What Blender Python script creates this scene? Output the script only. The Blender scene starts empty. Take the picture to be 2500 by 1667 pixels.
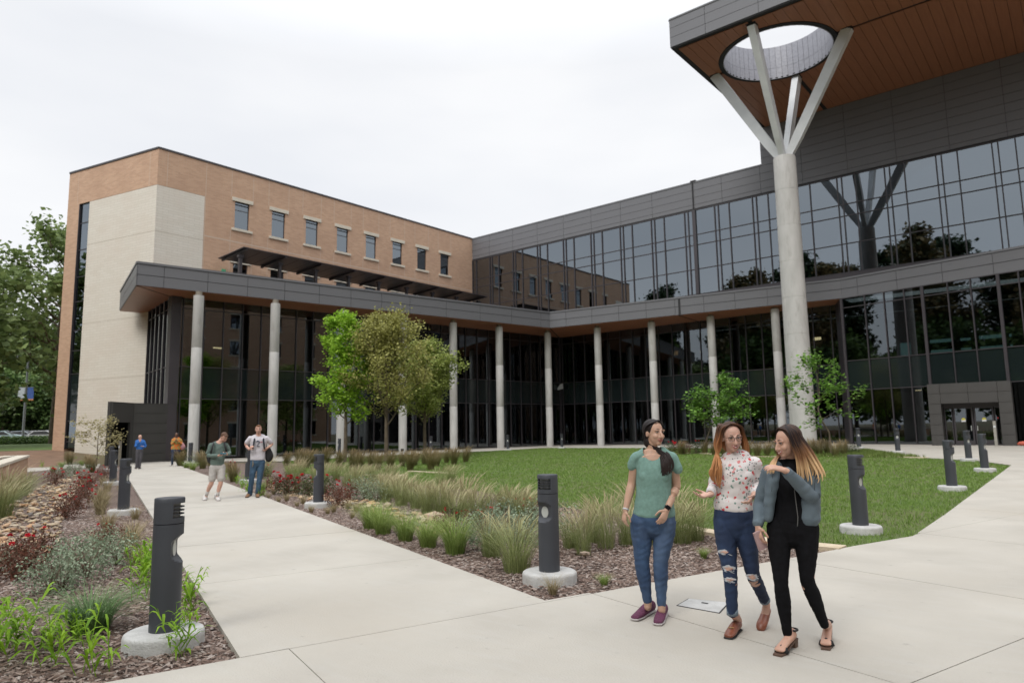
import bpy, bmesh, math, random
import numpy as np
from mathutils import Vector, Matrix
R_ = math.radians
S = bpy.context.scene
COL = S.collection
# ------------------------------------------------------------------ camera, world, sun, exposure
F_PX, CX, CY, CAM_H = 1689.0, 1250.0, 833.5, 1.62       # 24 mm lens on a 2500 x 1667 frame
def _n(a): return a / np.linalg.norm(a)
def _d(u, v): return np.array([u - CX, CY - v, -F_PX])
_Y = _n(_d(2665, 1023)); _X = -_n(_d(-800, 1083)); _Z = _n(np.cross(_X, _Y))
_X = _n(_X - (_X @ _Y) * _Y); _Z = _n(np.cross(_X, _Y))
CR = np.array([_X, _Y, _Z])                              # world axes follow the two building wings
CP = np.array([0.0, 0.0, CAM_H])
cam_d = bpy.data.cameras.new('camera'); cam = bpy.data.objects.new('camera', cam_d); COL.objects.link(cam)
cam_d.sensor_width = 36.0; cam_d.lens = F_PX / 2500.0 * 36.0
cam_d.clip_start = 0.1; cam_d.clip_end = 2000.0
M_ = Matrix([[*CR[i]] for i in range(3)]).to_4x4(); M_.translation = Vector(CP)
cam.matrix_world = M_
cam_d.dof.use_dof = True; cam_d.dof.focus_distance = 6.2; cam_d.dof.aperture_fstop = 2.6
S.camera = cam
w = bpy.data.worlds.new("World"); S.world = w; w.use_nodes = True
nt = w.node_tree; nt.nodes.clear()
SUN_EL, SUN_AZ = 46.0, 168.0                              # veiled sun behind the viewer
sky = nt.nodes.new('ShaderNodeTexSky'); sky.sky_type = 'NISHITA'; sky.sun_disc = False
sky.sun_elevation = R_(SUN_EL); sky.sun_rotation = R_(SUN_AZ)
tc = nt.nodes.new('ShaderNodeTexCoord')
sep = nt.nodes.new('ShaderNodeSeparateXYZ'); nt.links.new(tc.outputs['Generated'], sep.inputs[0])
mp = nt.nodes.new('ShaderNodeMapping'); mp.inputs['Scale'].default_value = (1.0, 1.0, 3.2)
mp.inputs['Location'].default_value = (3.1, 1.4, 0.3)
nt.links.new(tc.outputs['Generated'], mp.inputs[0])
nz = nt.nodes.new('ShaderNodeTexNoise'); nz.inputs['Scale'].default_value = 2.0; nz.inputs['Detail'].default_value = 4.0
nz.inputs['Roughness'].default_value = 0.48
nt.links.new(mp.outputs[0], nz.inputs['Vector'])
cr = nt.nodes.new('ShaderNodeValToRGB')                   # cloud deck: soft white and pale grey
cr.color_ramp.elements[0].position = 0.30; cr.color_ramp.elements[0].color = (6.15, 6.28, 6.55, 1)
cr.color_ramp.elements[1].position = 0.62; cr.color_ramp.elements[1].color = (7.0, 7.03, 7.12, 1)
nt.links.new(nz.outputs['Fac'], cr.inputs[0])
mr = nt.nodes.new('ShaderNodeMapRange')                   # an overcast sky is brighter overhead
mr.inputs['From Min'].default_value = 0.48; mr.inputs['From Max'].default_value = 1.0
mr.inputs['To Min'].default_value = 1.0; mr.inputs['To Max'].default_value = 2.4
nt.links.new(sep.outputs['Z'], mr.inputs['Value'])
ml = nt.nodes.new('ShaderNodeMixRGB'); ml.blend_type = 'MULTIPLY'; ml.inputs[0].default_value = 1.0
nt.links.new(cr.outputs[0], ml.inputs[1]); nt.links.new(mr.outputs[0], ml.inputs[2])
mx = nt.nodes.new('ShaderNodeMixRGB'); mx.inputs[0].default_value = 0.94
nt.links.new(sky.outputs[0], mx.inputs[1]); nt.links.new(ml.outputs[0], mx.inputs[2])
bg = nt.nodes.new('ShaderNodeBackground'); bg.inputs['Strength'].default_value = 0.1
nt.links.new(mx.outputs[0], bg.inputs['Color'])
wo = nt.nodes.new('ShaderNodeOutputWorld'); nt.links.new(bg.outputs[0], wo.inputs['Surface'])
sun_d = bpy.data.lights.new('sun', 'SUN'); sun = bpy.data.objects.new('sun', sun_d); COL.objects.link(sun)
sun_d.energy = 1.3; sun_d.angle = R_(26); sun_d.color = (1.0, 0.965, 0.91)
sv = Vector((math.sin(R_(SUN_AZ)) * math.cos(R_(SUN_EL)), math.cos(R_(SUN_AZ)) * math.cos(R_(SUN_EL)), math.sin(R_(SUN_EL))))
sun.rotation_euler = sv.to_track_quat('Z', 'Y').to_euler()
S.view_settings.view_transform = 'Standard'; S.view_settings.look = 'None'
S.view_settings.exposure = 0.52; S.view_settings.gamma = 1.0; S.view_settings.use_curve_mapping = False
S.cycles.max_bounces = 8; S.cycles.diffuse_bounces = 3; S.cycles.glossy_bounces = 4
S.cycles.transparent_max_bounces = 12; S.cycles.transmission_bounces = 4
S.cycles.sample_clamp_indirect = 6.0; S.cycles.caustics_reflective = False; S.cycles.caustics_refractive = False

# ------------------------------------------------------------------ survey helpers: photo ray -> place in the world
def ray(u, v): return CR @ _d(u, v)
def zg(x, y):                                             # the courtyard climbs gently towards the glass wing
    return 0.17 * min(max((y - 12.0) / 26.0, 0.0), 1.0) * min(max((x + 43.0) / 32.0, 0.0), 1.0)
def G(u, v, z=None):
    r = ray(u, v); zz = 0.0 if z is None else z
    for _ in range(1 if z is not None else 6):
        t = (zz - CAM_H) / r[2]; p = CP + t * r
        if z is None: zz = zg(p[0], p[1])
    return Vector(p)
def PX(u, v, x): r = ray(u, v); return Vector(CP + r * (x / r[0]))
def PY(u, v, y): r = ray(u, v); return Vector(CP + r * (y / r[1]))

# ------------------------------------------------------------------ materials
MATS = {}
def mat(name, col, rough=0.8, col2=None, scale=6.0, detail=4.0, bump=0.0, bscale=None, metal=0.0, spec=None, stretch=None, lo=0.35, hi=0.65, coords='Object', sss=0.0):
    if name in MATS: return MATS[name]
    m = bpy.data.materials.new(name); m.use_nodes = True; t = m.node_tree; b = t.nodes['Principled BSDF']
    b.inputs['Roughness'].default_value = rough; b.inputs['Metallic'].default_value = metal
    if spec is not None: b.inputs['Specular IOR Level'].default_value = spec
    tcn = t.nodes.new('ShaderNodeTexCoord'); src = tcn.outputs[coords]
    if stretch:
        mpn = t.nodes.new('ShaderNodeMapping'); mpn.inputs['Scale'].default_value = stretch
        t.links.new(src, mpn.inputs[0]); src = mpn.outputs[0]
    if col2 is None: col2 = tuple(c * 0.82 for c in col)
    n = t.nodes.new('ShaderNodeTexNoise'); n.inputs['Scale'].default_value = scale; n.inputs['Detail'].default_value = detail
    t.links.new(src, n.inputs['Vector'])
    r = t.nodes.new('ShaderNodeValToRGB'); r.color_ramp.elements[0].position = lo; r.color_ramp.elements[1].position = hi
    r.color_ramp.elements[0].color = (*col2, 1); r.color_ramp.elements[1].color = (*col, 1)
    t.links.new(n.outputs['Fac'], r.inputs[0]); t.links.new(r.outputs[0], b.inputs['Base Color'])
    if bump:
        n2 = t.nodes.new('ShaderNodeTexNoise'); n2.inputs['Scale'].default_value = bscale or scale * 4; n2.inputs['Detail'].default_value = 3
        t.links.new(src, n2.inputs['Vector'])
        bp = t.nodes.new('ShaderNodeBump'); bp.inputs['Strength'].default_value = bump; bp.inputs['Distance'].default_value = 0.02
        t.links.new(n2.outputs['Fac'], bp.inputs['Height']); t.links.new(bp.outputs[0], b.inputs['Normal'])
    MATS[name] = m; return m
def add_mix(m, col, scale, lo, hi, amount=1.0, stretch=None, detail=3.0):
    """a second layer of patches or stains over a mat() material"""
    t = m.node_tree; b = t.nodes['Principled BSDF']; old = b.inputs['Base Color'].links[0].from_socket
    tcn = t.nodes.new('ShaderNodeTexCoord'); src = tcn.outputs['Object']
    if stretch:
        q = t.nodes.new('ShaderNodeMapping'); q.inputs['Scale'].default_value = stretch; t.links.new(src, q.inputs[0]); src = q.outputs[0]
    n = t.nodes.new('ShaderNodeTexNoise'); n.inputs['Scale'].default_value = scale; n.inputs['Detail'].default_value = detail
    t.links.new(src, n.inputs['Vector'])
    k = t.nodes.new('ShaderNodeMapRange'); k.inputs['From Min'].default_value = lo; k.inputs['From Max'].default_value = hi
    k.inputs['To Max'].default_value = amount; t.links.new(n.outputs['Fac'], k.inputs['Value'])
    x = t.nodes.new('ShaderNodeMixRGB'); t.links.new(k.outputs[0], x.inputs[0]); t.links.new(old, x.inputs[1])
    x.inputs[2].default_value = (*col, 1); t.links.new(x.outputs[0], b.inputs['Base Color'])
    return m
def brickmat(name, c1, c2, mortar, bw, bh, ms, axis='X', rough=0.9, stain=None):
    m = bpy.data.materials.new(name); m.use_nodes = True; t = m.node_tree; b = t.nodes['Principled BSDF']
    b.inputs['Roughness'].default_value = rough
    tcn = t.nodes.new('ShaderNodeTexCoord'); sp = t.nodes.new('ShaderNodeSeparateXYZ'); t.links.new(tcn.outputs['Object'], sp.inputs[0])
    cb = t.nodes.new('ShaderNodeCombineXYZ'); t.links.new(sp.outputs[axis], cb.inputs['X']); t.links.new(sp.outputs['Z'], cb.inputs['Y'])
    br = t.nodes.new('ShaderNodeTexBrick'); t.links.new(cb.outputs[0], br.inputs['Vector'])
    br.inputs['Color1'].default_value = (*c1, 1); br.inputs['Color2'].default_value = (*c2, 1); br.inputs['Mortar'].default_value = (*mortar, 1)
    br.inputs['Scale'].default_value = 1.0; br.inputs['Brick Width'].default_value = bw; br.inputs['Row Height'].default_value = bh
    br.inputs['Mortar Size'].default_value = ms; br.inputs['Bias'].default_value = -0.1
    n = t.nodes.new('ShaderNodeTexNoise'); n.inputs['Scale'].default_value = 0.55; n.inputs['Detail'].default_value = 5
    t.links.new(tcn.outputs['Object'], n.inputs['Vector'])
    k = t.nodes.new('ShaderNodeMapRange'); k.inputs['From Min'].default_value = 0.4; k.inputs['From Max'].default_value = 0.72; k.inputs['To Max'].default_value = 0.35
    t.links.new(n.outputs['Fac'], k.inputs['Value'])
    x = t.nodes.new('ShaderNodeMixRGB'); t.links.new(k.outputs[0], x.inputs[0]); t.links.new(br.outputs['Color'], x.inputs[1])
    x.inputs[2].default_value = (*(stain or tuple(c * 0.8 for c in c2)), 1); t.links.new(x.outputs[0], b.inputs['Base Color'])
    bp = t.nodes.new('ShaderNodeBump'); bp.inputs['Strength'].default_value = 0.5; bp.inputs['Distance'].default_value = 0.012; bp.invert = True
    t.links.new(br.outputs['Fac'], bp.inputs['Height']); t.links.new(bp.outputs[0], b.inputs['Normal'])
    return m
def glassmat(name, tint, refl=(0.62, 0.68, 0.75), ior=1.75, warp=0.10):
    m = bpy.data.materials.new(name); m.use_nodes = True; t = m.node_tree; t.nodes.clear()
    o = t.nodes.new('ShaderNodeOutputMaterial'); mxs = t.nodes.new('ShaderNodeMixShader')
    fr = t.nodes.new('ShaderNodeFresnel'); fr.inputs['IOR'].default_value = ior
    gl = t.nodes.new('ShaderNodeBsdfGlossy'); gl.inputs['Color'].default_value = (*refl, 1); gl.inputs['Roughness'].default_value = 0.015
    tr = t.nodes.new('ShaderNodeBsdfTransparent'); tr.inputs['Color'].default_value = (*tint, 1)
    tcn = t.nodes.new('ShaderNodeTexCoord'); n = t.nodes.new('ShaderNodeTexNoise'); n.inputs['Scale'].default_value = 0.45; n.inputs['Detail'].default_value = 0.5
    t.links.new(tcn.outputs['Object'], n.inputs['Vector'])
    bp = t.nodes.new('ShaderNodeBump'); bp.inputs['Strength'].default_value = warp; bp.inputs['Distance'].default_value = 0.05
    t.links.new(n.outputs['Fac'], bp.inputs['Height']); t.links.new(bp.outputs[0], gl.inputs['Normal'])
    t.links.new(fr.outputs[0], mxs.inputs[0]); t.links.new(tr.outputs[0], mxs.inputs[1]); t.links.new(gl.outputs[0], mxs.inputs[2])
    t.links.new(mxs.outputs[0], o.inputs['Surface']); return m
def emitmat(name, col, st):
    m = bpy.data.materials.new(name); m.use_nodes = True; t = m.node_tree; t.nodes.clear()
    o = t.nodes.new('ShaderNodeOutputMaterial'); e = t.nodes.new('ShaderNodeEmission')
    e.inputs['Color'].default_value = (*col, 1); e.inputs['Strength'].default_value = st; t.links.new(e.outputs[0], o.inputs['Surface']); return m
def leafmat(name, col, col2, rough=0.55, trans=0.3, scale=1.2, zr=None):
    """leaf or blade: two tones by position plus per-face light coming through"""
    m = bpy.data.materials.new(name); m.use_nodes = True; t = m.node_tree; t.nodes.clear()
    o = t.nodes.new('ShaderNodeOutputMaterial'); g = t.nodes.new('ShaderNodeNewGeometry')
    r = t.nodes.new('ShaderNodeValToRGB'); r.color_ramp.elements[0].color = (*col2, 1); r.color_ramp.elements[1].color = (*col, 1)
    r.color_ramp.elements[0].position = 0.15; r.color_ramp.elements[1].position = 0.85
    oi = t.nodes.new('ShaderNodeObjectInfo'); ad = t.nodes.new('ShaderNodeMath'); ad.operation = 'MULTIPLY_ADD'; ad.inputs[1].default_value = 0.3; ad.inputs[2].default_value = -0.15
    t.links.new(oi.outputs['Random'], ad.inputs[0]); a2 = t.nodes.new('ShaderNodeMath'); a2.operation = 'ADD'
    t.links.new(ad.outputs[0], a2.inputs[0]); t.links.new(g.outputs['Random Per Island'], a2.inputs[1]); t.links.new(a2.outputs[0], r.inputs[0])
    out = r.outputs[0]
    if zr:                                              # e.g. straw-coloured plumes above green blades
        z0, z1, c3 = zr; tcn = t.nodes.new('ShaderNodeTexCoord'); sp = t.nodes.new('ShaderNodeSeparateXYZ'); t.links.new(tcn.outputs['Object'], sp.inputs[0])
        k = t.nodes.new('ShaderNodeMapRange'); k.inputs['From Min'].default_value = z0; k.inputs['From Max'].default_value = z1
        t.links.new(sp.outputs['Z'], k.inputs['Value']); x = t.nodes.new('ShaderNodeMixRGB'); t.links.new(k.outputs[0], x.inputs[0])
        t.links.new(out, x.inputs[1]); x.inputs[2].default_value = (*c3, 1); out = x.outputs[0]
    d = t.nodes.new('ShaderNodeBsdfPrincipled'); d.inputs['Roughness'].default_value = rough; d.inputs['Specular IOR Level'].default_value = 0.3
    tl = t.nodes.new('ShaderNodeBsdfTranslucent'); ms = t.nodes.new('ShaderNodeMixShader'); ms.inputs[0].default_value = trans
    t.links.new(out, d.inputs['Base Color']); t.links.new(out, tl.inputs['Color'])
    t.links.new(d.outputs[0], ms.inputs[1]); t.links.new(tl.outputs[0], ms.inputs[2]); t.links.new(ms.outputs[0], o.inputs['Surface']); return m

m_conc = mat('paving_concrete', (0.475, 0.45, 0.40), 0.85, (0.41, 0.385, 0.34), 0.9, 6, 0.25, 60, coords='Object')
add_mix(m_conc, (0.46, 0.45, 0.42), 2.2, 0.5, 0.85, 0.45, (1.0, 4.5, 1)); add_mix(m_conc, (0.34, 0.30, 0.245), 0.45, 0.52, 0.78, 0.55); add_mix(m_conc, (0.24, 0.22, 0.20), 7.0, 0.68, 0.78, 0.45)
m_colc = mat('column_concrete', (0.50, 0.495, 0.48), 0.85, (0.41, 0.405, 0.39), 1.6, 6, 0.3, 30, stretch=(1, 1, 0.35))
add_mix(m_colc, (0.28, 0.265, 0.245), 2.2, 0.56, 0.80, 0.6, (2.5, 2.5, 0.5))
m_base = mat('bollard_concrete', (0.52, 0.52, 0.51), 0.9, (0.42, 0.42, 0.41), 7, 5, 0.4, 60)
add_mix(m_base, (0.30, 0.27, 0.22), 5, 0.6, 0.85, 0.6)
m_lime = mat('limestone', (0.62, 0.53, 0.40), 0.9, (0.48, 0.39, 0.27), 4, 5, 0.4)
m_mulch = mat('mulch_soil', (0.20, 0.145, 0.12), 0.95, (0.085, 0.058, 0.048), 34, 6, 1.0, 60)
add_mix(m_mulch, (0.27, 0.21, 0.18), 55, 0.55, 0.68, 0.8)
m_soil = mat('far_ground', (0.11, 0.12, 0.05), 0.95, (0.15, 0.10, 0.06), 0.15, 5, 0.3)
m_lawn = mat('lawn_soil', (0.078, 0.125, 0.026), 0.95, (0.105, 0.115, 0.042), 0.5, 6, 0.6, 50)
add_mix(m_lawn, (0.20, 0.155, 0.085), 0.42, 0.62, 0.76, 0.7)
m_asph = mat('asphalt', (0.06, 0.06, 0.062), 0.9, (0.045, 0.045, 0.046), 2)
m_brick = brickmat('tan_brick_long', (0.57, 0.365, 0.245), (0.47, 0.29, 0.19), (0.52, 0.41, 0.32), 0.40, 0.10, 0.008, 'Y', stain=(0.40, 0.25, 0.17))
m_brickx = brickmat('tan_brick_end', (0.57, 0.365, 0.245), (0.47, 0.29, 0.19), (0.52, 0.41, 0.32), 0.40, 0.10, 0.008, 'X', stain=(0.40, 0.25, 0.17))
m_cream = brickmat('cream_block_side', (0.69, 0.65, 0.575), (0.655, 0.61, 0.53), (0.54, 0.50, 0.43), 0.80, 0.20, 0.011, 'Y', stain=(0.62, 0.53, 0.45))
m_creamx = brickmat('cream_block_end', (0.69, 0.65, 0.575), (0.655, 0.61, 0.53), (0.54, 0.50, 0.43), 0.80, 0.20, 0.011, 'X', stain=(0.62, 0.53, 0.45))
m_sill = mat('cast_stone', (0.66, 0.61, 0.51), 0.85, (0.58, 0.53, 0.44), 2)
m_panel = mat('grey_metal_panel', (0.140, 0.142, 0.153), 0.42, (0.126, 0.126, 0.134), 0.5, 3, metal=0.0, spec=0.55)
m_dark = mat('dark_joint', (0.018, 0.018, 0.02), 0.7)
m_mull = mat('mullion_metal', (0.052, 0.046, 0.052), 0.4, (0.045, 0.040, 0.045), 1.0, spec=0.5)
m_box = mat('entry_metal', (0.060, 0.058, 0.056), 0.5, (0.05, 0.048, 0.046), 1.0)
m_wood = mat('soffit_wood', (0.34, 0.145, 0.080), 0.42, (0.30, 0.125, 0.070), 1.5, 5, stretch=(6, 0.5, 1), spec=0.5)
m_steel = mat('painted_steel', (0.62, 0.64, 0.65), 0.4, (0.56, 0.58, 0.59), 1.5)
m_glass = glassmat('window_glass', (0.26, 0.29, 0.29), (0.74, 0.82, 0.90), 2.2)
m_glassu = glassmat('upper_glass', (0.14, 0.165, 0.18), (0.78, 0.88, 0.97), 3.0, 0.10)
m_span = mat('spandrel_glass', (0.012, 0.018, 0.019), 0.08, (0.010, 0.015, 0.016), 0.3, spec=0.8)
m_room = mat('room_wall', (0.20, 0.17, 0.135), 0.9, (0.07, 0.06, 0.055), 0.25, 2, lo=0.42, hi=0.6)
m_slab = mat('floor_slab', (0.16, 0.16, 0.155), 0.9)
m_lamp = emitmat('lit_strip', (1.0, 0.72, 0.40), 5.0); m_lampw = emitmat('lit_strip_warm', (1.0, 0.50, 0.18), 1.1); m_exit = emitmat('exit_light', (0.05, 0.9, 0.35), 2.0)
m_screen = emitmat('screen_light', (0.45, 0.50, 0.85), 0.9)
m_bol = mat('bollard_metal', (0.052, 0.057, 0.068), 0.5, (0.046, 0.050, 0.060), 3, spec=0.45)
m_lens = mat('bollard_lens', (0.50, 0.52, 0.50), 0.35); m_lensd = mat('louver_lens', (0.22, 0.23, 0.23), 0.4)
m_bark = mat('bark', (0.17, 0.135, 0.10), 0.95, (0.09, 0.07, 0.05), 8, 5, 0.6, stretch=(1, 1, 0.3))
m_tan = mat('bronze_paint', (0.20, 0.18, 0.14), 0.6); m_silver = mat('post_silver', (0.34, 0.33, 0.29), 0.5)

# ------------------------------------------------------------------ mesh helpers
def link(o, parent=None):
    COL.objects.link(o)
    if parent is not None: o.parent = parent
    return o
def tag(o, label=None, cat=None, group=None, kind=None):
    if label: o['label'] = label
    if cat: o['category'] = cat
    if group: o['group'] = group
    if kind: o['kind'] = kind
    return o
def empty(name, loc=(0, 0, 0), rz=0.0):
    o = bpy.data.objects.new(name, None); o.location = loc; o.rotation_euler = (0, 0, rz); o.empty_display_size = 0.2; COL.objects.link(o); return o
def mesh_from(name, V, F, m=None, smooth=False):
    me = bpy.data.meshes.new(name); me.from_pydata([tuple(v) for v in V], [], [tuple(f) for f in F])
    if m is not None:
        for q in (m if isinstance(m, (list, tuple)) else [m]): me.materials.append(q)
    if smooth: me.polygons.foreach_set('use_smooth', [True] * len(me.polygons))
    me.update(); return me
def mesh_np(name, V, F, m, midx=None, smooth=False):
    """V (n,3), F (k,3) or (k,4) arrays, fast"""
    V = np.asarray(V, np.float32); F = np.asarray(F, np.int32); k = F.shape[1]
    me = bpy.data.meshes.new(name); me.vertices.add(len(V)); me.vertices.foreach_set('co', V.ravel())
    me.loops.add(F.size); me.loops.foreach_set('vertex_index', F.ravel()); me.polygons.add(len(F))
    me.polygons.foreach_set('loop_start', np.arange(0, F.size, k, dtype=np.int32))
    for q in (m if isinstance(m, (list, tuple)) else [m]): me.materials.append(q)
    if midx is not None: me.polygons.foreach_set('material_index', np.asarray(midx, np.int32))
    if smooth: me.polygons.foreach_set('use_smooth', np.ones(len(F), bool))
    me.update(calc_edges=True); me.validate(); return me
def ob(name, me, parent=None, loc=None, rz=None):
    o = bpy.data.objects.new(name, me); link(o, parent)
    if loc is not None: o.location = loc
    if rz is not None: o.rotation_euler = (0, 0, rz)
    return o
class MB:
    def __init__(s): s.V = []; s.F = []; s.I = []
    def add(s, V, F, mi=0):
        b = len(s.V); s.V += [tuple(v) for v in V]; s.F += [tuple(b + i for i in f) for f in F]; s.I += [mi] * len(F); return s
    def box(s, x0, x1, y0, y1, z0, z1, mi=0):
        V = [(x, y, z) for z in (z0, z1) for y in (y0, y1) for x in (x0, x1)]
        return s.add(V, [(0, 2, 3, 1), (4, 5, 7, 6), (0, 1, 5, 4), (2, 6, 7, 3), (0, 4, 6, 2), (1, 3, 7, 5)], mi)
    def quadbox(s, p, q, t, z0, z1, mi=0, off=0.0):
        """vertical slab from p to q (xy), thickness t towards the left of p->q, shifted by off"""
        p = Vector(p[:2]); q = Vector(q[:2]); d = (q - p).normalized(); n = Vector((-d.y, d.x))
        a = [p + n * off, q + n * off, q + n * (off + t), p + n * (off + t)]
        V = [(c.x, c.y, z) for z in (z0, z1) for c in a]
        return s.add(V, [(0, 3, 2, 1), (4, 5, 6, 7), (0, 1, 5, 4), (1, 2, 6, 5), (2, 3, 7, 6), (3, 0, 4, 7)], mi)
    def prism(s, poly, z0, z1, mi=0):
        n = len(poly); V = [(p[0], p[1], z0) for p in poly] + [(p[0], p[1], z1) for p in poly]
        F = [tuple(range(n))[::-1], tuple(range(n, 2 * n))] + [(i, (i + 1) % n, n + (i + 1) % n, n + i) for i in range(n)]
        return s.add(V, F, mi)
    def tube(s, pts, rad, seg=8, mi=0, cap=True, squash=None):
        pts = [Vector(p) for p in pts]; rad = rad if isinstance(rad, (list, tuple)) else [rad] * len(pts)
        V = []; F = []; up = None
        for i, p in enumerate(pts):
            t = (pts[min(i + 1, len(pts) - 1)] - pts[max(i - 1, 0)]).normalized()
            if up is None: up = t.orthogonal().normalized()
            up = (up - t * up.dot(t)); up = up.normalized() if up.length > 1e-6 else t.orthogonal().normalized()
            sd = t.cross(up)
            for k in range(seg):
                a = 2 * math.pi * k / seg; V.append(p + up * math.cos(a) * rad[i] + sd * math.sin(a) * rad[i] * (squash or 1))
        for i in range(len(pts) - 1):
            for k in range(seg): F.append((i * seg + k, i * seg + (k + 1) % seg, (i + 1) * seg + (k + 1) % seg, (i + 1) * seg + k))
        if cap: F += [tuple(range(seg))[::-1], tuple((len(pts) - 1) * seg + k for k in range(seg))]
        return s.add(V, F, mi)
    def build(s, name, m, parent=None, smooth=False, loc=None):
        me = mesh_from(name, s.V, s.F, m, smooth)
        if any(s.I): me.polygons.foreach_set('material_index', s.I)
        return ob(name, me, parent, loc)
_boxes = {}
def unit_box(m, bev=False):
    key = (m.name,)
    if key not in _boxes:
        _boxes[key] = MB().box(-.5, .5, -.5, .5, -.5, .5) and mesh_from('box_' + m.name, MB().box(-.5, .5, -.5, .5, -.5, .5).V, MB().box(-.5, .5, -.5, .5, -.5, .5).F, m)
    return _boxes[key]
def bar(name, p, q, t0, t1, z0, z1, m, parent):
    """a box part whose face runs from p to q (xy); t0..t1 is its depth range behind (+) or in front (-) of that line; shares one unit mesh"""
    p = Vector(p[:2]); q = Vector(q[:2]); d = q - p; L = d.length; d.normalize(); n = Vector((-d.y, d.x))
    c = (p + q) / 2 + n * (t0 + t1) / 2
    o = ob(name, unit_box(m), parent, (c.x, c.y, (z0 + z1) / 2), math.atan2(d.y, d.x)); o.scale = (L, t1 - t0, z1 - z0); return o
def copy_tree(o, parent=None):
    c = o.copy(); COL.objects.link(c); c.parent = parent
    for ch in o.children: copy_tree(ch, c)
    return c
def clip(poly, p, n):
    """keep the side of the line through p with dot(x-p, n) >= 0"""
    out = []
    for i in range(len(poly)):
        a = poly[i]; b = poly[(i + 1) % len(poly)]
        da = (a[0] - p[0]) * n[0] + (a[1] - p[1]) * n[1]; db = (b[0] - p[0]) * n[0] + (b[1] - p[1]) * n[1]
        if da >= 0: out.append(a)
        if da * db < 0: t = da / (da - db); out.append((a[0] + (b[0] - a[0]) * t, a[1] + (b[1] - a[1]) * t))
    return out
def sheet_mesh(name, poly, z, m, skirt=0.0, step=4.0):
    bm = bmesh.new(); f = bm.faces.new([bm.verts.new((p[0], p[1], 0)) for p in poly])
    f.normal_update()
    if f.normal.z < 0: f.normal_flip(); f.normal_update()
    bmesh.ops.triangulate(bm, faces=bm.faces[:])
    xs = [p[0] for p in poly]; ys = [p[1] for p in poly]
    for ax, lo, hi in ((0, min(xs), max(xs)), (1, min(ys), max(ys))):
        k = math.floor(lo / step) * step + step
        while k < hi and k < 45:
            if k > -50:
                co = [0, 0, 0]; no = [0, 0, 0]; co[ax] = k; no[ax] = 1
                bmesh.ops.bisect_plane(bm, geom=bm.verts[:] + bm.edges[:] + bm.faces[:], plane_co=co, plane_no=no)
            k += step
    for v in bm.verts: v.co.z = zg(v.co.x, v.co.y) + z
    if skirt:
        be = [e for e in bm.edges if e.is_boundary]; r = bmesh.ops.extrude_edge_only(bm, edges=be)
        for v in r['geom']:
            if isinstance(v, bmesh.types.BMVert): v.co.z -= skirt
    bmesh.ops.recalc_face_normals(bm, faces=bm.faces[:])
    me = bpy.data.meshes.new(name); bm.to_mesh(me); bm.free(); me.materials.append(m); return me
def sheet(name, poly, z, m, skirt=0.0, kind='structure', parent=None):
    o = ob(name, sheet_mesh(name, poly, z, m, skirt), parent)
    if kind and parent is None: o['kind'] = kind
    return o
def P2(L): return [(lambda g: (g.x, g.y))(G(*p)) for p in L]
def in_poly(x, y, poly):
    c = False; n = len(poly)
    for i in range(n):
        a = poly[i]; b = poly[i - 1]
        if (a[1] > y) != (b[1] > y) and x < (b[0] - a[0]) * (y - a[1]) / (b[1] - a[1]) + a[0]: c = not c
    return c
# ------------------------------------------------------------------ the ground
random.seed(7); rng = np.random.default_rng(7)
gv = []; gf = []
def gz(x, y):                                             # rises to a car park beyond the left end of the brick wing
    d = math.hypot(x, y); a = math.degrees(math.atan2(x, y))
    k = min(max((d - 45) / 35.0, 0), 1) * (1 if a < -70 else min(max((-60 - a) / 10.0, 0), 1))
    return -0.10 + 1.05 * k * k * (3 - 2 * k)
rs = [0, 3, 8, 15, 25, 35, 42, 48, 54, 60, 66, 72, 80, 95, 120, 160, 220, 320, 480, 700]; NA = 90
for r in rs[1:]:
    for k in range(NA):
        a = 2 * math.pi * k / NA; x, y = r * math.sin(a), r * math.cos(a); gv.append((x, y, gz(x, y)))
gv.append((0, 0, -0.1)); c0 = len(gv) - 1
for k in range(NA): gf.append((c0, (k + 1) % NA, k))
for i in range(len(rs) - 2):
    for k in range(NA): gf.append((i * NA + k, i * NA + (k + 1) % NA, (i + 1) * NA + (k + 1) % NA, (i + 1) * NA + k))
tag(ob('ground', mesh_from('ground', gv, gf, m_soil, True)), kind='structure')

# walk and plaza outlines, surveyed from the photograph
PL0, PL1 = (-4.95, 2.79), (-44.3, 16.95)                  # left edge of the path
PR0, PR1 = (-4.16, 5.44), (-37.4, 17.34)                  # right edge
walk_edge = [(-4.16, 5.44)] + P2([(1480, 1439), (1720, 1399), (1995, 1350), (2086, 1332), (2228, 1308), (2310, 1253), (2469, 1135), (2388, 1124), (2262, 1117), (2190, 1110), (2110, 1097)])
apron_edge = P2([(1900, 1093.5), (1570, 1092.7), (1330, 1092.5), (1200, 1100), (1118, 1103.5), (900, 1112.5), (690, 1125)])
sub = mat('joint_filler', (0.24, 0.23, 0.20), 0.95)
path_poly = [PL0, PL1, (-46, 19.0), (-43.5, 20.6), (-39.0, 19.3), PR1, PR0]
plaza_poly = [(-6.6, -2.6), (9, -6), (9, 60), (-45.8, 60), (-47, 20.3), (-42.5, 20.9)] + apron_edge[::-1] + walk_edge[::-1] + [PL0]
paths = sheet('concrete_path', path_poly, -0.02, sub)
plaza = sheet('concrete_plaza', plaza_poly, -0.02, sub, skirt=0.1)
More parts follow.
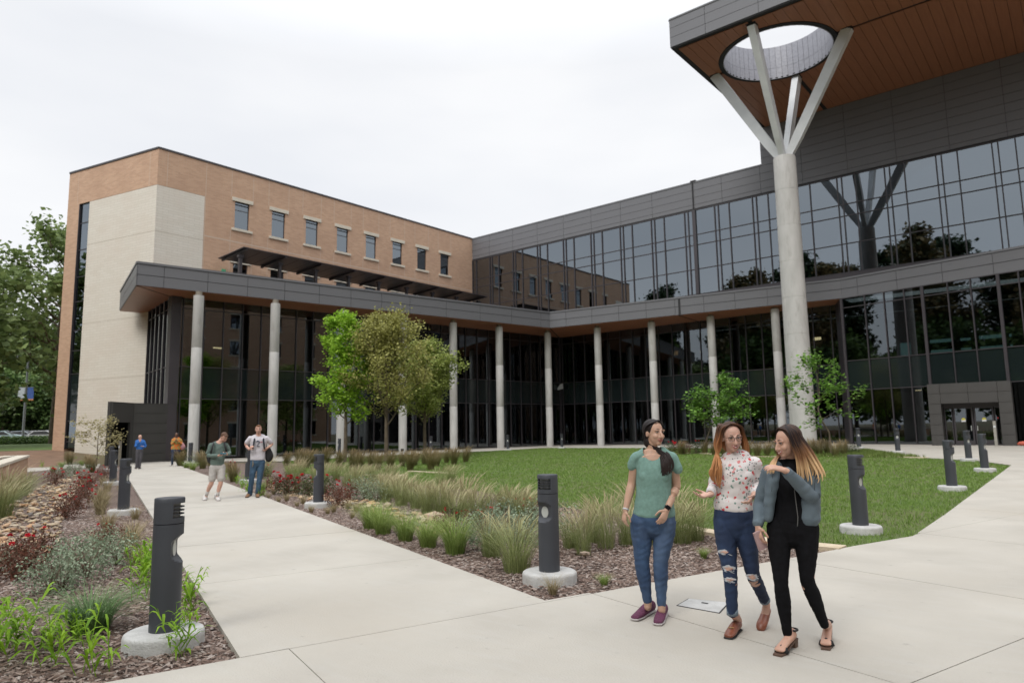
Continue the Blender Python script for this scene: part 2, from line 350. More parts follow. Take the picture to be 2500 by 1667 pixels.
def slabs(parent, poly, dirs, gap=0.009):
    """cut poly by families of parallel joints into separate paving slabs; dirs = [(origin, normal, [offsets])]"""
    src = sheet_mesh('src', poly, 0.0, m_conc)
    fam = []
    for o0, n, offs in dirs:
        L = math.hypot(*n); n = (n[0] / L, n[1] / L); o = [-1e3] + list(offs) + [1e3]; fam.append([(o0, n, a, b) for a, b in zip(o, o[1:])])
    cells = [[]]
    for f in fam: cells = [c + [x] for c in cells for x in f]
    for cell in cells:
        bm = bmesh.new(); bm.from_mesh(src); ok = True
        for o0, n, lo, hi in cell:
            for t, sg in ((lo + gap / 2, 1), (hi - gap / 2, -1)):
                if abs(t) > 900: continue
                bmesh.ops.bisect_plane(bm, geom=bm.verts[:] + bm.edges[:] + bm.faces[:], plane_co=(o0[0] + n[0] * t, o0[1] + n[1] * t, 0), plane_no=(n[0], n[1], 0), clear_inner=sg > 0, clear_outer=sg < 0)
                if not bm.faces: ok = False; break
            if not ok: break
        if not ok or sum(f.calc_area() for f in bm.faces) < .04: bm.free(); continue
        be = [e for e in bm.edges if e.is_boundary]; r = bmesh.ops.extrude_edge_only(bm, edges=be)
        for v in r['geom']:
            if isinstance(v, bmesh.types.BMVert): v.co.z -= .13
        me = bpy.data.meshes.new('slab'); bm.to_mesh(me); bm.free(); me.materials.append(m_conc); ob('slab', me, parent).location.z = random.uniform(0, .002)
pd = (PL1[0] - PL0[0], PL1[1] - PL0[1]); pl = math.hypot(*pd); pdn = (pd[0] / pl, pd[1] / pl)
slabs(paths, path_poly, [(PL0, pdn, [-0.05 + 2.95 * k for k in range(1, 15)])])
front = [(-6.6, -2.6), (9, -6), (9, 60), (-2.35, 60)] + walk_edge[::-1][walk_edge[::-1].index(walk_edge[7]):] + [PL0]
wd = (0.301, 0.954)
slabs(plaza, front, [(PL0, wd, [-2.6, 0.35, 3.3, 6.3, 9.5, 12.9, 16.3, 19.8, 23.4, 27.0, 31.0, 35.0, 39, 43]), (PL0, (wd[1], -wd[0]), [0.01, 3.05, 6.1, 9.2, 12.3])])
backp = [(-2.35, 60), (-45.8, 60), (-47, 20.3), (-42.5, 20.9)] + apron_edge[::-1] + walk_edge[:6:-1]
slabs(plaza, backp, [((0, 0), (0, 1), [24.5, 28, 31.5, 35, 38.5, 42, 45.5, 49.2, 52.6]), ((-45, 0), (1, 0), [4.4, 8, 12, 16, 20, 24, 28, 32, 36, 40])])
tag(plaza, kind='structure')
# utility cover set in the plaza
cq = [G(1655, 1478), (G(1682, 1462)), G(1778, 1471), G(1755, 1496)]
cov = MB().prism([(p.x, p.y) for p in cq], -0.01, 0.006).build('access_cover', m_base)
mb = MB(); cc = sum(cq, Vector()) / 4
mb.prism([(cc.x + (p.x - cc.x) * 1.06, cc.y + (p.y - cc.y) * 1.06) for p in cq], -0.01, 0.0042); mb.build('cover_frame', m_dark, cov)
hd = (cq[1] + cq[2]) / 2 * 0.3 + cc * 0.7; MB().box(hd.x - 0.03, hd.x + 0.03, hd.y - 0.012, hd.y + 0.012, 0.006, 0.010).build('lift_hole', m_dark, cov)
tag(cov, 'flat grey rectangular access cover set in the paving beside the first woman', 'cover')

# planting beds and lawn
bedR = [PR1, (-37.2, 21.5)] + P2([(690, 1127), (700, 1136), (850, 1141), (1000, 1150), (1150, 1160), (1300, 1195), (1500, 1240), (1700, 1290), (1905, 1322), (2045, 1341)]) + P2([(1995, 1350), (1720, 1399), (1480, 1439)]) + [PR0]
sheet('mulch_bed', bedR, -0.055, m_mulch)
bedL = [(-6.6, -2.6), PL0, PL1, (-44.5, 16), (-52, 14), (-58, 10), (-30, 2), (-14, -4)]
sheet('mulch_bed', bedL, -0.055, m_mulch)
lawn_poly = P2([(2045, 1341), (2086, 1332), (2228, 1308), (2310, 1253), (2469, 1135), (2388, 1124), (2262, 1117), (2190, 1110), (2110, 1097)]) + apron_edge + P2([(690, 1127), (700, 1150), (850, 1160), (1000, 1178), (1150, 1192), (1300, 1222), (1500, 1252), (1700, 1290), (1905, 1322)])
sheet('lawn', lawn_poly, -0.04, m_lawn)
# limestone edging between lawn and beds: separate pieces
edg = tag(empty('stone_edging'), 'narrow tan limestone edging strip between the lawn and the mulch beds', 'edging')
def edging(pts, w=0.16):
    P = [G(*p) for p in pts]
    for a, b in zip(P, P[1:]):
        L = (b - a).length; n = max(1, int(L / 1.1)); d = (b - a) / L; nn = Vector((-d.y, d.x, 0)) * w / 2
        for k in range(n):
            s0 = a + d * (L * k / n + 0.01); s1 = a + d * (L * (k + 1) / n - 0.01); z = zg(s0.x, s0.y)
            mb = MB(); mb.prism([((s0 - nn).x, (s0 - nn).y), ((s1 - nn).x, (s1 - nn).y), ((s1 + nn).x, (s1 + nn).y), ((s0 + nn).x, (s0 + nn).y)], z - 0.08, z + 0.0 + random.uniform(0, .015)); mb.build('edging_stone', m_lime, edg)
edging([(2060, 1337), (1905, 1322), (1700, 1291), (1560, 1258)], 0.30); edging([(1110, 1154), (1000, 1149)], .2); edging([(880, 1158), (990, 1159)], .2)
edging([(1620, 1108), (1700, 1105), (1850, 1113.5)], .3); edging([(1850, 1113.5), (2000, 1112.5), (2180, 1114), (2262, 1117)], .3); edging([(715, 1134), (760, 1131)], .5)

# ---- loose stuff built with numpy: bark mulch chips, lawn blades
def chips(name, poly, n, smin, smax, box, m, label, near=None):
    x0, x1, y0, y1 = box; V = []; F = []; k = 0; tries = 0
    while k < n and tries < n * 12:
        tries += 1; x = random.uniform(x0, x1); y = random.uniform(y0, y1)
        if near and random.random() > min(1.0, (near / (math.hypot(x, y) + 0.1)) ** 1.3): continue
        if not in_poly(x, y, poly): continue
        L = random.uniform(smin, smax); W = L * random.uniform(0.18, 0.42); a = random.uniform(0, math.pi); t = random.uniform(-0.35, 0.35)
        ca, sa = math.cos(a), math.sin(a); z = zg(x, y) - 0.052 + random.uniform(0.0, 0.022); h = L * math.sin(t)
        b = len(V)
        V += [(x - ca * L / 2 - sa * W / 2, y - sa * L / 2 + ca * W / 2, z - h / 2 + .004), (x + ca * L / 2 - sa * W / 2, y + sa * L / 2 + ca * W / 2, z + h / 2 + .004),
              (x + ca * L / 2 + sa * W / 2, y + sa * L / 2 - ca * W / 2, z + h / 2), (x - ca * L / 2 + sa * W / 2, y - sa * L / 2 - ca * W / 2, z - h / 2), (x, y, z + W * 0.35 + 0.004)]
        F += [(b, b + 1, b + 4), (b + 1, b + 2, b + 4), (b + 2, b + 3, b + 4), (b + 3, b, b + 4)]; k += 1
    return tag(ob(name, mesh_np(name, V, F, m)), label, 'mulch', kind='stuff')
def islandmat(name, cols, rough=0.9):
    m = bpy.data.materials.new(name); m.use_nodes = True; t = m.node_tree; b = t.nodes['Principled BSDF']; b.inputs['Roughness'].default_value = rough
    g = t.nodes.new('ShaderNodeNewGeometry'); r = t.nodes.new('ShaderNodeValToRGB'); r.color_ramp.interpolation = 'LINEAR'
    while len(r.color_ramp.elements) < len(cols): r.color_ramp.elements.new(0.5)
    for i, c in enumerate(cols): r.color_ramp.elements[i].position = i / (len(cols) - 1); r.color_ramp.elements[i].color = (*c, 1)
    t.links.new(g.outputs['Random Per Island'], r.inputs[0]); t.links.new(r.outputs[0], b.inputs['Base Color']); return m
m_chip = islandmat('bark_chips', [(0.05, 0.032, 0.026), (0.13, 0.08, 0.06), (0.19, 0.135, 0.11), (0.28, 0.215, 0.18), (0.36, 0.31, 0.28)])
chips('bark_mulch', bedL, 60000, 0.014, 0.065, (-18, -4.5, -2.5, 8), m_chip, 'brown shredded bark mulch covering the left planting bed', 5.0)
chips('bark_mulch', bedR, 45000, 0.016, 0.065, (-22, -2, 5, 14), m_chip, 'brown shredded bark mulch covering the bed right of the path', 9.0)
def blades(name, poly, n, h0, h1, w0, box, m, label, near=10.0, bend=0.5, z0=-0.04, per=3):
    x0, x1, y0, y1 = box; pts = []
    while len(pts) < n:
        x = rng.uniform(x0, x1, 20000); y = rng.uniform(y0, y1, 20000); d = np.hypot(x, y); keep = rng.random(20000) < np.clip((near / d) ** 1.6, 0, 1)
        for a, b in zip(x[keep], y[keep]):
            if in_poly(a, b, poly): pts.append((a, b))
            if len(pts) >= n: break
    P = np.array(pts); P = np.repeat(P, per, 0) + rng.normal(0, 0.025, (n * per, 2)); N = len(P)
    d = np.hypot(P[:, 0], P[:, 1]); a = rng.uniform(0, 2 * np.pi, N); ln = rng.uniform(0, 2 * np.pi, N); H = rng.uniform(h0, h1, N); W = w0 * np.clip(d / 12.0, 1, 3.5)
    zb = np.array([zg(p[0], p[1]) for p in P]) + z0; dx = np.cos(ln) * H * bend; dy = np.sin(ln) * H * bend
    c, s = np.cos(a) * W / 2, np.sin(a) * W / 2
    V = np.stack([np.stack([P[:, 0] - c, P[:, 1] - s, zb], 1), np.stack([P[:, 0] + c, P[:, 1] + s, zb], 1), np.stack([P[:, 0] + dx, P[:, 1] + dy, zb + H], 1)], 1).reshape(-1, 3)
    return tag(ob(name, mesh_np(name, V, np.arange(len(V)).reshape(-1, 3), m)), label, 'grass', kind='stuff')
m_lblade = leafmat('lawn_blades', (0.235, 0.35, 0.085), (0.12, 0.21, 0.035), trans=0.25)
blades('lawn_grass', lawn_poly, 60000, 0.035, 0.075, 0.010, (-38, -1.5, 9.5, 48.6), m_lblade, 'short mown green grass of the courtyard lawn', 16.0)
# ------------------------------------------------------------------ buildings
YB = 56.0; XA = -52.0
def PLn(u, v, p, q):
    r = ray(u, v); p = np.array(p[:2]); q = np.array(q[:2]); n = np.array([-(q - p)[1], (q - p)[0]]); t = (n @ p) / (n @ r[:2]); return CP + t * r
def s_at(u, v, p, q): a = PLn(u, v, p, q); return math.hypot(a[0] - p[0], a[1] - p[1])
def lerp(p, q, s):
    L = math.hypot(q[0] - p[0], q[1] - p[1]); return (p[0] + (q[0] - p[0]) * s / L, p[1] + (q[1] - p[1]) * s / L)
def wall_holes(name, p, q, z0, z1, holes, m, parent, depth=0.22, thick=0.45):
    """wall face from p to q with rectangular openings (s0,s1,z0,z1) and their reveals"""
    L = math.hypot(q[0] - p[0], q[1] - p[1]); d = ((q[0] - p[0]) / L, (q[1] - p[1]) / L); n = (-d[1], d[0])
    ss = sorted({0, L, *[h[0] for h in holes], *[h[1] for h in holes]}); zs = sorted({z0, z1, *[h[2] for h in holes], *[h[3] for h in holes]})
    def pt(s, z, t=0): return (p[0] + d[0] * s + n[0] * t, p[1] + d[1] * s + n[1] * t, z)
    mb = MB()
    for a, b in zip(ss, ss[1:]):
        for c, e in zip(zs, zs[1:]):
            if any(h[0] <= a and b <= h[1] and h[2] <= c and e <= h[3] for h in holes): continue
            mb.add([pt(a, c), pt(b, c), pt(b, e), pt(a, e)], [(0, 1, 2, 3)])
    for h in holes:
        a, b, c, e = h
        for s0, zz0, s1, zz1 in ((a, c, b, c), (b, c, b, e), (b, e, a, e), (a, e, a, c)):
            mb.add([pt(s0, zz0), pt(s1, zz1), pt(s1, zz1, depth), pt(s0, zz0, depth)], [(0, 1, 2, 3)])
    mb.add([pt(0, z0), pt(0, z1), pt(0, z1, thick), pt(0, z0, thick), pt(L, z0), pt(L, z1), pt(L, z1, thick), pt(L, z0, thick)], [(0, 1, 2, 3), (4, 7, 6, 5), (1, 5, 6, 2)])
    return mb.build(name, m, parent)
# --- brick wing.  Faces are listed left to right as seen, so that "behind" is +normal
bw = tag(empty('brick_wing', (-52, 21.5, 0)), 'four-storey tan brick wing with a cream block corner and a row of tall windows', 'building')
bw.location = (0, 0, 0)
LE = (-62.58, 18.99); CO = (XA, 21.5); RE = (XA, YB - 0.02)
LL = math.hypot(LE[0] - CO[0], LE[1] - CO[1]); kx = LL / (CO[0] - LE[0])
sx = lambda x: (x - LE[0]) * kx
ZR, ZC = 23.0, 20.2
wall_holes('brick_wall', LE, lerp(LE, CO, LL), ZC, ZR, [], m_brickx, bw)
wall_holes('brick_wall', LE, lerp(LE, CO, sx(-61.1)), -0.3, ZC, [], m_brickx, bw)
slo = lerp(LE, CO, sx(-59.8)); shi = lerp(LE, CO, sx(-61.1))
wall_holes('block_wall', slo, CO, -0.3, ZC - 0.02, [], m_creamx, bw)
winy = [(27.67, 28.92), (31.0, 32.25), (34.32, 35.57), (37.64, 38.89), (40.97, 42.22), (44.3, 45.55), (47.62, 48.87), (50.95, 52.2)]
holes = [(a - 21.5, b - 21.5, 18.18, 20.44) for a, b in winy] + [(a - 21.5, b - 21.5, 12.9, 15.3) for a, b in winy]
hb = [(h[0] - 3.64, h[1] - 3.64, h[2], min(h[3], ZC)) for h in holes]
wall_holes('brick_wall', (XA, 25.14), RE, 0, ZC, hb, m_brick, bw)
wall_holes('brick_wall', CO, RE, ZC, ZR, [(h[0], h[1], ZC, 20.44) for h in holes if h[3] > 18], m_brick, bw)
wall_holes('block_wall', (XA + .012, 21.5), (XA + .012, 25.14), 0, ZC - 0.02, [], m_cream, bw)
MB().add([(*LE, ZR - .1), (*CO, ZR - .1), (*RE, ZR - .1), (-69.5, 48, ZR - .1)], [(0, 1, 2, 3)]).build('roof', m_slab, bw)
wall_holes('brick_wall', (-70, 48), LE, 0, ZR, [], m_brickx, bw)
for a, b in ((LE, CO), (CO, RE)):
    bar('coping', a, b, -0.06, 0.5, ZR, ZR + 0.14, m_mull, bw)
# control joints: pale sealant lines standing 3 mm proud
mj = mat('sealant', (0.60, 0.47, 0.37), 0.9); mjc = mat('sealant_block', (0.50, 0.44, 0.36), 0.9)
for a, b in winy:
    for y in (a - 0.33, b + 0.33):
        bar('control_joint', (XA, y - .02), (XA, y + .02), -0.004, 0.02, 12, 18.0, mj, bw); bar('control_joint', (XA, y - .02), (XA, y + .02), -0.004, 0.02, 20.78, ZR, mj, bw)
bar('control_joint', (XA, 25.2), (XA, 55.9), -0.006, 0.02, 17.0, 17.1, mj, bw)
for y in (22.2, 25.2): bar('control_joint', (XA, y), (XA, y + .04), -0.004, .02, 12 if y > 25 else ZC, ZR, mj, bw)
for x in (-61.4, -52.9): pj = lerp(LE, CO, sx(x)); pk = lerp(LE, CO, sx(x) + .04); bar('control_joint', pj, pk, -0.004, .02, ZC, ZR, mj, bw)
for z in (16.65, 10.3, 5.9):
    bar('control_joint', slo, CO, -0.004, .02, z, z + .035, mjc, bw)
    if z > 12: bar('control_joint', CO, (XA, 25.14), -0.016, .0, z, z + .035, mjc, bw)
winpar = []
for (a, b) in winy:
    for z0, z1 in ((18.18, 20.44), (12.9, 15.3)):
        wn = MB(); f = 0.055; y0, y1 = a, b; xo, xi = XA - 0.10, XA - 0.17
        wn.box(xi, xo, y0, y0 + f, z0, z1).box(xi, xo, y1 - f, y1, z0, z1).box(xi, xo, y0 + f, y1 - f, z0, z0 + f).box(xi, xo, y0 + f, y1 - f, z1 - f, z1)
        w_ = wn.build('window', m_mull, bw)
        zm = z1 - 0.72
        MB().box(xi, xo, y0 + f, y1 - f, zm, zm + 0.05).build('transom', m_mull, w_)
        for c, e in ((z0 + f, zm), (zm + .05, z1 - f)): MB().box(XA - .145, XA - .13, y0 + f, y1 - f, c, e).build('pane', m_glassu, w_)
        MB().box(XA - 2.5, XA - 2.4, y0 - 1, y1 + 1, z0 - .5, z1 + .5).build('dark_backing', m_dark, w_)  # plain dark panel set well behind the panes
        bar('lintel', (XA, a - .27), (XA, b + .3), -0.09, 0.1, z1, z1 + 0.30, m_sill, bw)
        bar('sill', (XA, a - .25), (XA, b + .3), -0.11, 0.18, z0 - 0.20, z0, m_sill, bw)
MB().box(XA, XA + 0.12, 26.72, 27.02, 14.35, 14.62).build('alarm_box', mat('green_box', (0.10, 0.42, 0.24), 0.5), bw)
# tall slit window at the left end
sw = MB(); sl = tag(sw.quadbox(shi, slo, -0.05, 0.7, 0.75, 0, 0.30).build('slit_window', m_mull, bw), 'tall narrow window strip near the left end of the brick wing')
zs = [0.75, 1.25, 2.84, 6.48, 8.3, 9.9, 12.2, 14.2, 16.4, 18.6, 20.18]
for i, (c, e) in enumerate(zip(zs, zs[1:])):
    bar('pane', shi, slo, 0.14, 0.16, c + .03, e - .03, m_span if i in (0, 2) else m_glassu, sl); bar('transom', shi, slo, 0.10, 0.17, e - .03, e + .03, m_mull, sl)
bar('room_wall', shi, slo, 1.2, 1.25, 0, 20, m_dark, sl); bar('jamb', lerp(shi, slo, -.02), lerp(shi, slo, .05), 0.0, .2, .7, ZC, m_mull, sl)

# --- curtain walls
def curtain(parent, p, q, cuts, levels, gm, spandrel=(), mw=0.06, md=(-0.10, 0.05), tw=0.055, heavy=(), names=True):
    L = math.hypot(q[0] - p[0], q[1] - p[1]); cuts = [0] + [c for c in cuts if 0.05 < c < L - 0.05] + [L]
    for c in cuts:
        w_ = (0.17 if c in heavy else mw) / 2
        bar('mullion', lerp(p, q, c - w_), lerp(p, q, c + w_), md[0], md[1], levels[0], levels[-1], m_mull, parent)
    for k, z in enumerate(levels): bar('transom', p, q, md[0] * .55, md[1] * .9, z - tw / 2 + (tw / 2 if k == 0 else 0), z + tw / 2, m_mull, parent)
    for a, b in zip(cuts, cuts[1:]):
        for i, (c, e) in enumerate(zip(levels, levels[1:])):
            o = bar('pane', lerp(p, q, a), lerp(p, q, b), 0.0, 0.02, c, e, m_span if i in spandrel else gm, parent)
            o.rotation_euler.z += random.uniform(-0.0035, 0.0035); o.rotation_euler.x = random.uniform(-0.002, 0.002)
LV = [0.12, 3.95, 6.05, 9.9, 10.6]
gpod = tag(empty('glass_podium'), 'two-storey dark glass curtain wall wrapping the courtyard under the canopy', 'building')
A1, A2 = (-45.4, 20.14), (-40.0, 55.6)
LA = math.hypot(A2[0] - A1[0], A2[1] - A1[1])
curtain(gpod, A1, A2, [0.65 + 1.30 * k for k in range(28)], LV, m_glass, (1,))
B1, B2 = (-40.0, 55.75), (-13.2, 55.75)
curtain(gpod, B1, B2, [0.25 + 1.325 * k for k in range(22)], LV, m_glass, (1,))
R1, R2 = (-13.1, 53.4), (3.0, 50.12); LR = math.hypot(R2[0] - R1[0], R2[1] - R1[1])
rc = [s_at(u, 730, R1, R2) for u in (2111, 2158.5, 2208.5, 2253, 2316, 2373, 2441.6, 2493)]; rc += [rc[-1] + 1.3 * k for k in (1, 2, 3)]
curtain(gpod, R1, R2, rc, [0.2] + LV[1:], m_glass, (1,), heavy=(rc[3], rc[6]))
bar('jamb', (-13.25, 53.35), (-13.0, 53.45), -0.02, 2.5, 0.1, 10.6, m_mull, gpod)
E1 = (-53.15, 21.65)
curtain(gpod, E1, A1, [1.2 * k for k in range(1, 7)], [3.4, 6.05, 9.9, 10.6], m_glass)
MB().prism([(-45.75, 20.0), (-45.05, 19.9), (-44.95, 20.5), (-45.6, 20.7)], 0, 10.6).build('corner_post', m_mull, gpod)
MB().quadbox((-54.2, 21.0), (-53.1, 21.45), 0.5, -0.1, 10.6).build('return_wall', m_creamx, gpod)
# rooms behind the glass
MB().box(-51.6, -45.8, 22.5, 55, 3.95, 5.2).build('floor_slab', m_slab, gpod)
MB().box(-40, 3, 57.2, 63, 4.05, 5.2).build('floor_slab', m_slab, gpod)
MB().box(-51.8, -51.7, 22, 62, 0, 10.6).build('room_wall', m_room, gpod); MB().box(-48, 5, 63, 63.1, 0, 10.6).build('room_wall', m_room, gpod)
MB().box(-51.8, -45.5, 22, 62, -0.02, 0.1).build('floor', m_slab, gpod); MB().box(-48, 5, 57, 63, -0.02, 0.1).build('floor', m_slab, gpod)
MB().prism([(-51.8, 22), (-46.3, 22), (-41, 56.3), (5, 56.3), (5, 63), (-51.8, 63)], 10.62, 10.7).build('ceiling', m_dark, gpod)
for y in (26.0, 33, 40.5, 47): MB().prism([(-47.6 + .28 * math.cos(a), y + .28 * math.sin(a)) for a in [k * math.pi / 4 for k in range(8)]], 0, 10.6).build('inner_column', m_slab, gpod)
for x in (-37, -30, -23, -16, -9): MB().prism([(x + .28 * math.cos(a), 59 + .28 * math.sin(a)) for a in [k * math.pi / 4 for k in range(8)]], 0, 10.6).build('inner_column', m_slab, gpod)
def glow(name, plane, val, uv0, uv1, m, d=0.05):
    a = (PX if plane == 'x' else PY)(*uv0, val); b = (PX if plane == 'x' else PY)(*uv1, val); mb = MB()
    mb.box(*sorted((a.x, b.x + (d if plane == 'x' else 0))), *sorted((a.y, b.y + (0 if plane == 'x' else d))), *sorted((a.z, b.z))); return mb.build(name, m, gpod)
for uv0, uv1, m in (((1133, 872), (1159, 877), m_lampw), ((1268, 890), (1279, 894), m_lampw), ((1178, 1008), (1201, 1013), m_lampw), ((1240, 880), (1244, 885), m_exit), ((1249, 1005), (1255, 1010), m_exit), ((520, 847), (544, 852), m_lamp), ((866, 870), (872, 873), m_lamp)):
    glow('ceiling_lamp', 'x', -49.0, uv0, uv1, m)
for uv0, uv1, m in (((1520, 866), (1576, 871), m_lampw), ((1600, 861), (1655, 866), m_lampw), ((1500, 1012), (1522, 1018), m_lampw), ((1524, 1012), (1552, 1018), m_lampw), ((1574, 869), (1580, 891), m_screen), ((1602, 867), (1609, 889), m_screen), ((1544, 1021), (1553, 1043), m_screen), ((1709, 857), (1712, 860), m_lamp), ((2208, 945), (2231, 948), m_lamp), ((2234, 949), (2250, 953), m_lamp), ((1985, 824), (2018, 828), m_lamp)):
    glow('ceiling_lamp', 'y', 60.5, uv0, uv1, m)
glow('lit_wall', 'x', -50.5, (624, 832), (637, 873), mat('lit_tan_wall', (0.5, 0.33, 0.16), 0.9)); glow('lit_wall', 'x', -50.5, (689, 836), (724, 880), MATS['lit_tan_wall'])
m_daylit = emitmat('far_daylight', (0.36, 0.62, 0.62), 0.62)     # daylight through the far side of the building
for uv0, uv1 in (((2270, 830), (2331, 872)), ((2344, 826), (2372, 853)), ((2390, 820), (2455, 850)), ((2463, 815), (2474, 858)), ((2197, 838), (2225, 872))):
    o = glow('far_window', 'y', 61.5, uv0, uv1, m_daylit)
a = PY(1360, 952, 55.2); c = PY(1373, 936, 55.2); mb = MB(); mb.add([(a.x, 55.2, a.z), (c.x, 55.2, a.z + .1), (c.x, 55.2, c.z), (c.x - .25, 55.2, c.z - .05), (a.x, 55.2, a.z + .12), (a.x, 55.3, a.z), (c.x, 55.3, a.z + .1), (c.x, 55.3, c.z), (c.x - .25, 55.3, c.z - .05), (a.x, 55.3, a.z + .12)], [(0, 1, 2, 3, 4), (9, 8, 7, 6, 5), (0, 5, 6, 1), (1, 6, 7, 2), (2, 7, 8, 3), (3, 8, 9, 4), (4, 9, 5, 0)]).build('pale_reflection', m_steel, gpod)  # added pale block standing in for a bright reflection on the glass
MB().box(-9, -2, 58.5, 60.5, 7.0, 7.35).build('inner_counter', m_dark, gpod)

# --- upper glass wing
gw = tag(empty('glass_wing'), 'upper storey of reflective glass with grey metal panels above the right canopy', 'building')
ups = []
k = 0
for base, lo, hi in ((-26.19, -52, -25.25), (-23.39, -25.25, 9)):
    for j in range(-9, 12):
        for off in (0, 0.34, 1.3):
            x = base + 3.315 * j + off
            if lo + .25 < x < hi - .25: ups.append(x - XA)
ups = sorted(set(ups)); UQ = (8.0, YB)
UL = [12.98, 15.2, 17.36, 18.28, 20.5]
curtain(gw, (XA, YB), UQ, ups, UL, m_glassu, (), mw=0.075, tw=0.07)
bar('sill_band', (XA, YB), UQ, -0.14, 0.1, 12.35, 12.95, m_mull, gw)
bar('head_band', (XA, YB), UQ, -0.06, 0.1, 20.53, 20.63, m_dark, gw)
bar('expansion_joint', (-25.42, YB), (-25.13, YB), -0.16, 0.1, 12.98, 20.5, m_mull, gw)
bar('expansion_joint', (-25.33, YB), (-25.22, YB), -0.12, 0.1, 20.5, 23.15, m_dark, gw); bar('joint_cap', (-25.45, YB), (-24.95, YB), -0.15, 0.3, 23.1, 23.2, m_mull, gw)
rows = [20.64, 20.99, 21.65, 22.31, 22.97]; xs_ = [x for x in [-52] + [-49.4 + 3.345 * k for k in range(18)] + [8.0]]
xs_ = sorted([x for x in xs_ if abs(x + 25.28) > 1.0] + [-25.28])
def pgap(a, b, z0, z1, parent, p, q, t=(-0.05, 0.0), g=0.012, m=None): return bar('panel', lerp(p, q, a + g), lerp(p, q, b - g), t[0], t[1], z0 + g, z1 - g, m or m_panel, parent)
bar('panel_backing', (XA, YB), UQ, 0.0, 0.2, 20.6, 23.0, m_dark, gw)
for a, b in zip(xs_, xs_[1:]):
    for c, e in zip(rows, rows[1:]): pgap(a - XA, b - XA, c, e, gw, (XA, YB), UQ)
bar('coping', (XA, YB), (-19.15, YB), -0.09, 0.5, 22.97, 23.1, m_panel, gw)
PH = -19.15
bar('panel_backing', (PH, YB), UQ, 0.0, 0.2, 23.0, 26.2, m_dark, gw); MB().box(PH, PH + .1, YB, 66, 23, 26.2).build('panel', m_panel, gw)
xp = [PH] + [x for x in xs_ if x > PH + 1]
for a, b in zip(xp, xp[1:]):
    for k in range(5): pgap(a - XA, b - XA, 22.97 + .646 * k, 22.97 + .646 * (k + 1), gw, (XA, YB), UQ)
MB().box(XA, 8, 56.3, 66, 12.6, 12.95).build('floor_slab', m_slab, gw); MB().box(XA, 8, 59.8, 59.9, 13, 20.5).build('room_wall', m_room, gw)
MB().box(XA, 8, 56.3, 66, 20.6, 20.8).build('ceiling', m_slab, gw); MB().box(XA, 8, 56.3, 66, 16.3, 16.6).build('floor_slab', m_slab, gw)
MB().box(XA, 8, 56.2, 66, 22.8, 22.9).build('roof', m_slab, gw)
for uv0, uv1 in (((1410, 735), (1600, 712)),):
    a = PY(1335, 752, 58.6); b = PY(1560, 715, 58.6); z = 14.35; MB().box(-44.5, -32.5, 58.6, 58.7, z, z + .14).build('ceiling_lamp', m_lampw, gw)
a = PY(1749, 689, 58.5); MB().box(a.x - .18, a.x + .18, 58.5, 58.6, a.z - .1, a.z + .12).build('ceiling_lamp', m_lamp, gw); a = PY(1564, 692, 58.5); MB().box(a.x - .07, a.x + .07, 58.5, 58.6, a.z - .07, a.z + .07).build('exit_lamp', m_exit, gw)

# --- canopy with metal fascia and timber soffit
cn = tag(empty('canopy'), 'long grey metal canopy with a timber soffit running round the courtyard', 'canopy')
A0, K_, M_p, E_ = (-43.5, 17.1), (-36.8, 49.8), (-13.1, 53.4), (3.0, 50.12); D0 = (-53.35, 19.92)
ZF = [10.6, 11.28, 11.93]
def fascia(p, q, cuts):
    L = math.hypot(q[0] - p[0], q[1] - p[1]); cuts = [0] + [c for c in sorted(cuts) if .2 < c < L - .2] + [L]
    bar('fascia_backing', p, q, 0.0, 0.25, 10.6, 12.0, m_dark, cn)
    for a, b in zip(cuts, cuts[1:]):
        for z0, z1 in zip(ZF, ZF[1:]): pgap(a, b, z0 + .01, z1, cn, p, q)
    bar('coping', p, q, -0.09, 0.35, 11.95, 12.09, m_panel, cn)
sA = [s_at(u, v, A0, K_) for u, v in ((400, 680), (507, 690), (604, 700), (694.5, 715), (778.8, 725), (856, 735), (931, 745), (1000, 755))]
fascia(A0, K_, sA + [sA[-1] + 3.35 * k for k in range(1, 5)]); fascia(D0, A0, [3.3, 6.6])
fascia(K_, M_p, [s_at(u, 760, K_, M_p) for u in (1382, 1445, 1511, 1578, 1648.7, 1719.6, 1796, 1876, 1962)])
fascia(M_p, E_, [s_at(u, 700, M_p, E_) for u in (2094, 2191, 2304, 2430.8)] + [14.5])
p_ = lerp(K_, M_p, s_at(1657, 760, K_, M_p)); q_ = lerp(K_, M_p, s_at(1657, 760, K_, M_p) + .18); bar('expansion_joint', p_, q_, -0.07, 0.1, 10.6, 11.95, m_dark, cn)
MB().prism([D0, A0, K_, M_p, (-13.1, 55.7), (-40.0, 55.7), (-45.4, 20.14), (-53.1, 21.8)], 10.585, 10.62).build('soffit', m_wood, cn)
bar('soffit_joint', A0, (-45.5, 20.1), -.04, .04, 10.57, 10.585, m_dark, cn); bar('soffit_joint', p_, (p_[0] - .3, 55.7), -.06, .06, 10.57, 10.585, m_dark, cn); bar('soffit_joint', K_, (-40.0, 55.6), -.05, .05, 10.57, 10.585, m_dark, cn)
MB().prism([(-53.3, 20.0), (-43.5, 17.15), (-36.85, 49.85), (-13.1, 53.45), (3, 50.2), (3, 55.9), (-51.9, 55.9), (-51.9, 21.6), (-53.2, 21.4)], 11.75, 11.86).build('canopy_roof', m_slab, cn)
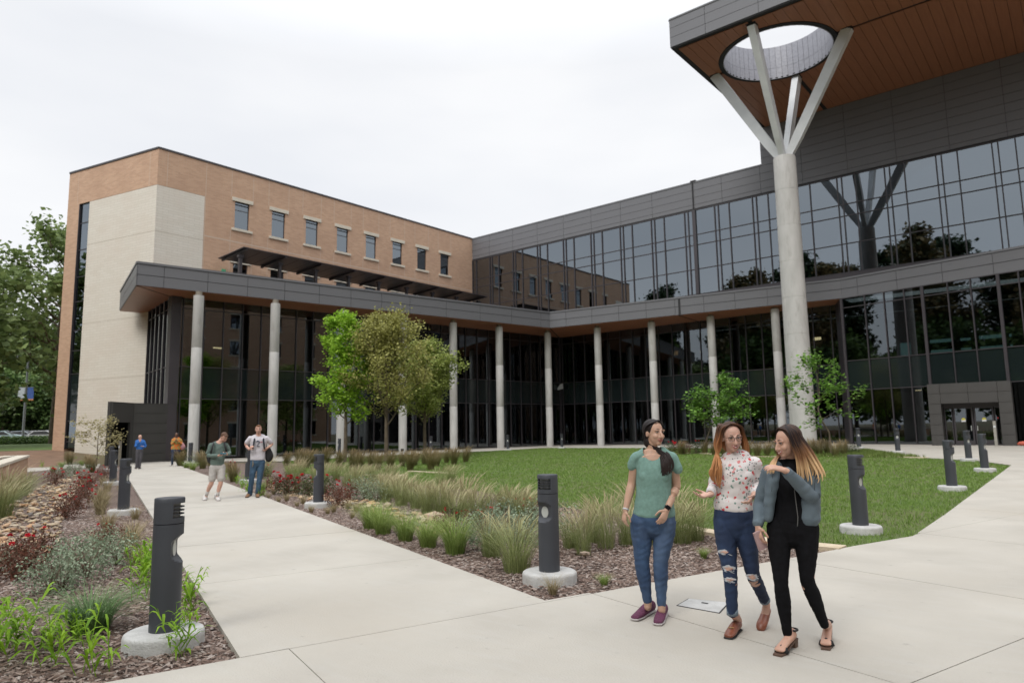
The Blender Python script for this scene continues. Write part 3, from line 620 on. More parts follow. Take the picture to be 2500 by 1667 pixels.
# --- round concrete columns under the canopy
ctops = [(486, 712), (673, 732), (836, 751), (984, 768), (1106, 781), (1218, 792), (1336.5, 806), (1458, 795), (1590, 782), (1734, 768), (1891, 750)]
def lathe(name, prof, m, parent=None, seg=28, loc=None):
    V = []; F = []
    for r, z in prof:
        for k in range(seg): a = 2 * math.pi * k / seg; V.append((r * math.cos(a), r * math.sin(a), z))
    for i in range(len(prof) - 1):
        for k in range(seg): F.append((i * seg + k, i * seg + (k + 1) % seg, (i + 1) * seg + (k + 1) % seg, (i + 1) * seg + k))
    F += [tuple(range(seg))[::-1], tuple(range((len(prof) - 1) * seg, len(prof) * seg))]
    me = mesh_from(name, V, F, m, True)
    try: me.set_sharp_from_angle(angle=R_(40))
    except Exception: pass
    return ob(name, me, parent, loc)
ordn = ['first', 'second', 'third', 'fourth', 'fifth', 'sixth', 'corner', 'first', 'second', 'third', 'fourth']
where = ['leftmost round concrete column, beside the dark entrance porch', 'round concrete column behind the young man in the white shirt', 'round concrete column behind the bright green young tree', 'round concrete column seen through the yellow-green round tree',
         'round concrete column just right of the round trees', 'round concrete column left of the one in the inner corner', 'round concrete column standing at the inner corner of the canopy', 'round concrete column one bay right of the inner corner',
         'round concrete column above the head of the woman in teal', 'round concrete column above the woman with glasses', 'slim concrete column just left of the giant column']
shaft = None; cap_me = None
for i, (u, v) in enumerate(ctops):
    g = G(u, v, 10.6); zb = zg(g.x, g.y)
    t = empty('column', (g.x, g.y, zb), random.uniform(0, 6)); tag(t, where[i], 'column', 'round concrete columns carrying the canopy')
    if shaft is None:
        shaft = lathe('shaft', [(.31, -.15), (.31, 3.49), (.303, 3.5), (.303, 3.52), (.31, 3.53), (.31, 7.0), (.303, 7.01), (.303, 7.03), (.31, 7.04), (.31, 10.33)], m_colc, t)
        cap_me = lathe('cap_plate', [(.2, 10.33), (.2, 10.6)], mat('cap_paint', (0.25, .22, .18), .7), t)
    else:
        for s_ in (shaft, cap_me): c = s_.copy(); COL.objects.link(c); c.parent = t
# --- great roof with its round opening, carried by one giant column
gr = tag(empty('entrance_roof'), 'huge cantilevered roof with timber soffit and a round opening above the entrance', 'roof')
ZS = 26.21; OX, OY, OR = -13.9, 45.1, 3.55; X0, Y0, X1, Y1 = -19.0, 39.84, 8.0, YB
jx = [PY(u, v, Y0).x for u, v in ((1722, 60), (1852.6, 30))]; st = jx[1] - jx[0]
def fas2(p, q, cuts):
    L = math.hypot(q[0] - p[0], q[1] - p[1]); cuts = [0] + [c for c in cuts if .2 < c < L - .2] + [L]
    bar('fascia_backing', p, q, 0.0, .3, ZS + .05, 28.25, m_dark, gr)
    for a, b in zip(cuts, cuts[1:]):
        for k in range(3): pgap(a, b, ZS + .12 + .66 * k, ZS + .12 + .66 * (k + 1), gr, p, q)
    bar('coping', p, q, -0.09, .4, ZS + 2.0, ZS + 2.1, m_panel, gr)
fas2((X0, Y0), (X1, Y0), [jx[0] - X0 + st * k for k in range(9)]); fas2((X0, Y1 + 8), (X0, Y0), [3.3 * k for k in range(1, 8)])
m_gap = m_dark
MB().box(X0 + .02, X1, Y0 + .02, Y1 + 8, ZS + .14, ZS + .2).V
# dark sub-soffit with the round hole, seen in the joints
def holed(z, half, R, seg=64):
    V = []; F = []
    for k in range(seg):
        a = 2 * math.pi * k / seg; c, s = math.cos(a), math.sin(a); m_ = half / max(abs(c), abs(s)); V += [(OX + R * c, OY + R * s, z), (OX + m_ * c, OY + m_ * s, z)]
    for k in range(seg): F.append((2 * k, 2 * k + 1, 2 * ((k + 1) % seg) + 1, 2 * ((k + 1) % seg)))
    return V, F
for nm, z, mm, x1 in (('sub_soffit', ZS + .06, m_dark, X1), ('roof_deck', 28.2, m_slab, X1)):
    mb = MB(); V, F = holed(z, 4.9, OR); mb.add(V, F); h = 4.9
    for a, b, c, d in ((X0, OX - h, Y0, Y1 + 8), (OX + h, x1, Y0, Y1 + 8), (OX - h, OX + h, Y0, OY - h), (OX - h, OX + h, OY + h, Y1 + 8)): mb.add([(a, c, z), (b, c, z), (b, d, z), (a, d, z)], [(0, 1, 2, 3)])
    mb.build(nm, mm, gr)
def plank(x0, x1, y0, y1):
    """a soffit board trimmed round the opening"""
    g = .012; x0 += g; x1 -= g; R = OR + .22; n = 6; xs = [x0 + (x1 - x0) * i / n for i in range(n + 1)]
    def edge(x): d = R * R - (x - OX) ** 2; return math.sqrt(d) if d > 0 else 0
    if max(edge(x) for x in xs) == 0 or y1 < OY - R or y0 > OY + R: out = [[(x0, y0), (x1, y0), (x1, y1), (x0, y1)]]
    elif y1 <= OY: out = [[(x0, y0), (x1, y0)] + [(x, min(y1, OY - edge(x) if edge(x) else y1)) for x in xs[::-1]]]
    else: out = [[(x, max(y0, OY + edge(x) if edge(x) else y0)) for x in xs] + [(x1, y1), (x0, y1)]]
    for pl_ in out:
        if max(p[1] for p in pl_) - min(p[1] for p in pl_) > .05: MB().prism(pl_, ZS + random.uniform(0, .004), ZS + .045).build('soffit_board', m_wood, gr)
bx = X0 + .38; W = .61
while bx < X1 - .1:
    for a, b in (((bx, min(bx + W, OX - .11))), (max(bx, OX + .11), bx + W)) if bx < OX < bx + W else ((bx, bx + W),):
        if b - a > .06: plank(a, b, Y0 + .33, OY - .11); plank(a, b, OY + .11, Y1 - .02)
    bx += W
# lining of the opening: vertical metal staves
nst = 56
for k in range(nst):
    a0 = 2 * math.pi * (k + .03) / nst; a1 = 2 * math.pi * (k + .97) / nst; mb = MB(); R = 3.42
    for z0, z1 in ((26.15, 26.95), (26.965, 28.55)):
        V = [(OX + r * math.cos(a), OY + r * math.sin(a), z) for z in (z0, z1) for r in (R, R + .04) for a in (a0, a1)]
        mb.add(V, [(0, 1, 5, 4), (2, 6, 7, 3), (0, 4, 6, 2), (1, 3, 7, 5), (4, 5, 7, 6), (0, 2, 3, 1)])
    mb.build('lining_stave', mat('lining_metal', (0.33, 0.335, 0.38), 0.35, spec=.5), gr)
def ringm(name, r0, r1, z0, z1, m, parent, seg=64):
    V = []; F = []
    for k in range(seg):
        a = 2 * math.pi * k / seg; V += [(OX + r * math.cos(a), OY + r * math.sin(a), z) for r, z in ((r0, z0), (r1, z0), (r1, z1), (r0, z1))]
    for k in range(seg):
        n = (k + 1) % seg
        for j in range(4): F.append((4 * k + j, 4 * k + (j + 1) % 4, 4 * n + (j + 1) % 4, 4 * n + j))
    return ob(name, mesh_from(name, V, F, m), parent)
ringm('opening_ring', 3.42, 3.74, ZS - .03, ZS + .05, m_dark, gr); ringm('opening_drum', 3.47, 3.60, ZS + .05, 28.58, m_panel, gr)
gc = tag(empty('giant_column', (OX, OY, .16)), 'giant round concrete column with four white steel arms carrying the big roof', 'column')
prof = [(.77, -.3), (.765, .0)]
for k in range(8):
    z = .0 + 2.36 * (k + 1); r = .765 - .009 * z / 2.36 * 1.0
    prof += [(r, z - .03), (r - .012, z - .02), (r - .012, z + .01), (r - .001, z + .02)]
prof = [p for p in prof if p[1] < 18.7] + [(.69, 18.75), (.66, 18.82), (.3, 18.95)]
lathe('shaft', prof, m_colc, gc, 40)
for dx, dy in ((-4.35, 0), (0, -4.5), (0, 4.1), (4.4, 0)):
    o = Vector((dx, dy, 0)).normalized(); p0 = o * .16 + Vector((0, 0, 18.6)); p1 = Vector((dx, dy, ZS - .16)); t = (p1 - p0).normalized(); sd = o.cross(Vector((0, 0, 1))).normalized(); up = t.cross(sd).normalized()
    mb = MB(); V = []
    for p, a, b in ((p0, .16, .20), (p0 + t * 1.6, .19, .30), (p1 - t * .6, .22, .33), (p1, .22, .33)): V += [p + sd * a * i + up * b * j for i, j in ((-1, -1), (1, -1), (1, 1), (-1, 1))]
    F = [(3, 2, 1, 0), (12, 13, 14, 15)] + [(4 * s + j, 4 * s + (j + 1) % 4, 4 * s + 4 + (j + 1) % 4, 4 * s + 4 + j) for s in range(3) for j in range(4)]
    mb.add(V, F); ar = mb.build('steel_arm', m_steel, gc)
    MB().box(dx - .3, dx + .3, dy - .3, dy + .3, ZS - .17, ZS + .02).build('bearing_plate', m_dark, ar)
# --- pergola on the canopy roof
pg = tag(empty('pergola'), 'low dark steel pergola standing on the canopy roof before the brick wall', 'pergola')
for k in range(9):
    y = 26.2 + 3.315 * k
    MB().box(-48.3, -48.08, y - .11, y + .11, 11.8, 14.95).build('post', m_mull, pg)
    mb = MB(); V = [(-50.9, 14.98), (-47.3, 15.2), (-47.3, 15.32), (-50.9, 15.14)]
    mb.add([(x, y - .07, z) for x, z in V] + [(x, y + .07, z) for x, z in V], [(0, 1, 2, 3), (7, 6, 5, 4), (0, 4, 5, 1), (1, 5, 6, 2), (2, 6, 7, 3), (3, 7, 4, 0)]).build('rafter', m_mull, pg)
    MB().box(-48.35, -48.03, y - .2, y + .2, 14.8, 14.98).build('bracket', m_mull, pg)
    if k < 8:
        for j in range(1, 3): MB().add([(-50.95, y + 1.1 * j - .03, 15.0), (-47.25, y + 1.1 * j - .03, 15.24), (-47.25, y + 1.1 * j + .03, 15.24), (-50.95, y + 1.1 * j + .03, 15.0)], [(0, 3, 2, 1)]).build('batten', m_dark, pg)
        mb = MB(); V = [(-51.0, 15.15), (-47.2, 15.35), (-47.2, 15.41), (-51.0, 15.21)]
        mb.add([(x, y - .3 if k == 0 else y + .005, z) for x, z in V] + [(x, y + 3.31 + (.4 if k == 7 else 0), z) for x, z in V], [(0, 1, 2, 3), (7, 6, 5, 4), (0, 4, 5, 1), (1, 5, 6, 2), (2, 6, 7, 3), (3, 7, 4, 0)]).build('deck_panel', m_mull, pg)
# --- dark entrance porch at the end of the path
po = tag(empty('entrance_porch'), 'dark metal entrance porch at the far end of the path beneath the cream wall', 'porch')
q0, q1, q2 = (-43.25, 15.9), (-44.65, 17.75), (-44.95, 19.9)
Lq = math.hypot(q1[0] - q0[0], q1[1] - q0[1])
zt = 3.6
for a, b, z0, z1 in ((0, .2, 0, 2.42), (Lq - .28, Lq, 0, 2.42), (0, Lq, 2.42, zt)): bar('porch_panel', lerp(q0, q1, a + .006), lerp(q0, q1, b - .006), 0, .15, z0 - .1 if z0 == 0 else z0, z1 - .006, m_box, po)
for k in range(6): bar('porch_panel', lerp(q1, q2, .01), q2, 0, .12, -.1 + .617 * k, -.1 + .617 * (k + 1) - .012, m_box, po)
MB().prism([q0, q1, q2, (-52, 21.2), (-52, 19.35)], zt - .08, zt).build('porch_roof', m_box, po)
MB().quadbox((-52, 19.2), (-43.3, 15.95), 0.1, -.1, zt - .05).build('side_wall', m_box, po)
MB().quadbox((-46.6, 17.3), (-46.3, 20.3), .1, 0, zt - .1).build('inner_wall', m_dark, po)
MB().prism([q0, q1, (-46.3, 20), (-46.3, 17.3)], .0, .012).build('mat', m_dark, po)
MB().prism([(-44.95, 19.9), (-44.85, 20.4), (-45.3, 20.6), (-45.5, 19.9)], 0, 3.6).build('corner_post', m_mull, po)
# --- metal entrance portal and doors under the glass on the right
dp = tag(empty('entrance_portal'), 'grey metal entrance portal with double glass doors at the foot of the right facade', 'portal')
X = lambda u: PY(u, 1050, 50.0).x
zb = .17; px0, px1, ox0, ox1 = -7.75, -3.46, -7.08, -4.14
for a, b in ((px0, ox0), (ox1, px1)):
    for k in range(4): bar('portal_panel', (a + .008, 50), (b - .008, 50), 0, .9, zb + .64 * k, zb + .64 * (k + 1) - .014, m_panel if False else m_box, dp)
hx = [px0, ox0, -5.62, ox1, px1]
for a, b in zip(hx, hx[1:]):
    for z0, z1 in ((zb + 2.56, 3.36), (3.36, 3.97)): bar('portal_panel', (a + .008, 50), (b - .008, 50), 0, .9, z0, z1 - .014, m_box, dp)
MB().box(px0 + .05, px1 - .05, 50.05, 52.4, 3.8, 3.93).build('portal_roof', m_dark, dp); MB().box(px0 + .03, px0 + .09, 50.1, 52.6, 0, 3.9).build('side_wall', m_box, dp); MB().box(px1 - .09, px1 - .03, 50.1, 51.3, 0, 3.9).build('side_wall', m_box, dp)
yd = 50.75
bar('door_frame', (ox0, yd), (ox1, yd), -.04, .06, 2.5, 2.73, m_mull, dp)
for x0, x1, leaf in ((-7.05, -6.62, 0), (-6.58, -5.55, 1), (-5.51, -4.5, 1), (-4.46, -4.16, 0)):
    d_ = MB(); f = .09 if leaf else .05
    d_.box(x0, x0 + f, yd, yd + .05, zb, 2.5).box(x1 - f, x1, yd, yd + .05, zb, 2.5).box(x0 + f, x1 - f, yd, yd + .05, 2.4, 2.5).box(x0 + f, x1 - f, yd, yd + .05, zb, zb + (.28 if leaf else .1))
    d_ = d_.build('door' if leaf else 'sidelight', m_mull, dp); MB().box(x0 + f, x1 - f, yd + .02, yd + .03, zb + .1, 2.4).build('pane', m_glass, d_)
    if leaf:
        hx_ = x1 - .14 if x0 < -6 else x0 + .14; MB().box(hx_ - .015, hx_ + .015, yd - .07, yd - .03, 1.05, 1.35).build('handle', m_lens, d_)
        cxs = (x0 + x1) / 2; mb = MB(); mb.prism([(cxs - .11, 0), (cxs + .11, 0), (cxs + .11, .06), (cxs - .11, .06)], 0, 0); st_ = MB()
        st_.add([(cxs + a, yd - .006, z) for a, z in ((-.11, 1.60), (.11, 1.60), (.11, 1.70), (-.11, 1.70))], [(0, 1, 2, 3)]); st_.build('door_sticker', mat('sticker_white', (.75, .75, .75), .6), d_)
        n = 10; st_ = MB(); st_.add([(cxs + .11 * math.cos(math.pi * i / n), yd - .006, 1.702 + .13 * math.sin(math.pi * i / n)) for i in range(n + 1)], [tuple(range(n + 1))]); st_.build('door_sticker', mat('sticker_yellow', (.62, .56, .08), .6), d_)
MB().box(-4.35, -4.27, yd - .03, yd - .005, 1.75, 1.83).build('door_sign', mat('sign_red', (.5, .04, .04), .6), dp)
# orange sand bags by the portal
m_bag = mat('red_plastic', (0.55, 0.13, 0.08), .6, (0.42, 0.08, .05), 8)
for i, (x, s, lb) in enumerate(((-3.15, .30, 'smaller red bag lying at the foot of the entrance portal'), (-2.62, .40, 'larger red bag lying beside the smaller one near the entrance'))):
    mb = MB(); mb.tube([(x - s, 49.85, .26), (x - s * .6, 49.85, .29), (x, 49.8, .31), (x + s * .6, 49.86, .29), (x + s, 49.85, .25)], [.04, .11, .13, .11, .03], 8)
    tag(mb.build('sand_bag', m_bag, smooth=True), lb, 'bag', 'red bags beside the entrance portal')

# --- neighbouring brick building out of frame on the right, mirrored in the podium glass
nb = tag(empty('neighbour_building'), 'tan brick building outside the frame on the right, mirrored in the podium glass', 'building')
hl = [(3 + 6.2 * k, 4.6 + 6.2 * k, z, z + 2.3) for k in range(8) for z in (1.2, 5.6, 10.0, 14.4, 18.8)]
wall_holes('brick_wall', (24, 54), (24, 2), -.2, 23, hl, m_brick, nb)
for a, b, c, e in hl: bar('pane', (24, 54 - a), (24, 54 - b), .15, .17, c, e, m_glassu, nb); bar('lintel', (24, 54 - a + .2), (24, 54 - b - .2), -.08, .1, e, e + .3, m_sill, nb); bar('sill', (24, 54 - a + .2), (24, 54 - b - .2), -.1, .1, c - .2, c, m_sill, nb)
MB().box(24.45, 40, 2, 54, -.2, 22.9).build('core', m_dark, nb)
# ------------------------------------------------------------------ bollards
def make_bollard():
    t = empty('bollard'); R = .115; n = 36
    lathe('footing', [(.30, -.2), (.30, .088), (.292, .108), (.275, .118), (.0001, .120)], m_base, t, 40)
    # pole with a scooped niche facing local +x
    zs = [.10, .25, .4, .55, .638] + [.643 + .222 * i / 14 for i in range(15)] + [.90, .950]
    def clipx(z):
        k = (z - .643) / .222
        return R - .068 * min(1, 1.45 * math.sin(math.pi * min(max(k, 0), 1))) ** 0.9 if 0 < k < 1 else R
    V = []; F = []
    for z in zs:
        for k in range(n):
            a = 2 * math.pi * k / n; V.append((min(R * math.cos(a), clipx(z)), R * math.sin(a), z))
    for i in range(len(zs) - 1):
        for k in range(n): F.append((i * n + k, i * n + (k + 1) % n, (i + 1) * n + (k + 1) % n, (i + 1) * n + k))
    F.append(tuple((len(zs) - 1) * n + k for k in range(n)))
    me = mesh_from('pole', V, F, m_bol, True)
    try: me.set_sharp_from_angle(angle=R_(32))
    except Exception: pass
    ob('pole', me, t)
    L = []; 
    for k in range(24): a = 2 * math.pi * k / 24; L.append((.044, .052 * math.cos(a), .752 + .062 * math.sin(a)))
    L2 = [(x + .008, y, z) for x, y, z in L]; mesh = MB().add(L + L2, [tuple(range(24, 48)), tuple(range(24))[::-1]] + [(k, (k + 1) % 24, 24 + (k + 1) % 24, 24 + k) for k in range(24)])
    mesh.build('lens', m_lens, t)
    # head: back shell, translucent core, louver blades, lid
    sh = MB(); a0 = R_(62); m_ = 20; V = []
    for z in (.998, 1.13):
        for r in (R, R - .02):
            for k in range(m_ + 1): a = a0 + (2 * math.pi - 2 * a0) * k / m_; V.append((r * math.cos(a), r * math.sin(a), z))
    q = m_ + 1; F = []
    for k in range(m_): F += [(k, k + 1, 2 * q + k + 1, 2 * q + k), (q + k + 1, q + k, 3 * q + k, 3 * q + k + 1)]
    F += [(0, 2 * q, 3 * q, q), (m_, q + m_, 3 * q + m_, 2 * q + m_)]
    me = mesh_from('head_shell', V, F, m_bol, True)
    try: me.set_sharp_from_angle(angle=R_(40))
    except Exception: pass
    ob('head_shell', me, t)
    lathe('core', [(.082, .99), (.082, 1.118)], m_lensd, t, 20); lathe('head_collar', [(R, .956), (R, 1.0)], m_bol, t, 36)
    for z in (1.024, 1.052, 1.080): lathe('louver_blade', [(R - .003, z), (R - .003, z + .007)], m_bol, t, 32)
    lathe('lid', [(R, 1.115), (R, 1.15), (R - .006, 1.158)], m_bol, t, 36)
    return t
bspec = [  # pixel of the foot centre, direction the niche faces (world degrees), label
 ((400, 1560), 52, 'nearest dark grey bollard, on a thick round footing among bright grass blades at lower left'),
 ((301, 1251), 48, 'dark grey bollard second from the front along the left edge of the path'),
 ((275, 1180), 52, 'dark grey bollard third from the front along the left edge of the path'),
 ((271, 1147), 52, 'dark grey bollard farthest back on the left, before the dark porch'),
 ((777, 1233), 243, 'dark grey bollard in front of the red roses between the path and the lawn'),
 ((1342, 1409), 262, 'dark grey bollard with white footing in the middle of the photo beside tall grasses'),
 ((606, 1175), 240, 'dark grey bollard partly hidden behind the man in the white shirt'),
 ((464, 1133), 200, 'dark grey bollard by the first column, behind a pale shrub near the woman in orange'),
 ((828, 1113), 215, 'dark grey bollard standing before the third column, beyond the green tree'),
 ((1052, 1104), 300, 'dark grey bollard left of the fifth column at the far edge of the lawn'),
 ((1240, 1098), 300, 'dark grey bollard right of the sixth column at the far edge of the lawn'),
 ((1372, 1093), 330, 'slim dark grey bollard right of the inner corner column at the lawn edge'),
 ((2102, 1293), 352, 'dark grey bollard on the lawn nearest the woman in the denim jacket'),
 ((2325, 1193), 352, 'dark grey bollard second nearest along the right lawn edge'),
 ((2366, 1123), 330, 'dark grey bollard on the far side of the lawn tip, before the doors'),
 ((2405, 1148), 352, 'dark grey bollard near the tip of the lawn, right of the doors'),
 ((2193, 1106), 300, 'dark grey bollard on the verge left of the entrance portal'),
 ((2098, 1095), 300, 'dark grey bollard behind the two small shrubby trees at right')]
proto_b = None
for (u, v), ang, lb in bspec:
    g = G(u, v)
    if proto_b is None: proto_b = make_bollard(); t = proto_b
    else: t = copy_tree(proto_b)
    t.location = (g.x, g.y, g.z - (.045 if (in_poly(g.x, g.y, lawn_poly) or in_poly(g.x, g.y, bedL) or in_poly(g.x, g.y, bedR)) else 0)); t.rotation_euler.z = R_(ang)
    if math.hypot(g.x, g.y) > 9: t.scale = (1, 1, 1.02)
    tag(t, lb, 'bollard', 'bollard lights around the courtyard')
for (u, v), ht, lb, m in (((2433, 1088), 1.42, 'pale silver door operator post before the entrance doors', m_silver), ((291, 1136), 1.32, 'thin bronze door operator post before the dark porch', m_tan)):
    g = G(u, v); t = tag(empty('operator_post', g), lb, 'post', 'door operator posts'); w = .07
    MB().box(-w, w, -w * .7, w * .7, 0, ht).build('post_body', m, t); MB().box(-w * .8, w * .8, -w * .7 - .012, -w * .7, ht - .36, ht - .24).build('push_plate', m_steel, t); MB().box(-w - .01, w + .01, -w * .7 - .01, w * .7 + .01, ht, ht + .03).build('cap', m, t)
# uplights in the tree bed
for (u, v), lb in (((880, 1132), 'small black spotlight in the grasses left of the round tree'), ((982, 1108), 'small black spotlight beside the trunk of the round tree')):
    g = G(u, v); t = tag(empty('spotlight', g), lb, 'spotlight', 'tree spotlights'); lathe('lamp_head', [(.06, .16), (.10, .22), (.11, .36), (.10, .37)], m_dark, t, 14); lathe('stake', [(.02, -.05), (.02, .18)], m_dark, t, 8)

# ------------------------------------------------------------------ trees
def tree_skeleton(h, r0, crown_lo, spread, seed, nb=9, levels=2, up=0.5, wob=.06, lead=1.0):
    rd = random.Random(seed); segs = []; tips = []
    trunk = []; x = y = 0
    for i in range(9):
        z = h * lead * i / 8; x += rd.uniform(-wob, wob) * h * .06; y += rd.uniform(-wob, wob) * h * .06; trunk.append(Vector((x, y, z)))
    segs.append((trunk, [r0 * (1 - .88 * i / 8) for i in range(9)]))
    def branch(p, d, L, r, lv):
        pts = [p]; q = p.copy(); dd = d.copy(); n = 5
        for i in range(n):
            dd = (dd + Vector((rd.uniform(-.22, .22), rd.uniform(-.22, .22), rd.uniform(-.05, .2) * up))).normalized(); q = q + dd * L / n; pts.append(q.copy())
            if i >= 1: tips.append((q.copy(), lv))
        segs.append((pts, [r * (1 - .8 * i / n) for i in range(n + 1)]))
        if lv > 0:
            for k in range(rd.choice((3, 4, 4))):
                i = rd.randint(1, n); a = rd.uniform(0, 6.28); s = dd.orthogonal().normalized(); s = Matrix.Rotation(a, 3, dd) @ s
                branch(pts[i], (dd * .55 + s * .75 + Vector((0, 0, .12))).normalized(), L * rd.uniform(.38, .6), r * .45, lv - 1)
    for k in range(nb):
        f = (k + .5) / nb; z = crown_lo + (h * lead * .97 - crown_lo) * f; i = min(int(z / (h * lead) * 8), 7); t = z / (h * lead) * 8 - i; p = trunk[i].lerp(trunk[i + 1], t)
        a = k * 2.4 + rd.uniform(-.4, .4); L = spread(f) * rd.uniform(.8, 1.15); d = Vector((math.cos(a), math.sin(a), up * rd.uniform(.7, 1.4))).normalized(); branch(p, d, L, r0 * .38 * (1 - .55 * f), levels)
    tips.append((trunk[-1], 0)); return segs, tips
def leaves_mesh(name, tips, per, size, spreadr, m, seed, droop=0.0, flat=.0, elong=1.0, keep=None):
    rg = np.random.default_rng(seed); T = np.array([[t.x, t.y, t.z] for t, _ in tips]); T = np.repeat(T, per, 0); N = len(T)
    P = T + rg.normal(0, spreadr, (N, 3)) * [1, 1, .8]
    if keep is not None: k = keep(P); P = P[k]; N = len(P)
    s = size * rg.uniform(.6, 1.25, N)[:, None]
    a = rg.normal(0, 1, (N, 3)); a[:, 2] *= (.4 + flat * 0); a[:, 2] -= droop; a /= np.linalg.norm(a, axis=1)[:, None]
    b = np.cross(a, rg.normal(0, 1, (N, 3)) * [1, 1, .3] + [0, 0, .9 + flat]); b /= (np.linalg.norm(b, axis=1)[:, None] + 1e-6); c = np.cross(a, b)
    V = np.stack([P - a * s * .5 * elong, P + b * s * .42 + c * s * .10, P + a * s * .55 * elong, P - b * s * .42 + c * s * .10], 1).reshape(-1, 3)
    return mesh_np(name, V, np.arange(4 * N).reshape(-1, 4), m)
def limbs_mesh(name, segs, m, seg=7, rmin=.004):
    mb = MB()
    for pts, rad in segs: mb.tube(pts, [max(r, rmin) for r in rad], seg if rad[0] > .03 else 4, cap=False)
    return mesh_from(name, mb.V, mb.F, m, True)
def plant_tree(name, loc, label, cat, segs, lv, group=None, rz=0, scale=1.0, mk=m_bark, crown='crown'):
    t = empty(name, loc, rz); t.scale = (scale,) * 3; tag(t, label, cat, group)
    # the lowest segment is the trunk, the rest are limbs
    ob('trunk', limbs_mesh('trunk', segs[:1], mk, 12), t); ob('limbs', limbs_mesh('limbs', segs[1:], mk), t); ob(crown, lv, t); return t
m_lf1 = leafmat('oak_leaf_bright', (0.38, 0.60, 0.06), (0.17, 0.33, 0.025), trans=.38)
m_lf2 = leafmat('maple_leaf_olive', (0.50, 0.49, 0.16), (0.24, 0.24, 0.07), trans=.35)
m_lf2b = leafmat('maple_leaf_green', (0.40, 0.46, 0.13), (0.18, 0.23, 0.055), trans=.35)
m_lf3 = leafmat('redbud_leaf', (0.22, 0.40, 0.07), (0.09, 0.20, 0.03), trans=.3)
m_lfbg = leafmat('wood_leaf', (0.14, 0.22, 0.065), (0.05, 0.095, 0.028), trans=.3)
m_lfbg2 = leafmat('wood_leaf_light', (0.25, 0.33, 0.12), (0.10, 0.15, 0.05), trans=.35)
m_pine = leafmat('pine_needles', (0.05, 0.085, 0.035), (0.02, 0.04, 0.018), trans=.12)
m_pine2 = leafmat('pine_needles_dry', (0.22, 0.16, 0.07), (0.06, 0.07, 0.03), trans=.12)
# upright bright green oak
g = G(842, 1126); h = 8.2
sg, tp = tree_skeleton(h, .11, 1.9, lambda f: 1.75 * (1 - f) ** .7 + .45, 11, nb=20, levels=1, up=.75)
lv = leaves_mesh('crown', tp, 26, .15, .20, m_lf1, 3, elong=1.1)
plant_tree('oak_tree', (g.x, g.y, g.z - .05), 'bright lime green upright young tree growing left of the round trees', 'tree', sg, lv, rz=1.0)
def rspread(f): return 2.75 * math.sqrt(max(0.03, 1 - (1.9 * (f - .28)) ** 2)) if f > .28 else 2.75 * (.72 + .28 * f / .28)
g = G(943, 1124); sg, tp = tree_skeleton(7.75, .12, 1.75, lambda f: (2.95 * (1 - f ** 1.8) + .4) * 1.0, 21, nb=24, levels=1, up=.95)
lv = leaves_mesh('crown', tp, 34, .13, .26, m_lf2, 5)
plant_tree('maple_tree', (g.x, g.y, g.z - .05), 'yellowish olive rounded young tree, the nearer of the pair left of the lawn', 'tree', sg, lv, 'round trees in the courtyard bed', rz=.4)
g = G(1037, 1112); sg, tp = tree_skeleton(6.9, .12, 1.75, lambda f: 2.75 * (1 - f ** 1.8) + .4, 33, nb=24, levels=1, up=.85)
lv = leaves_mesh('crown', tp, 40, .16, .25, m_lf2b, 6)
plant_tree('maple_tree', (g.x, g.y, g.z - .05), 'greener rounded young tree, the right hand one of the pair beside the lawn', 'tree', sg, lv, 'round trees in the courtyard bed', rz=2.2)
for (u, v), hh, sp, seed, lb in (((1800, 1104), 3.9, 1.5, 41, 'small multi-branched tree with round leaves between the woman with glasses and the giant column'),
                           ((2043, 1110), 4.4, 2.1, 42, 'small sparse redbud tree right of the giant column'), ((1722, 1106), 3.3, 1.6, 47, 'leftmost small leafy redbud tree, above the woman with glasses')):
    g = G(u, v); sg, tp = tree_skeleton(hh, .05, 1.2, lambda f: sp * (1.0 - .45 * f), seed, nb=9, levels=1, up=.5, wob=.9)
    lv = leaves_mesh('crown', tp, 7, .19, .15, m_lf3, seed, flat=2.0, droop=.1)
    plant_tree('redbud_tree', (g.x, g.y, g.z - .04), lb, 'tree', sg, lv, 'small redbud trees before the giant column', rz=seed)
# the great tree behind the left end of the building and the woods beyond the car park
def far(u, d, z=0): r = ray(u, 1060); k = d / math.hypot(r[0], r[1]); return Vector((r[0] * k, r[1] * k, z))
sg, tp = tree_skeleton(20.8, .5, 5.0, lambda f: 8.0 * (1 - .75 * f) ** .9 + .6, 61, nb=22, levels=2, up=.45)
lv = leaves_mesh('crown', tp, 5, .50, .60, m_lfbg2, 8)
plant_tree('big_tree', far(133, 80, .5), 'very tall airy green tree rising behind the left end of the brick wing', 'tree', sg, lv)
sg, tp = tree_skeleton(17, .4, 3.2, lambda f: 6.0 * (1 - .6 * f), 63, nb=16, levels=2, up=.4)
lv = leaves_mesh('crown', tp, 7, .6, .7, m_lfbg2, 9)
bt = plant_tree('side_tree', far(-185, 72, .2), 'leafy tree at the left border with branches reaching into the sky', 'tree', sg, lv)
bgt = []
for kind, (seed, hh, m) in enumerate(((71, 15, m_lfbg), (72, 13, m_lfbg2), (73, 17, m_lfbg))):
    sg, tp = tree_skeleton(hh, .3, 2.0, lambda f: hh * .38 * math.sqrt(max(.05, 1 - (2 * f - .75) ** 2)) + .5, seed, nb=15, levels=1, up=.5)
    lv = leaves_mesh('crown', tp, 26, .85, 1.0, m, seed); t = plant_tree('wood_tree', (0, 0, 0), '', 'tree', sg, lv, 'trees beyond the car park'); bgt.append(t)
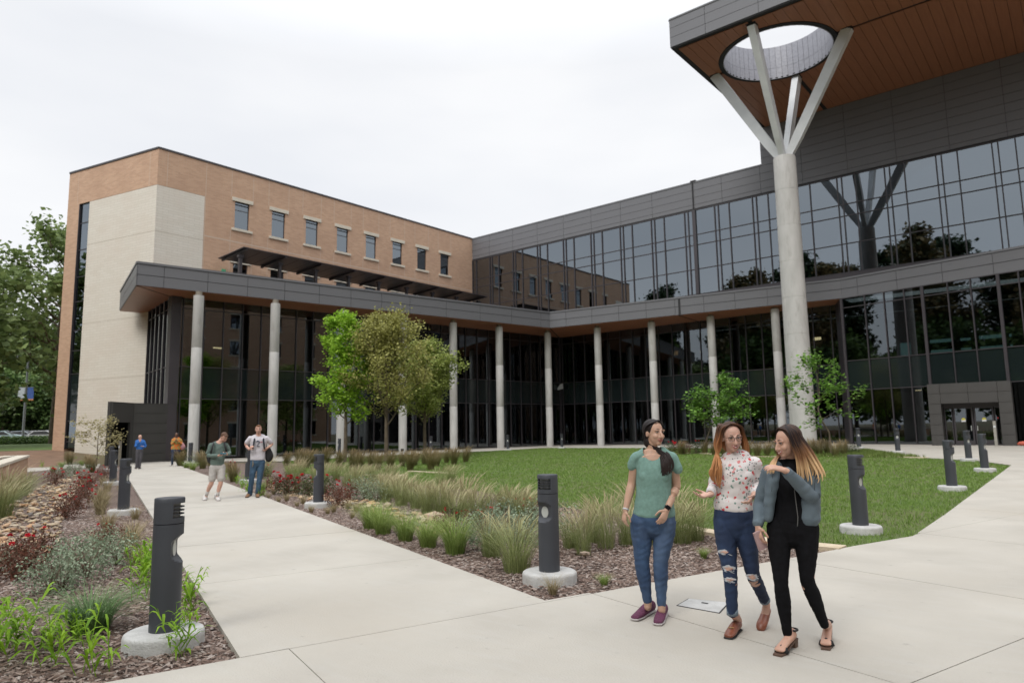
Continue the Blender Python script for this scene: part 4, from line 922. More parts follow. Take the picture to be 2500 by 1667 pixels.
names_bg = ['dark rounded tree farthest left beyond the car park', 'paler bushy tree behind the lamp post at far left', 'tall dark tree between the lamp post and the building', 'light green tree next to the brick corner beyond the cars',
            'round tree low behind the parked cars', 'dense tree at the far left border', 'tree peeping out above the white cars', 'far tree filling the gap left of the lamp post', 'dim green tree just left of the brick corner', 'background tree low at the left border']
for i, (u, d, sc) in enumerate(((15, 190, 1.2), (60, 175, 1.15), (100, 170, 1.25), (128, 160, 1.1), (84, 150, .8), (-15, 165, 1.15), (118, 145, .7), (38, 165, 1.0), (140, 175, 1.25), (5, 145, .75))):
    t = bgt[i % 3] if i < 3 else copy_tree(bgt[i % 3]); t.location = far(u, d, .8); t.rotation_euler.z = i * 1.7; t.scale = (sc, sc, sc); tag(t, names_bg[i], 'tree')
# hedge and bushes before the car park, cars, lamp post
def shrub_mesh(name, n, rx, rz_, size, m, seed, flat=0.0):
    rg = np.random.default_rng(seed); v = rg.normal(0, 1, (n, 3)); v /= np.linalg.norm(v, axis=1)[:, None]; v *= (rg.random(n) ** .38)[:, None]
    lump = 1 + .28 * np.sin(v[:, 0] * 5 + seed) * np.cos(v[:, 1] * 4 + seed * 2); P = v * np.array([rx, rx, rz_]) * lump[:, None]; P[:, 2] = np.abs(P[:, 2] + rz_ * .82)
    class T: pass
    s = size * rg.uniform(.6, 1.3, n)[:, None]; a = rg.normal(0, 1, (n, 3)); a /= np.linalg.norm(a, axis=1)[:, None]; b = np.cross(a, rg.normal(0, 1, (n, 3))); b /= np.linalg.norm(b, axis=1)[:, None]
    V = np.stack([P - a * s * .5, P + b * s * .35, P + a * s * .5, P - b * s * .35], 1).reshape(-1, 3)
    return V, np.arange(4 * n).reshape(-1, 4)
lot = [(-55, 2), (-400, -60), (-400, 260), (-60, 160), (-88, 60), (-75, 25)]
cpk = MB(); pa = [far(u, d, .97) for u, d in ((-400, 92), (220, 92), (220, 170), (-400, 170))]; cpk.prism([(p.x, p.y) for p in pa], .96, 1.0)
tag(cpk.build('car_park', m_asph), kind='structure')
V, F = shrub_mesh('hedge', 2600, 1.6, .75, .22, None, 5); hm = mesh_np('foliage', V, F, m_lfbg)
for i, u in enumerate((-8, 14, 34, 56, 78, 98, 116)):
    t = empty('hedge_bush', far(u, 84 + (i % 3), .85)); ob('foliage', hm, t); t.rotation_euler.z = i; t.scale = (1.15, 1.15, .62); tag(t, 'clipped dark green hedge bush in the row before the parked cars', 'bush', 'hedge bushes before the car park')
# car: lofted body, cabin, wheels
def make_car(m_body, label):
    t = tag(empty('parked_car'), label, 'car', 'cars parked beyond the hedge')
    prof = [(-2.25, .35), (-2.3, .62), (-2.2, .86), (-1.35, .93), (-.75, 1.38), (.55, 1.42), (1.3, 1.0), (2.1, .86), (2.25, .6), (2.2, .32)]
    V = []; F = []; n = len(prof)
    for w_, s in ((-.86, 0), (-.9, .06), (.9, .06), (.86, 0)):
        for x, z in prof: yy = w_ * (.84 if z > 1.1 else 1); V.append((x, yy, z))
    for j in range(3):
        for i in range(n): F.append((j * n + i, j * n + (i + 1) % n, (j + 1) * n + (i + 1) % n, (j + 1) * n + i))
    F += [tuple(range(n))[::-1], tuple(range(3 * n, 4 * n))]
    ob('body', mesh_from('body', V, F, m_body), t)
    for sgn in (-1, 1): MB().add([(-1.15, sgn * .885, .95), (-.7, sgn * .775, 1.3), (.5, sgn * .775, 1.33), (1.12, sgn * .885, .98)], [(0, 1, 2, 3)]).build('side_window', m_dark, t)
    MB().add([(1.33, -.78, 1.02), (1.33, .78, 1.02), (.6, .68, 1.40), (.6, -.68, 1.40)], [(0, 1, 2, 3)]).build('windscreen', m_dark, t); MB().add([(-1.42, -.78, .96), (-1.42, .78, .96), (-.8, .68, 1.36), (-.8, -.68, 1.36)], [(0, 3, 2, 1)]).build('rear_window', m_dark, t)
    for x in (-1.4, 1.4):
        for y in (-.8, .8):
            w_ = MB(); w_.tube([(x, y - .11, .33), (x, y + .11, .33)], .33, 18); wo_ = w_.build('wheel', m_dark, t); MB().tube([(x, y - .12, .33), (x, y + .12, .33)], .19, 12).build('rim', m_steel, wo_)
    for y in (-.65, .65): MB().box(2.16, 2.27, y - .17, y + .17, .6, .73).build('headlight', m_lens, t)
    return t
carc = [('car_white', (.75, .76, .78), 'white car parked nearest the brick corner beyond the hedge', 104, 96), ('car_white2', (.70, .71, .73), 'white car parked left of the one nearest the brick corner', 76, 99), ('car_silver', (.45, .5, .55), 'silver blue car parked third from the brick corner', 50, 97), ('car_pale', (.55, .68, .72), 'pale car cut by the left edge of the photo', 0, 95)]
for nm, c, lb, u, d in carc:
    t = make_car(mat(nm, c, .3), lb); t.location = far(u, d, 1.0); t.rotation_euler.z = R_(60)
lp = tag(empty('lamp_post', far(56, 88, .9)), 'tall grey car park lamp post with a white and a blue banner', 'lamp post')
lathe('pole', [(.13, -.4), (.09, 9.2)], mat('lamp_pole', (.22, .24, .26), .5), lp, 12)
ld = Vector((CR.T[0] if False else (0.77, 0.64, 0))); 
for s in (-1, 1):
    MB().tube([(0, 0, 9.1), (ld.x * .9 * s, ld.y * .9 * s, 9.15)], .05, 6).build('lamp_arm', MATS['lamp_pole'], lp)
    MB().box(ld.x * s - .35, ld.x * s + .35, ld.y * s - .2, ld.y * s + .2, 9.05, 9.22).build('lamp_head', MATS['lamp_pole'], lp)
    a, b = .14, .82; bn = MB(); bn.add([(ld.x * s * x_, ld.y * s * x_, z) for x_, z in ((a, 4.6), (b, 4.6), (b, 5.9), (a, 5.9))], [(0, 1, 2, 3)]); bo = bn.build('banner', mat('banner_white' if s < 0 else 'banner_blue', (.55, .60, .66) if s < 0 else (.06, .13, .42), .7), lp)
    MB().tube([(0, 0, 5.92), (ld.x * s * b, ld.y * s * b, 5.92)], .02, 5).build('banner_rod', MATS['lamp_pole'], bo)
    MB().add([(ld.x * s * x_ + .01, ld.y * s * x_ - .01, z) for x_, z in ((a, 4.55), (b, 4.55), (b, 4.7), (a, 4.7))], [(0, 1, 2, 3)]).build('banner_hem', mat('banner_orange', (.65, .28, .12), .7), bo)
# low brick seat walls at the left border
def seatwall(pts, h, label):
    t = tag(empty('seat_wall'), label, 'wall', 'low brick seat walls at the left'); 
    for a, b in zip(pts, pts[1:]):
        bar('brick_face', (a.x, a.y), (b.x, b.y), 0, .34, -.1, h, m_brickx, t); L = (b - a).length; n = max(1, int(L / .9))
        for k in range(n):
            c = a + (b - a) * k / n; d_ = a + (b - a) * (k + 1) / n; dd = (d_ - c).normalized() * .006; bar('cap_stone', (c + dd).to_2d(), (d_ - dd).to_2d(), -.05, .40, h, h + .09, m_sill, t)
w0 = G(66, 1160); w1 = far(-60, 19.5); seatwall([Vector((w1.x, w1.y, 0)), w0], .78, 'nearer low brick wall with a pale stone cap at the left border')
w2 = far(42, 40); w3 = far(-60, 33); seatwall([Vector((w3.x, w3.y, 0)), Vector((w2.x, w2.y, 0))], .72, 'farther low brick wall with a pale cap behind the nearer one')
sheet('side_walk', [(p.x, p.y) for p in (G(66, 1150), G(175, 1140), G(240, 1140), G(245, 1131), G(100, 1128), G(66, 1135))], -0.03, m_conc, .1)
berm = [far(u, d) for u, d in ((-80, 46), (150, 46), (150, 62), (-80, 62))]
bmv = [(p.x, p.y, gz(p.x, p.y) + .05) for p in [far(u, d) for d in (46, 52, 58, 64, 70) for u in (-80, -20, 40, 100, 160)]]
tag(ob('mulch_bank', mesh_from('mulch_bank', bmv, [(5 * i + j, 5 * i + j + 1, 5 * i + j + 6, 5 * i + j + 5) for i in range(4) for j in range(4)], mat('bank_mulch', (.25, .155, .10), .95, (.17, .10, .065), 1.5), True)), kind='structure')
bmv = [(p.x, p.y, gz(p.x, p.y) + .06) for p in [far(u, d) for d in (66, 72, 78, 84, 92) for u in (-80, -20, 40, 100, 160)]]
tag(ob('grass_bank', mesh_from('grass_bank', bmv, [(5 * i + j, 5 * i + j + 1, 5 * i + j + 6, 5 * i + j + 5) for i in range(4) for j in range(4)], mat('bank_grass', (.13, .20, .05), .95, (.08, .14, .03), 1.5), True)), kind='structure')
# tall pines behind the viewer, seen only mirrored in the glass
pn = []
for seed, m in ((81, m_pine), (82, m_pine2)):
    sg, tp = tree_skeleton(30, .42, 13, lambda f: 5.5 * (1 - .5 * f), seed, nb=18, levels=1, up=.25)
    pn.append(plant_tree('pine_tree', (0, 0, 0), '', 'tree', sg, leaves_mesh('crown', tp, 22, .8, .75, m, seed), 'tall pines behind the viewer'))
spots = [(-58, -30, .92), (-49, -18, 1.0), (-42, -28, 1.12), (-33, -20, .98), (-26, -31, 1.12), (-20, -22, 1.1), (-15, -30, 1.1), (-38, -44, 1.1), (6, -24, .95), (16, -34, 1.1), (-72, -26, 1.05), (-84, -14, 1.0)]
for i, (x, y, s) in enumerate(spots):
    t = pn[i % 2] if i < 2 else copy_tree(pn[i % 2]); t.location = (x, y, -.1); t.rotation_euler.z = i * 2.1; t.scale = (s, s, s); tag(t, 'tall pine tree standing behind the viewer, mirrored in the glass', 'tree')
gt = []
for i, (x, y, s) in enumerate([(-66, -12, 1.1), (-57, -9, .9), (-46, -8, 1.0), (-36, -6, .9), (-27, -10, 1.0), (-19, -9, .95), (-10, -14, 1.1), (0, -12, .9), (10, -10, 1.05), (20, -6, 1.1), (30, 0, 1.2), (40, 10, 1.2), (-76, -8, 1.2)]):
    t = copy_tree(bgt[i % 3]); t.location = (x, y - 6, -.1); t.rotation_euler.z = i * 1.3; t.scale = (s, s, s); tag(t, 'leafy tree standing behind the viewer, mirrored in the glass', 'tree', 'leafy trees behind the viewer')
# ------------------------------------------------------------------ planting
def clump_mesh(name, n, h, r, w, m, seed, curve=.6, plume=0.0, wind=(0, 0), seg=4, base_r=None):
    """a tussock: n arching blades; plume > 0 adds that share of taller fluffy stems"""
    rg = np.random.default_rng(seed); br = base_r if base_r is not None else r * .22
    a = rg.uniform(0, 2 * np.pi, n); rr = br * np.sqrt(rg.random(n)); bx = rr * np.cos(a); by = rr * np.sin(a); a2 = a + rg.normal(0, .5, n)
    H = h * rg.uniform(.55, 1.05, n); out = r * rg.uniform(.25, 1.0, n); pl = rg.random(n) < plume; H = np.where(pl, H * 1.25, H); out = np.where(pl, out * .75, out)
    V = []; F = []; 
    t = np.linspace(0, 1, seg + 1); ca, sa = np.cos(a2), np.sin(a2)
    for i, tt in enumerate(t):
        x = bx + ca * out * tt ** 1.7 + wind[0] * H * tt ** 2; y = by + sa * out * tt ** 1.7 + wind[1] * H * tt ** 2; z = H * (tt - curve * .45 * tt ** 2.6)
        ww = np.where(pl, w * (1.0 + 2.2 * (tt > .7) * (tt < .97)), w) * (1 - tt * .85) * .5 if True else w
        ww = np.where(pl, w * .5 * (.55 + 1.7 * (tt > .66) - 1.9 * (tt > .97)), w * .5 * (1 - .88 * tt)); ww = np.maximum(ww, .0006)
        V.append(np.stack([x - sa * ww, y + ca * ww, z], 1)); V.append(np.stack([x + sa * ww, y - ca * ww, z], 1))
    V = np.stack(V, 1).reshape(-1, 3); k = 2 * (seg + 1); b = np.arange(n)[:, None] * k
    F = np.concatenate([b + np.array([[2 * i, 2 * i + 1, 2 * i + 3, 2 * i + 2]]) for i in range(seg)])
    return mesh_np(name, V, F, m)
m_gfeather = leafmat('feather_grass', (0.34, 0.38, 0.16), (0.18, 0.22, 0.08), trans=.3, zr=(.30, .72, (.54, .45, .29)))
m_gtan = leafmat('tan_grass', (0.42, 0.35, 0.21), (0.24, 0.20, 0.10), trans=.25)
m_gtuft = leafmat('green_tussock', (0.36, 0.46, 0.14), (0.17, 0.25, 0.055), trans=.3, zr=(.30, .75, (.42, .38, .2)))
m_gbright = leafmat('bright_oat_blades', (0.27, 0.46, 0.03), (0.14, 0.29, 0.015), trans=.4)
m_gblue = leafmat('blue_green_tussock', (0.19, 0.31, 0.12), (0.09, 0.16, 0.06), trans=.25)
m_golive = leafmat('olive_grass', (0.26, 0.25, 0.10), (0.13, 0.13, 0.05), trans=.25, zr=(.3, .8, (.34, .26, .15)))
m_silverleaf = leafmat('silver_leaf', (0.33, 0.40, 0.28), (0.15, 0.21, 0.13), trans=.2)
m_roseleaf = leafmat('rose_leaf_red', (0.20, 0.075, 0.05), (0.10, 0.05, 0.03), trans=.2); m_roseleaf2 = leafmat('rose_leaf_green', (0.10, 0.13, 0.045), (0.05, 0.07, 0.025), trans=.2)
m_rose = leafmat('rose_petal', (0.62, 0.012, 0.03), (0.42, 0.008, 0.016), trans=.15, rough=.6)
m_twig = mat('twig', (.20, .14, .10), .9)
ctr = {}
def put(name, cat, meshes, u, v, sc, label, group, part=None, rz=None, zs=1.0, dz=-.05):
    """a plant whose foot is seen at photo point (u, v)"""
    g = G(u, v); t = empty(name, (g.x, g.y, g.z + dz), rz if rz is not None else random.uniform(0, 6.28)); t.scale = (sc, sc, sc * zs)
    for pn_, me in meshes: ob(pn_, me, t)
    return tag(t, label, cat, group)
feath = [clump_mesh('blades', n_, h_, .60, .0065, m_gfeather, s, .62, .4, w_) for s, n_, h_, w_ in ((1, 260, .80, (.10, .10)), (2, 200, .66, (.16, .12)), (3, 300, .74, (.05, .14)), (13, 180, .9, (.14, .05)))]
tan = [clump_mesh('blades', 170, .34, .24, .006, m_gtan, s, .5) for s in (4, 5)]
tuft = [clump_mesh('blades', 420, .55, .42, .006, m_gtuft, s, .6, 0, (.03, .05)) for s in (6, 7)]
bigt = [clump_mesh('blades', 300, .72, .60, .0065, m_gfeather, s, .75, .3, w_) for s, w_ in ((8, (.05, .08)), (9, (-.06, .05)))]
blue = clump_mesh('blades', 620, .44, .48, .006, m_gblue, 10, .9); oliv = [clump_mesh('blades', 420, .95, .60, .010, m_golive, s, .5, .3, (.15, .05)) for s in (11, 12)]
# tussocks along the right edge of the path
for i, (u, v, sc, lb) in enumerate(((905, 1284, 1.0, 'leftmost green tussock of the row beside the path'), (935, 1296, 1.05, 'second green tussock of the row beside the path'), (990, 1312, .95, 'third green tussock of the row beside the path'), (1045, 1327, .95, 'fourth green tussock of the row beside the path'), (1112, 1343, 1.1, 'rightmost green tussock of the row beside the path'))):
    put('green_tussock', 'grass clump', [('blades', tuft[i % 2])], u, v, sc * 1.22, lb, 'green tussocks beside the path')
put('tall_grass', 'grass clump', [('blades', bigt[0])], 1262, 1385, 1.22, 'large straw and green grass clump left of the middle bollard', 'tall grass clumps')
put('tall_grass', 'grass clump', [('blades', bigt[1])], 1200, 1350, .95, 'smaller straw grass clump behind the large one left of the middle bollard', 'tall grass clumps')
for (u, v, sc, zs) in ((1425, 1345, 1.0, 1.1), (1480, 1330, 1.05, 1.1), (1530, 1322, 1.0, 1.0), (1395, 1330, .9, 1.1), (1450, 1315, 1.0, 1.15), (1610, 1325, .95, 1.0), (1665, 1318, 1.05, 1.05), (1700, 1312, .95, 1.0), (1560, 1305, 1.0, 1.1), (1650, 1298, .9, 1.1)):
    put('tall_grass', 'grass clump', [('blades', random.choice(bigt + feath))], u, v, sc * random.uniform(.75, 1.1), 'tall feathery straw and green grass behind the woman in teal', 'feathery grasses behind the woman in teal', zs=zs)
for (u, v) in ((905, 1213), (940, 1222), (980, 1228), (1010, 1236), (1045, 1246), (1080, 1250), (890, 1198), (930, 1204), (965, 1212), (1000, 1219), (1040, 1228), (1120, 1262), (1160, 1266), (1200, 1268), (1240, 1272), (1090, 1240), (1140, 1247), (870, 1188), (840, 1180), (1280, 1275)):
    put('feather_grass', 'grass clump', [('blades', random.choice(feath))], u + random.uniform(-6, 6), v + random.uniform(-3, 3), random.uniform(.85, 1.1), 'windblown feather grass in the drift along the near lawn edge', 'feather grasses along the lawn edge', rz=random.uniform(-.5, .5))
for (u, v) in ((700, 1165), (730, 1168), (760, 1172), (800, 1175), (820, 1168), (850, 1172), (880, 1168), (905, 1172), (935, 1175), (960, 1170), (745, 1158), (785, 1160), (660, 1160), (1100, 1174), (1070, 1180)):
    put('feather_grass', 'grass clump', [('blades', random.choice(feath))], u + random.uniform(-8, 8), v, random.uniform(.8, 1.05), 'pale feather grass behind the red roses by the path', 'feather grasses behind the roses', rz=random.uniform(-.5, .5))
for (u, v) in ((700, 1136), (725, 1133), (760, 1131), (790, 1134), (830, 1137), (860, 1139), (900, 1136), (1010, 1134), (1040, 1131), (1065, 1136), (1085, 1128), (1110, 1132), (1135, 1126), (985, 1136), (955, 1140), (920, 1146), (875, 1145), (745, 1140), (1000, 1146), (1055, 1144)):
    put('olive_grass', 'grass clump', [('blades', random.choice(oliv))], u + random.uniform(-5, 5), v, random.uniform(.8, 1.05), 'olive and tan grass in the bed under the courtyard trees', 'olive grasses under the trees', rz=random.uniform(-.5, .5))
for (u, v) in ((1660, 1108), (1740, 1109), (1765, 1112), (1800, 1110), (1825, 1112), (1850, 1113), (1875, 1112), (1905, 1112), (1935, 1111), (1965, 1112), (2000, 1111), (2020, 1108), (2045, 1113), (2062, 1110), (1720, 1106), (1780, 1104), (1985, 1106)):
    put('olive_grass', 'grass clump', [('blades', random.choice(oliv))], u + random.uniform(-5, 5), v, random.uniform(.75, .95), 'brown ornamental grass at the foot of the giant column', 'ornamental grasses by the giant column')
for (u, v, s) in ((655, 1212, .6), (680, 1222, .65), (725, 1232, .6), (860, 1258, .6), (850, 1238, .8), (760, 1245, .7), (700, 1218, .8), (815, 1245, .8), (895, 1248, .7), (1350, 1441, .75), (800, 1250, .7), (870, 1243, .8), (640, 1205, .7), (740, 1225, .8), (668, 1203, .7)):
    put('dry_tuft', 'grass clump', [('blades', random.choice(tan))], u, v, s, 'small dry tan tuft in the mulch right of the path', 'dry tufts right of the path')
put('small_tuft', 'grass clump', [('blades', tuft[0])], 1475, 1420, .33, 'small green tuft in the mulch right of the middle bollard', 'small green tufts'); put('small_tuft', 'grass clump', [('blades', tuft[1])], 1718, 1353, .35, 'small green tuft in the mulch beside the ripped jeans', 'small green tufts'); put('small_tuft', 'grass clump', [('blades', tuft[1])], 960, 1277, .3, 'small green tuft between path and first tussock', 'small green tufts')
for (u, v, s) in ((320, 1330, 1.15), (325, 1310, 1.0), (318, 1350, 1.0), (245, 1250, 1.2), (240, 1230, 1.2), (255, 1225, 1.1), (262, 1290, 1.2), (240, 1330, .9), (330, 1262, .8), (250, 1210, 1.2), (300, 1205, 1.1), (262, 1195, 1.2), (250, 1180, 1.0), (330, 1370, .8)):
    put('dry_tuft', 'grass clump', [('blades', random.choice(tan))], u, v, s * 1.3, 'tan dry grass tuft in the bed left of the path', 'dry tufts left of the path')
put('blue_tussock', 'grass clump', [('blades', blue)], 222, 1528, 1.3, 'round blue-green grass tussock at lower left near the bollard', None)
for (u, v) in ((-10, 1240), (15, 1228), (35, 1215), (-30, 1262), (10, 1262), (60, 1205)):
    put('tall_grass', 'grass clump', [('blades', random.choice(feath))], u, v, 1.25, 'tall pale grass by the seat wall at the left border', 'tall grasses at the left border', rz=random.uniform(-.4, .4))
for (u, v, s) in ((640, 1195, .8), (570, 1172, .8), (440, 1137, 1.0), (455, 1142, 1.0), (470, 1146, 1.05), (495, 1141, 1.0), (520, 1150, .9), (545, 1148, .9), (200, 1135, .9), (170, 1132, .9), (215, 1140, .8), (150, 1140, .9), (130, 1150, .8), (225, 1150, .8)):
    put('feather_grass', 'grass clump', [('blades', random.choice(tuft + oliv))], u, v, s, 'grass clump in the far planting by the porch', 'grass clumps near the porch')
# bright green oats: stems with broad alternate leaves
def oats_mesh(seed, n=9, h=.5):
    rd = random.Random(seed); V = []; F = []
    for i in range(n):
        x, y = rd.gauss(0, .06), rd.gauss(0, .06); lean = Vector((rd.uniform(-.35, .35), rd.uniform(-.35, .35), 1)).normalized(); H = h * rd.uniform(.6, 1.1)
        for j in range(8):
            z = H * (.12 + .85 * j / 8); p = Vector((x, y, 0)) + lean * z; a = rd.uniform(0, 6.28); L = rd.uniform(.17, .33) * (1 - .3 * j / 8); W = rd.uniform(.009, .016); o = Vector((math.cos(a), math.sin(a), 0)); s = Vector((-o.y, o.x, 0)); b = len(V)
            up = rd.uniform(.7, 1.5)
            for k, (f, w_) in enumerate(((0, .4), (.35, 1), (.7, .75), (1, .05))): q = p + o * L * f * .75 + Vector((0, 0, L * (up * f - 1.15 * f * f * .8))); V += [q - s * W * w_, q + s * W * w_]
            F += [(b + 2 * k, b + 2 * k + 1, b + 2 * k + 3, b + 2 * k + 2) for k in range(3)]
        b = len(V); s = Vector((.003, .002, 0)); p = Vector((x, y, 0)); q = p + lean * H; V += [p - s, p + s, q + s, q - s]; F.append((b, b + 1, b + 2, b + 3))
    return mesh_from('blades', V, F, m_gbright)
oats = [oats_mesh(s, 5, .50) for s in (1, 2, 3)]
for i, (u, v, s) in enumerate(((15, 1605, 1.15), (50, 1560, .8), (130, 1610, .9), (225, 1630, .95), (100, 1580, .7), (430, 1590, .85), (352, 1450, 1.0), (365, 1420, .95), (345, 1400, .9), (372, 1392, .9), (455, 1480, .9), (470, 1455, .7), (-15, 1580, 1.0), (350, 1372, .8), (180, 1560, .6), (445, 1540, .6))):
    put('wild_oats', 'grass clump', [('blades', oats[i % 3])], u, v, s, 'bright green broad-bladed oat grass in the mulch around the nearest bollard', 'bright oat grasses at lower left')
for i, (u, v, s) in enumerate(((560, 1168, .9), (575, 1180, .9), (590, 1190, .9), (640, 1210, .6), (545, 1160, .9), (660, 1190, .8), (180, 1125, .9), (105, 1140, .9), (600, 1200, .8), (530, 1155, .8))):
    put('wild_oats', 'grass clump', [('blades', oats[i % 3])], u, v, s, 'low bright green oat grass near the two young men', 'bright oat grasses near the young men')
# silver shrubs and red roses
def shrub(seed, n, r, h, size, m): V, F = shrub_mesh('f', n, r, h / 1.85, size, m, seed); return mesh_np('foliage', V, F, m)
def twigs(seed, r, h, n=16):
    rd = random.Random(seed); mb = MB()
    for i in range(n): a = rd.uniform(0, 6.28); q = rd.uniform(.3, .9); mb.tube([(0, 0, 0), (r * .35 * q * math.cos(a), r * .35 * q * math.sin(a), h * .4), (r * q * math.cos(a), r * q * math.sin(a), h * rd.uniform(.6, .95))], [.006, .004, .002], 4, cap=False)
    return mesh_from('twigs', mb.V, mb.F, m_twig)
silv = [(shrub(s, 850, .42, .52, .034, m_silverleaf), twigs(s, .42, .5)) for s in (21, 22)]
for (u, v, s, lb) in ((215, 1400, 1.0, 'big grey-green silver shrub in the middle of the left bed'), (150, 1430, .95, 'silver shrub left of the big one in the left bed'), (285, 1370, .85, 'silver shrub nearest the path in the left bed'), (235, 1360, .9, 'silver shrub behind the big one in the left bed'), (120, 1440, .8, 'low silver shrub at the front left of the left bed'), (-5, 1390, .7, 'silver shrub cut by the left border'), (180, 1385, .9, 'silver shrub beside the brown rose at left'),
                       (890, 1215, 1.2, 'silver shrub right of the bollard by the roses'), (920, 1220, 1.0, 'silver shrub just left of the feather grass drift'), (1190, 1330, 1.1, 'silver shrub left of the tall straw clump'), (1250, 1310, 1.1, 'silver shrub behind the middle bollard'), (1290, 1320, 1.0, 'silver shrub touching the middle bollard'), (1150, 1315, .8, 'silver shrub behind the rightmost tussock'), (1340, 1300, 1.1, 'silver shrub to the right behind the middle bollard'), (1220, 1290, 1.0, 'silver shrub under the red roses at centre'),
                       (483, 1135, 1.5, 'pale silver shrub beside the woman in orange'), (150, 1165, 1.2, 'silver shrub far back left of the path'), (185, 1160, 1.2, 'silver shrub behind the far red rose at left')):
    k = random.randrange(2); put('silver_shrub', 'shrub', [('foliage', silv[k][0]), ('twigs', silv[k][1])], u, v, s, lb, 'silver shrubs')
def flower_mesh(seed):
    rd = random.Random(seed); mb = MB()
    for ring, (r, n, z) in enumerate(((.032, 6, .0), (.022, 5, .010), (.011, 4, .018))):
        for k in range(n):
            a = 2 * math.pi * k / n + ring * .6; w_ = r * .75; o = Vector((math.cos(a), math.sin(a), 0)); s = Vector((-o.y, o.x, 0)); mb.add([o * r * .15 + Vector((0, 0, z)), o * r * .7 - s * w_ + Vector((0, 0, z + .008)), o * r * 1.1 + Vector((0, 0, z + .018)), o * r * .7 + s * w_ + Vector((0, 0, z + .008))], [(0, 1, 2, 3)])
    return mesh_from('flower', mb.V, mb.F, m_rose)
flw = flower_mesh(1); roseb = [(shrub(s, 1100, .40, .58, .042, m_roseleaf if s % 2 else m_roseleaf2), twigs(s, .38, .55, 20)) for s in (31, 32, 33)]
def rose(u, v, s, nf, lb, fl=1.0, kind=None):
    s *= .85; nf = max(2, int(nf * .7)); fl *= .85
    k = random.randrange(3) if kind is None else kind; t = put('rose_bush', 'rose bush', [('foliage', roseb[k][0]), ('twigs', roseb[k][1])], u, v, s, lb, 'red rose bushes')
    for i in range(nf):
        a = random.uniform(0, 6.28); e = random.uniform(.15, 1.35); r = .43; o = ob('flower', flw, t, (r * math.cos(a) * math.cos(e), r * math.sin(a) * math.cos(e), .30 + .33 * math.sin(e))); o.rotation_euler = (random.uniform(-.7, .7), random.uniform(-.7, .7), a); q = fl * random.uniform(.8, 1.5); o.scale = (q, q, q)
for a in ((160, 1262, .95, 9, 'rose bush with red blooms nearest in the row by the rock creek'), (188, 1236, 1.0, 13, 'second rose bush along the left rock creek', 1.1), (205, 1210, 1.05, 14, 'third rose bush along the left rock creek', 1.2), (135, 1180, 1.1, 12, 'rose bush with many blooms far back at left', 1.5), (215, 1185, 1.1, 10, 'fourth rose bush along the left rock creek', 1.3), (255, 1165, 1.0, 5, 'rose bush by the left bollards', 1.2), (35, 1405, 1.0, 5, 'rose bush at the left border with a few low blooms'), (75, 1380, 1.05, 4, 'reddish rose bush behind the one at the left border', 1.0, 0), (265, 1330, .75, 4, 'small rose among the silver shrubs', .9),
          (675, 1195, 1.05, 11, 'rose bush right of the man in the white shirt', 1.5), (700, 1203, 1.0, 9, 'rose bush with the brightest blooms left of the bollard', 1.6), (725, 1203, 1.1, 9, 'rose bush left behind the roses bollard', 1.3), (750, 1208, 1.1, 8, 'rose bush just left of the roses bollard', 1.3), (795, 1203, 1.0, 8, 'rose bush just right of the roses bollard', 1.5), (825, 1232, 1.05, 2, 'reddish rose bush right of the roses bollard', 1.0, 0), (850, 1215, .9, 2, 'rose bush farther right of the roses bollard', 1.0),
          (1105, 1268, .55, 5, 'rose bush left of three by the centre bollard', 1.2), (1150, 1273, .55, 7, 'low rose bush in the middle of the centre bed', 1.2), (1190, 1277, .62, 7, 'rose bush among silver shrubs in the centre bed', 1.2), (1272, 1272, .85, 9, 'rose bush beside the middle bollard', 1.2), (1303, 1274, .85, 9, 'rose bush touching the left side of the middle bollard', 1.2), (1240, 1274, .7, 5, 'rose bush left of the one at the middle bollard', 1.1), (1085, 1290, .7, 3, 'small rose by the stones in the centre bed', 1.2),
          (640, 1165, 1.0, 4, 'far rose bush behind the man in the white shirt', 1.2), (560, 1148, 1.0, 5, 'far rose bush behind the man in green', 1.4), (1640, 1107, 1.4, 6, 'pink red rose bush at the far lawn edge right of the woman in teal', 1.6), (1670, 1107, 1.5, 7, 'second rose bush at the far lawn edge', 1.7), (1700, 1106, 1.4, 5, 'third rose bush at the far lawn edge', 1.5)):
    rose(*a)
for (u, v, s) in ((2085, 1107, .9), (2060, 1105, .8)): put('low_bush', 'shrub', [('foliage', roseb[1][0])], u, v, s, 'low dark shrub beside the verge bollard', 'low shrubs on the verge')
g = G(236, 1136); sg, tp = tree_skeleton(2.4, .04, .5, lambda f: 1.2 - .5 * f, 91, nb=9, levels=1, up=.5); plant_tree('young_shrub', (g.x, g.y, -.05), 'thin young tree against the cream wall left of the porch', 'tree', sg, leaves_mesh('crown', tp, 6, .12, .15, m_gtuft, 4))
blades('verge_grass', P2([(1850, 1113), (2060, 1108), (2110, 1098), (2180, 1108), (2262, 1116)]), 2500, .06, .2, .015, (-15, -4, 30, 56), leafmat('verge', (.2, .28, .07), (.1, .14, .03)), 'weedy low green growth on the verge before the doors', 60)

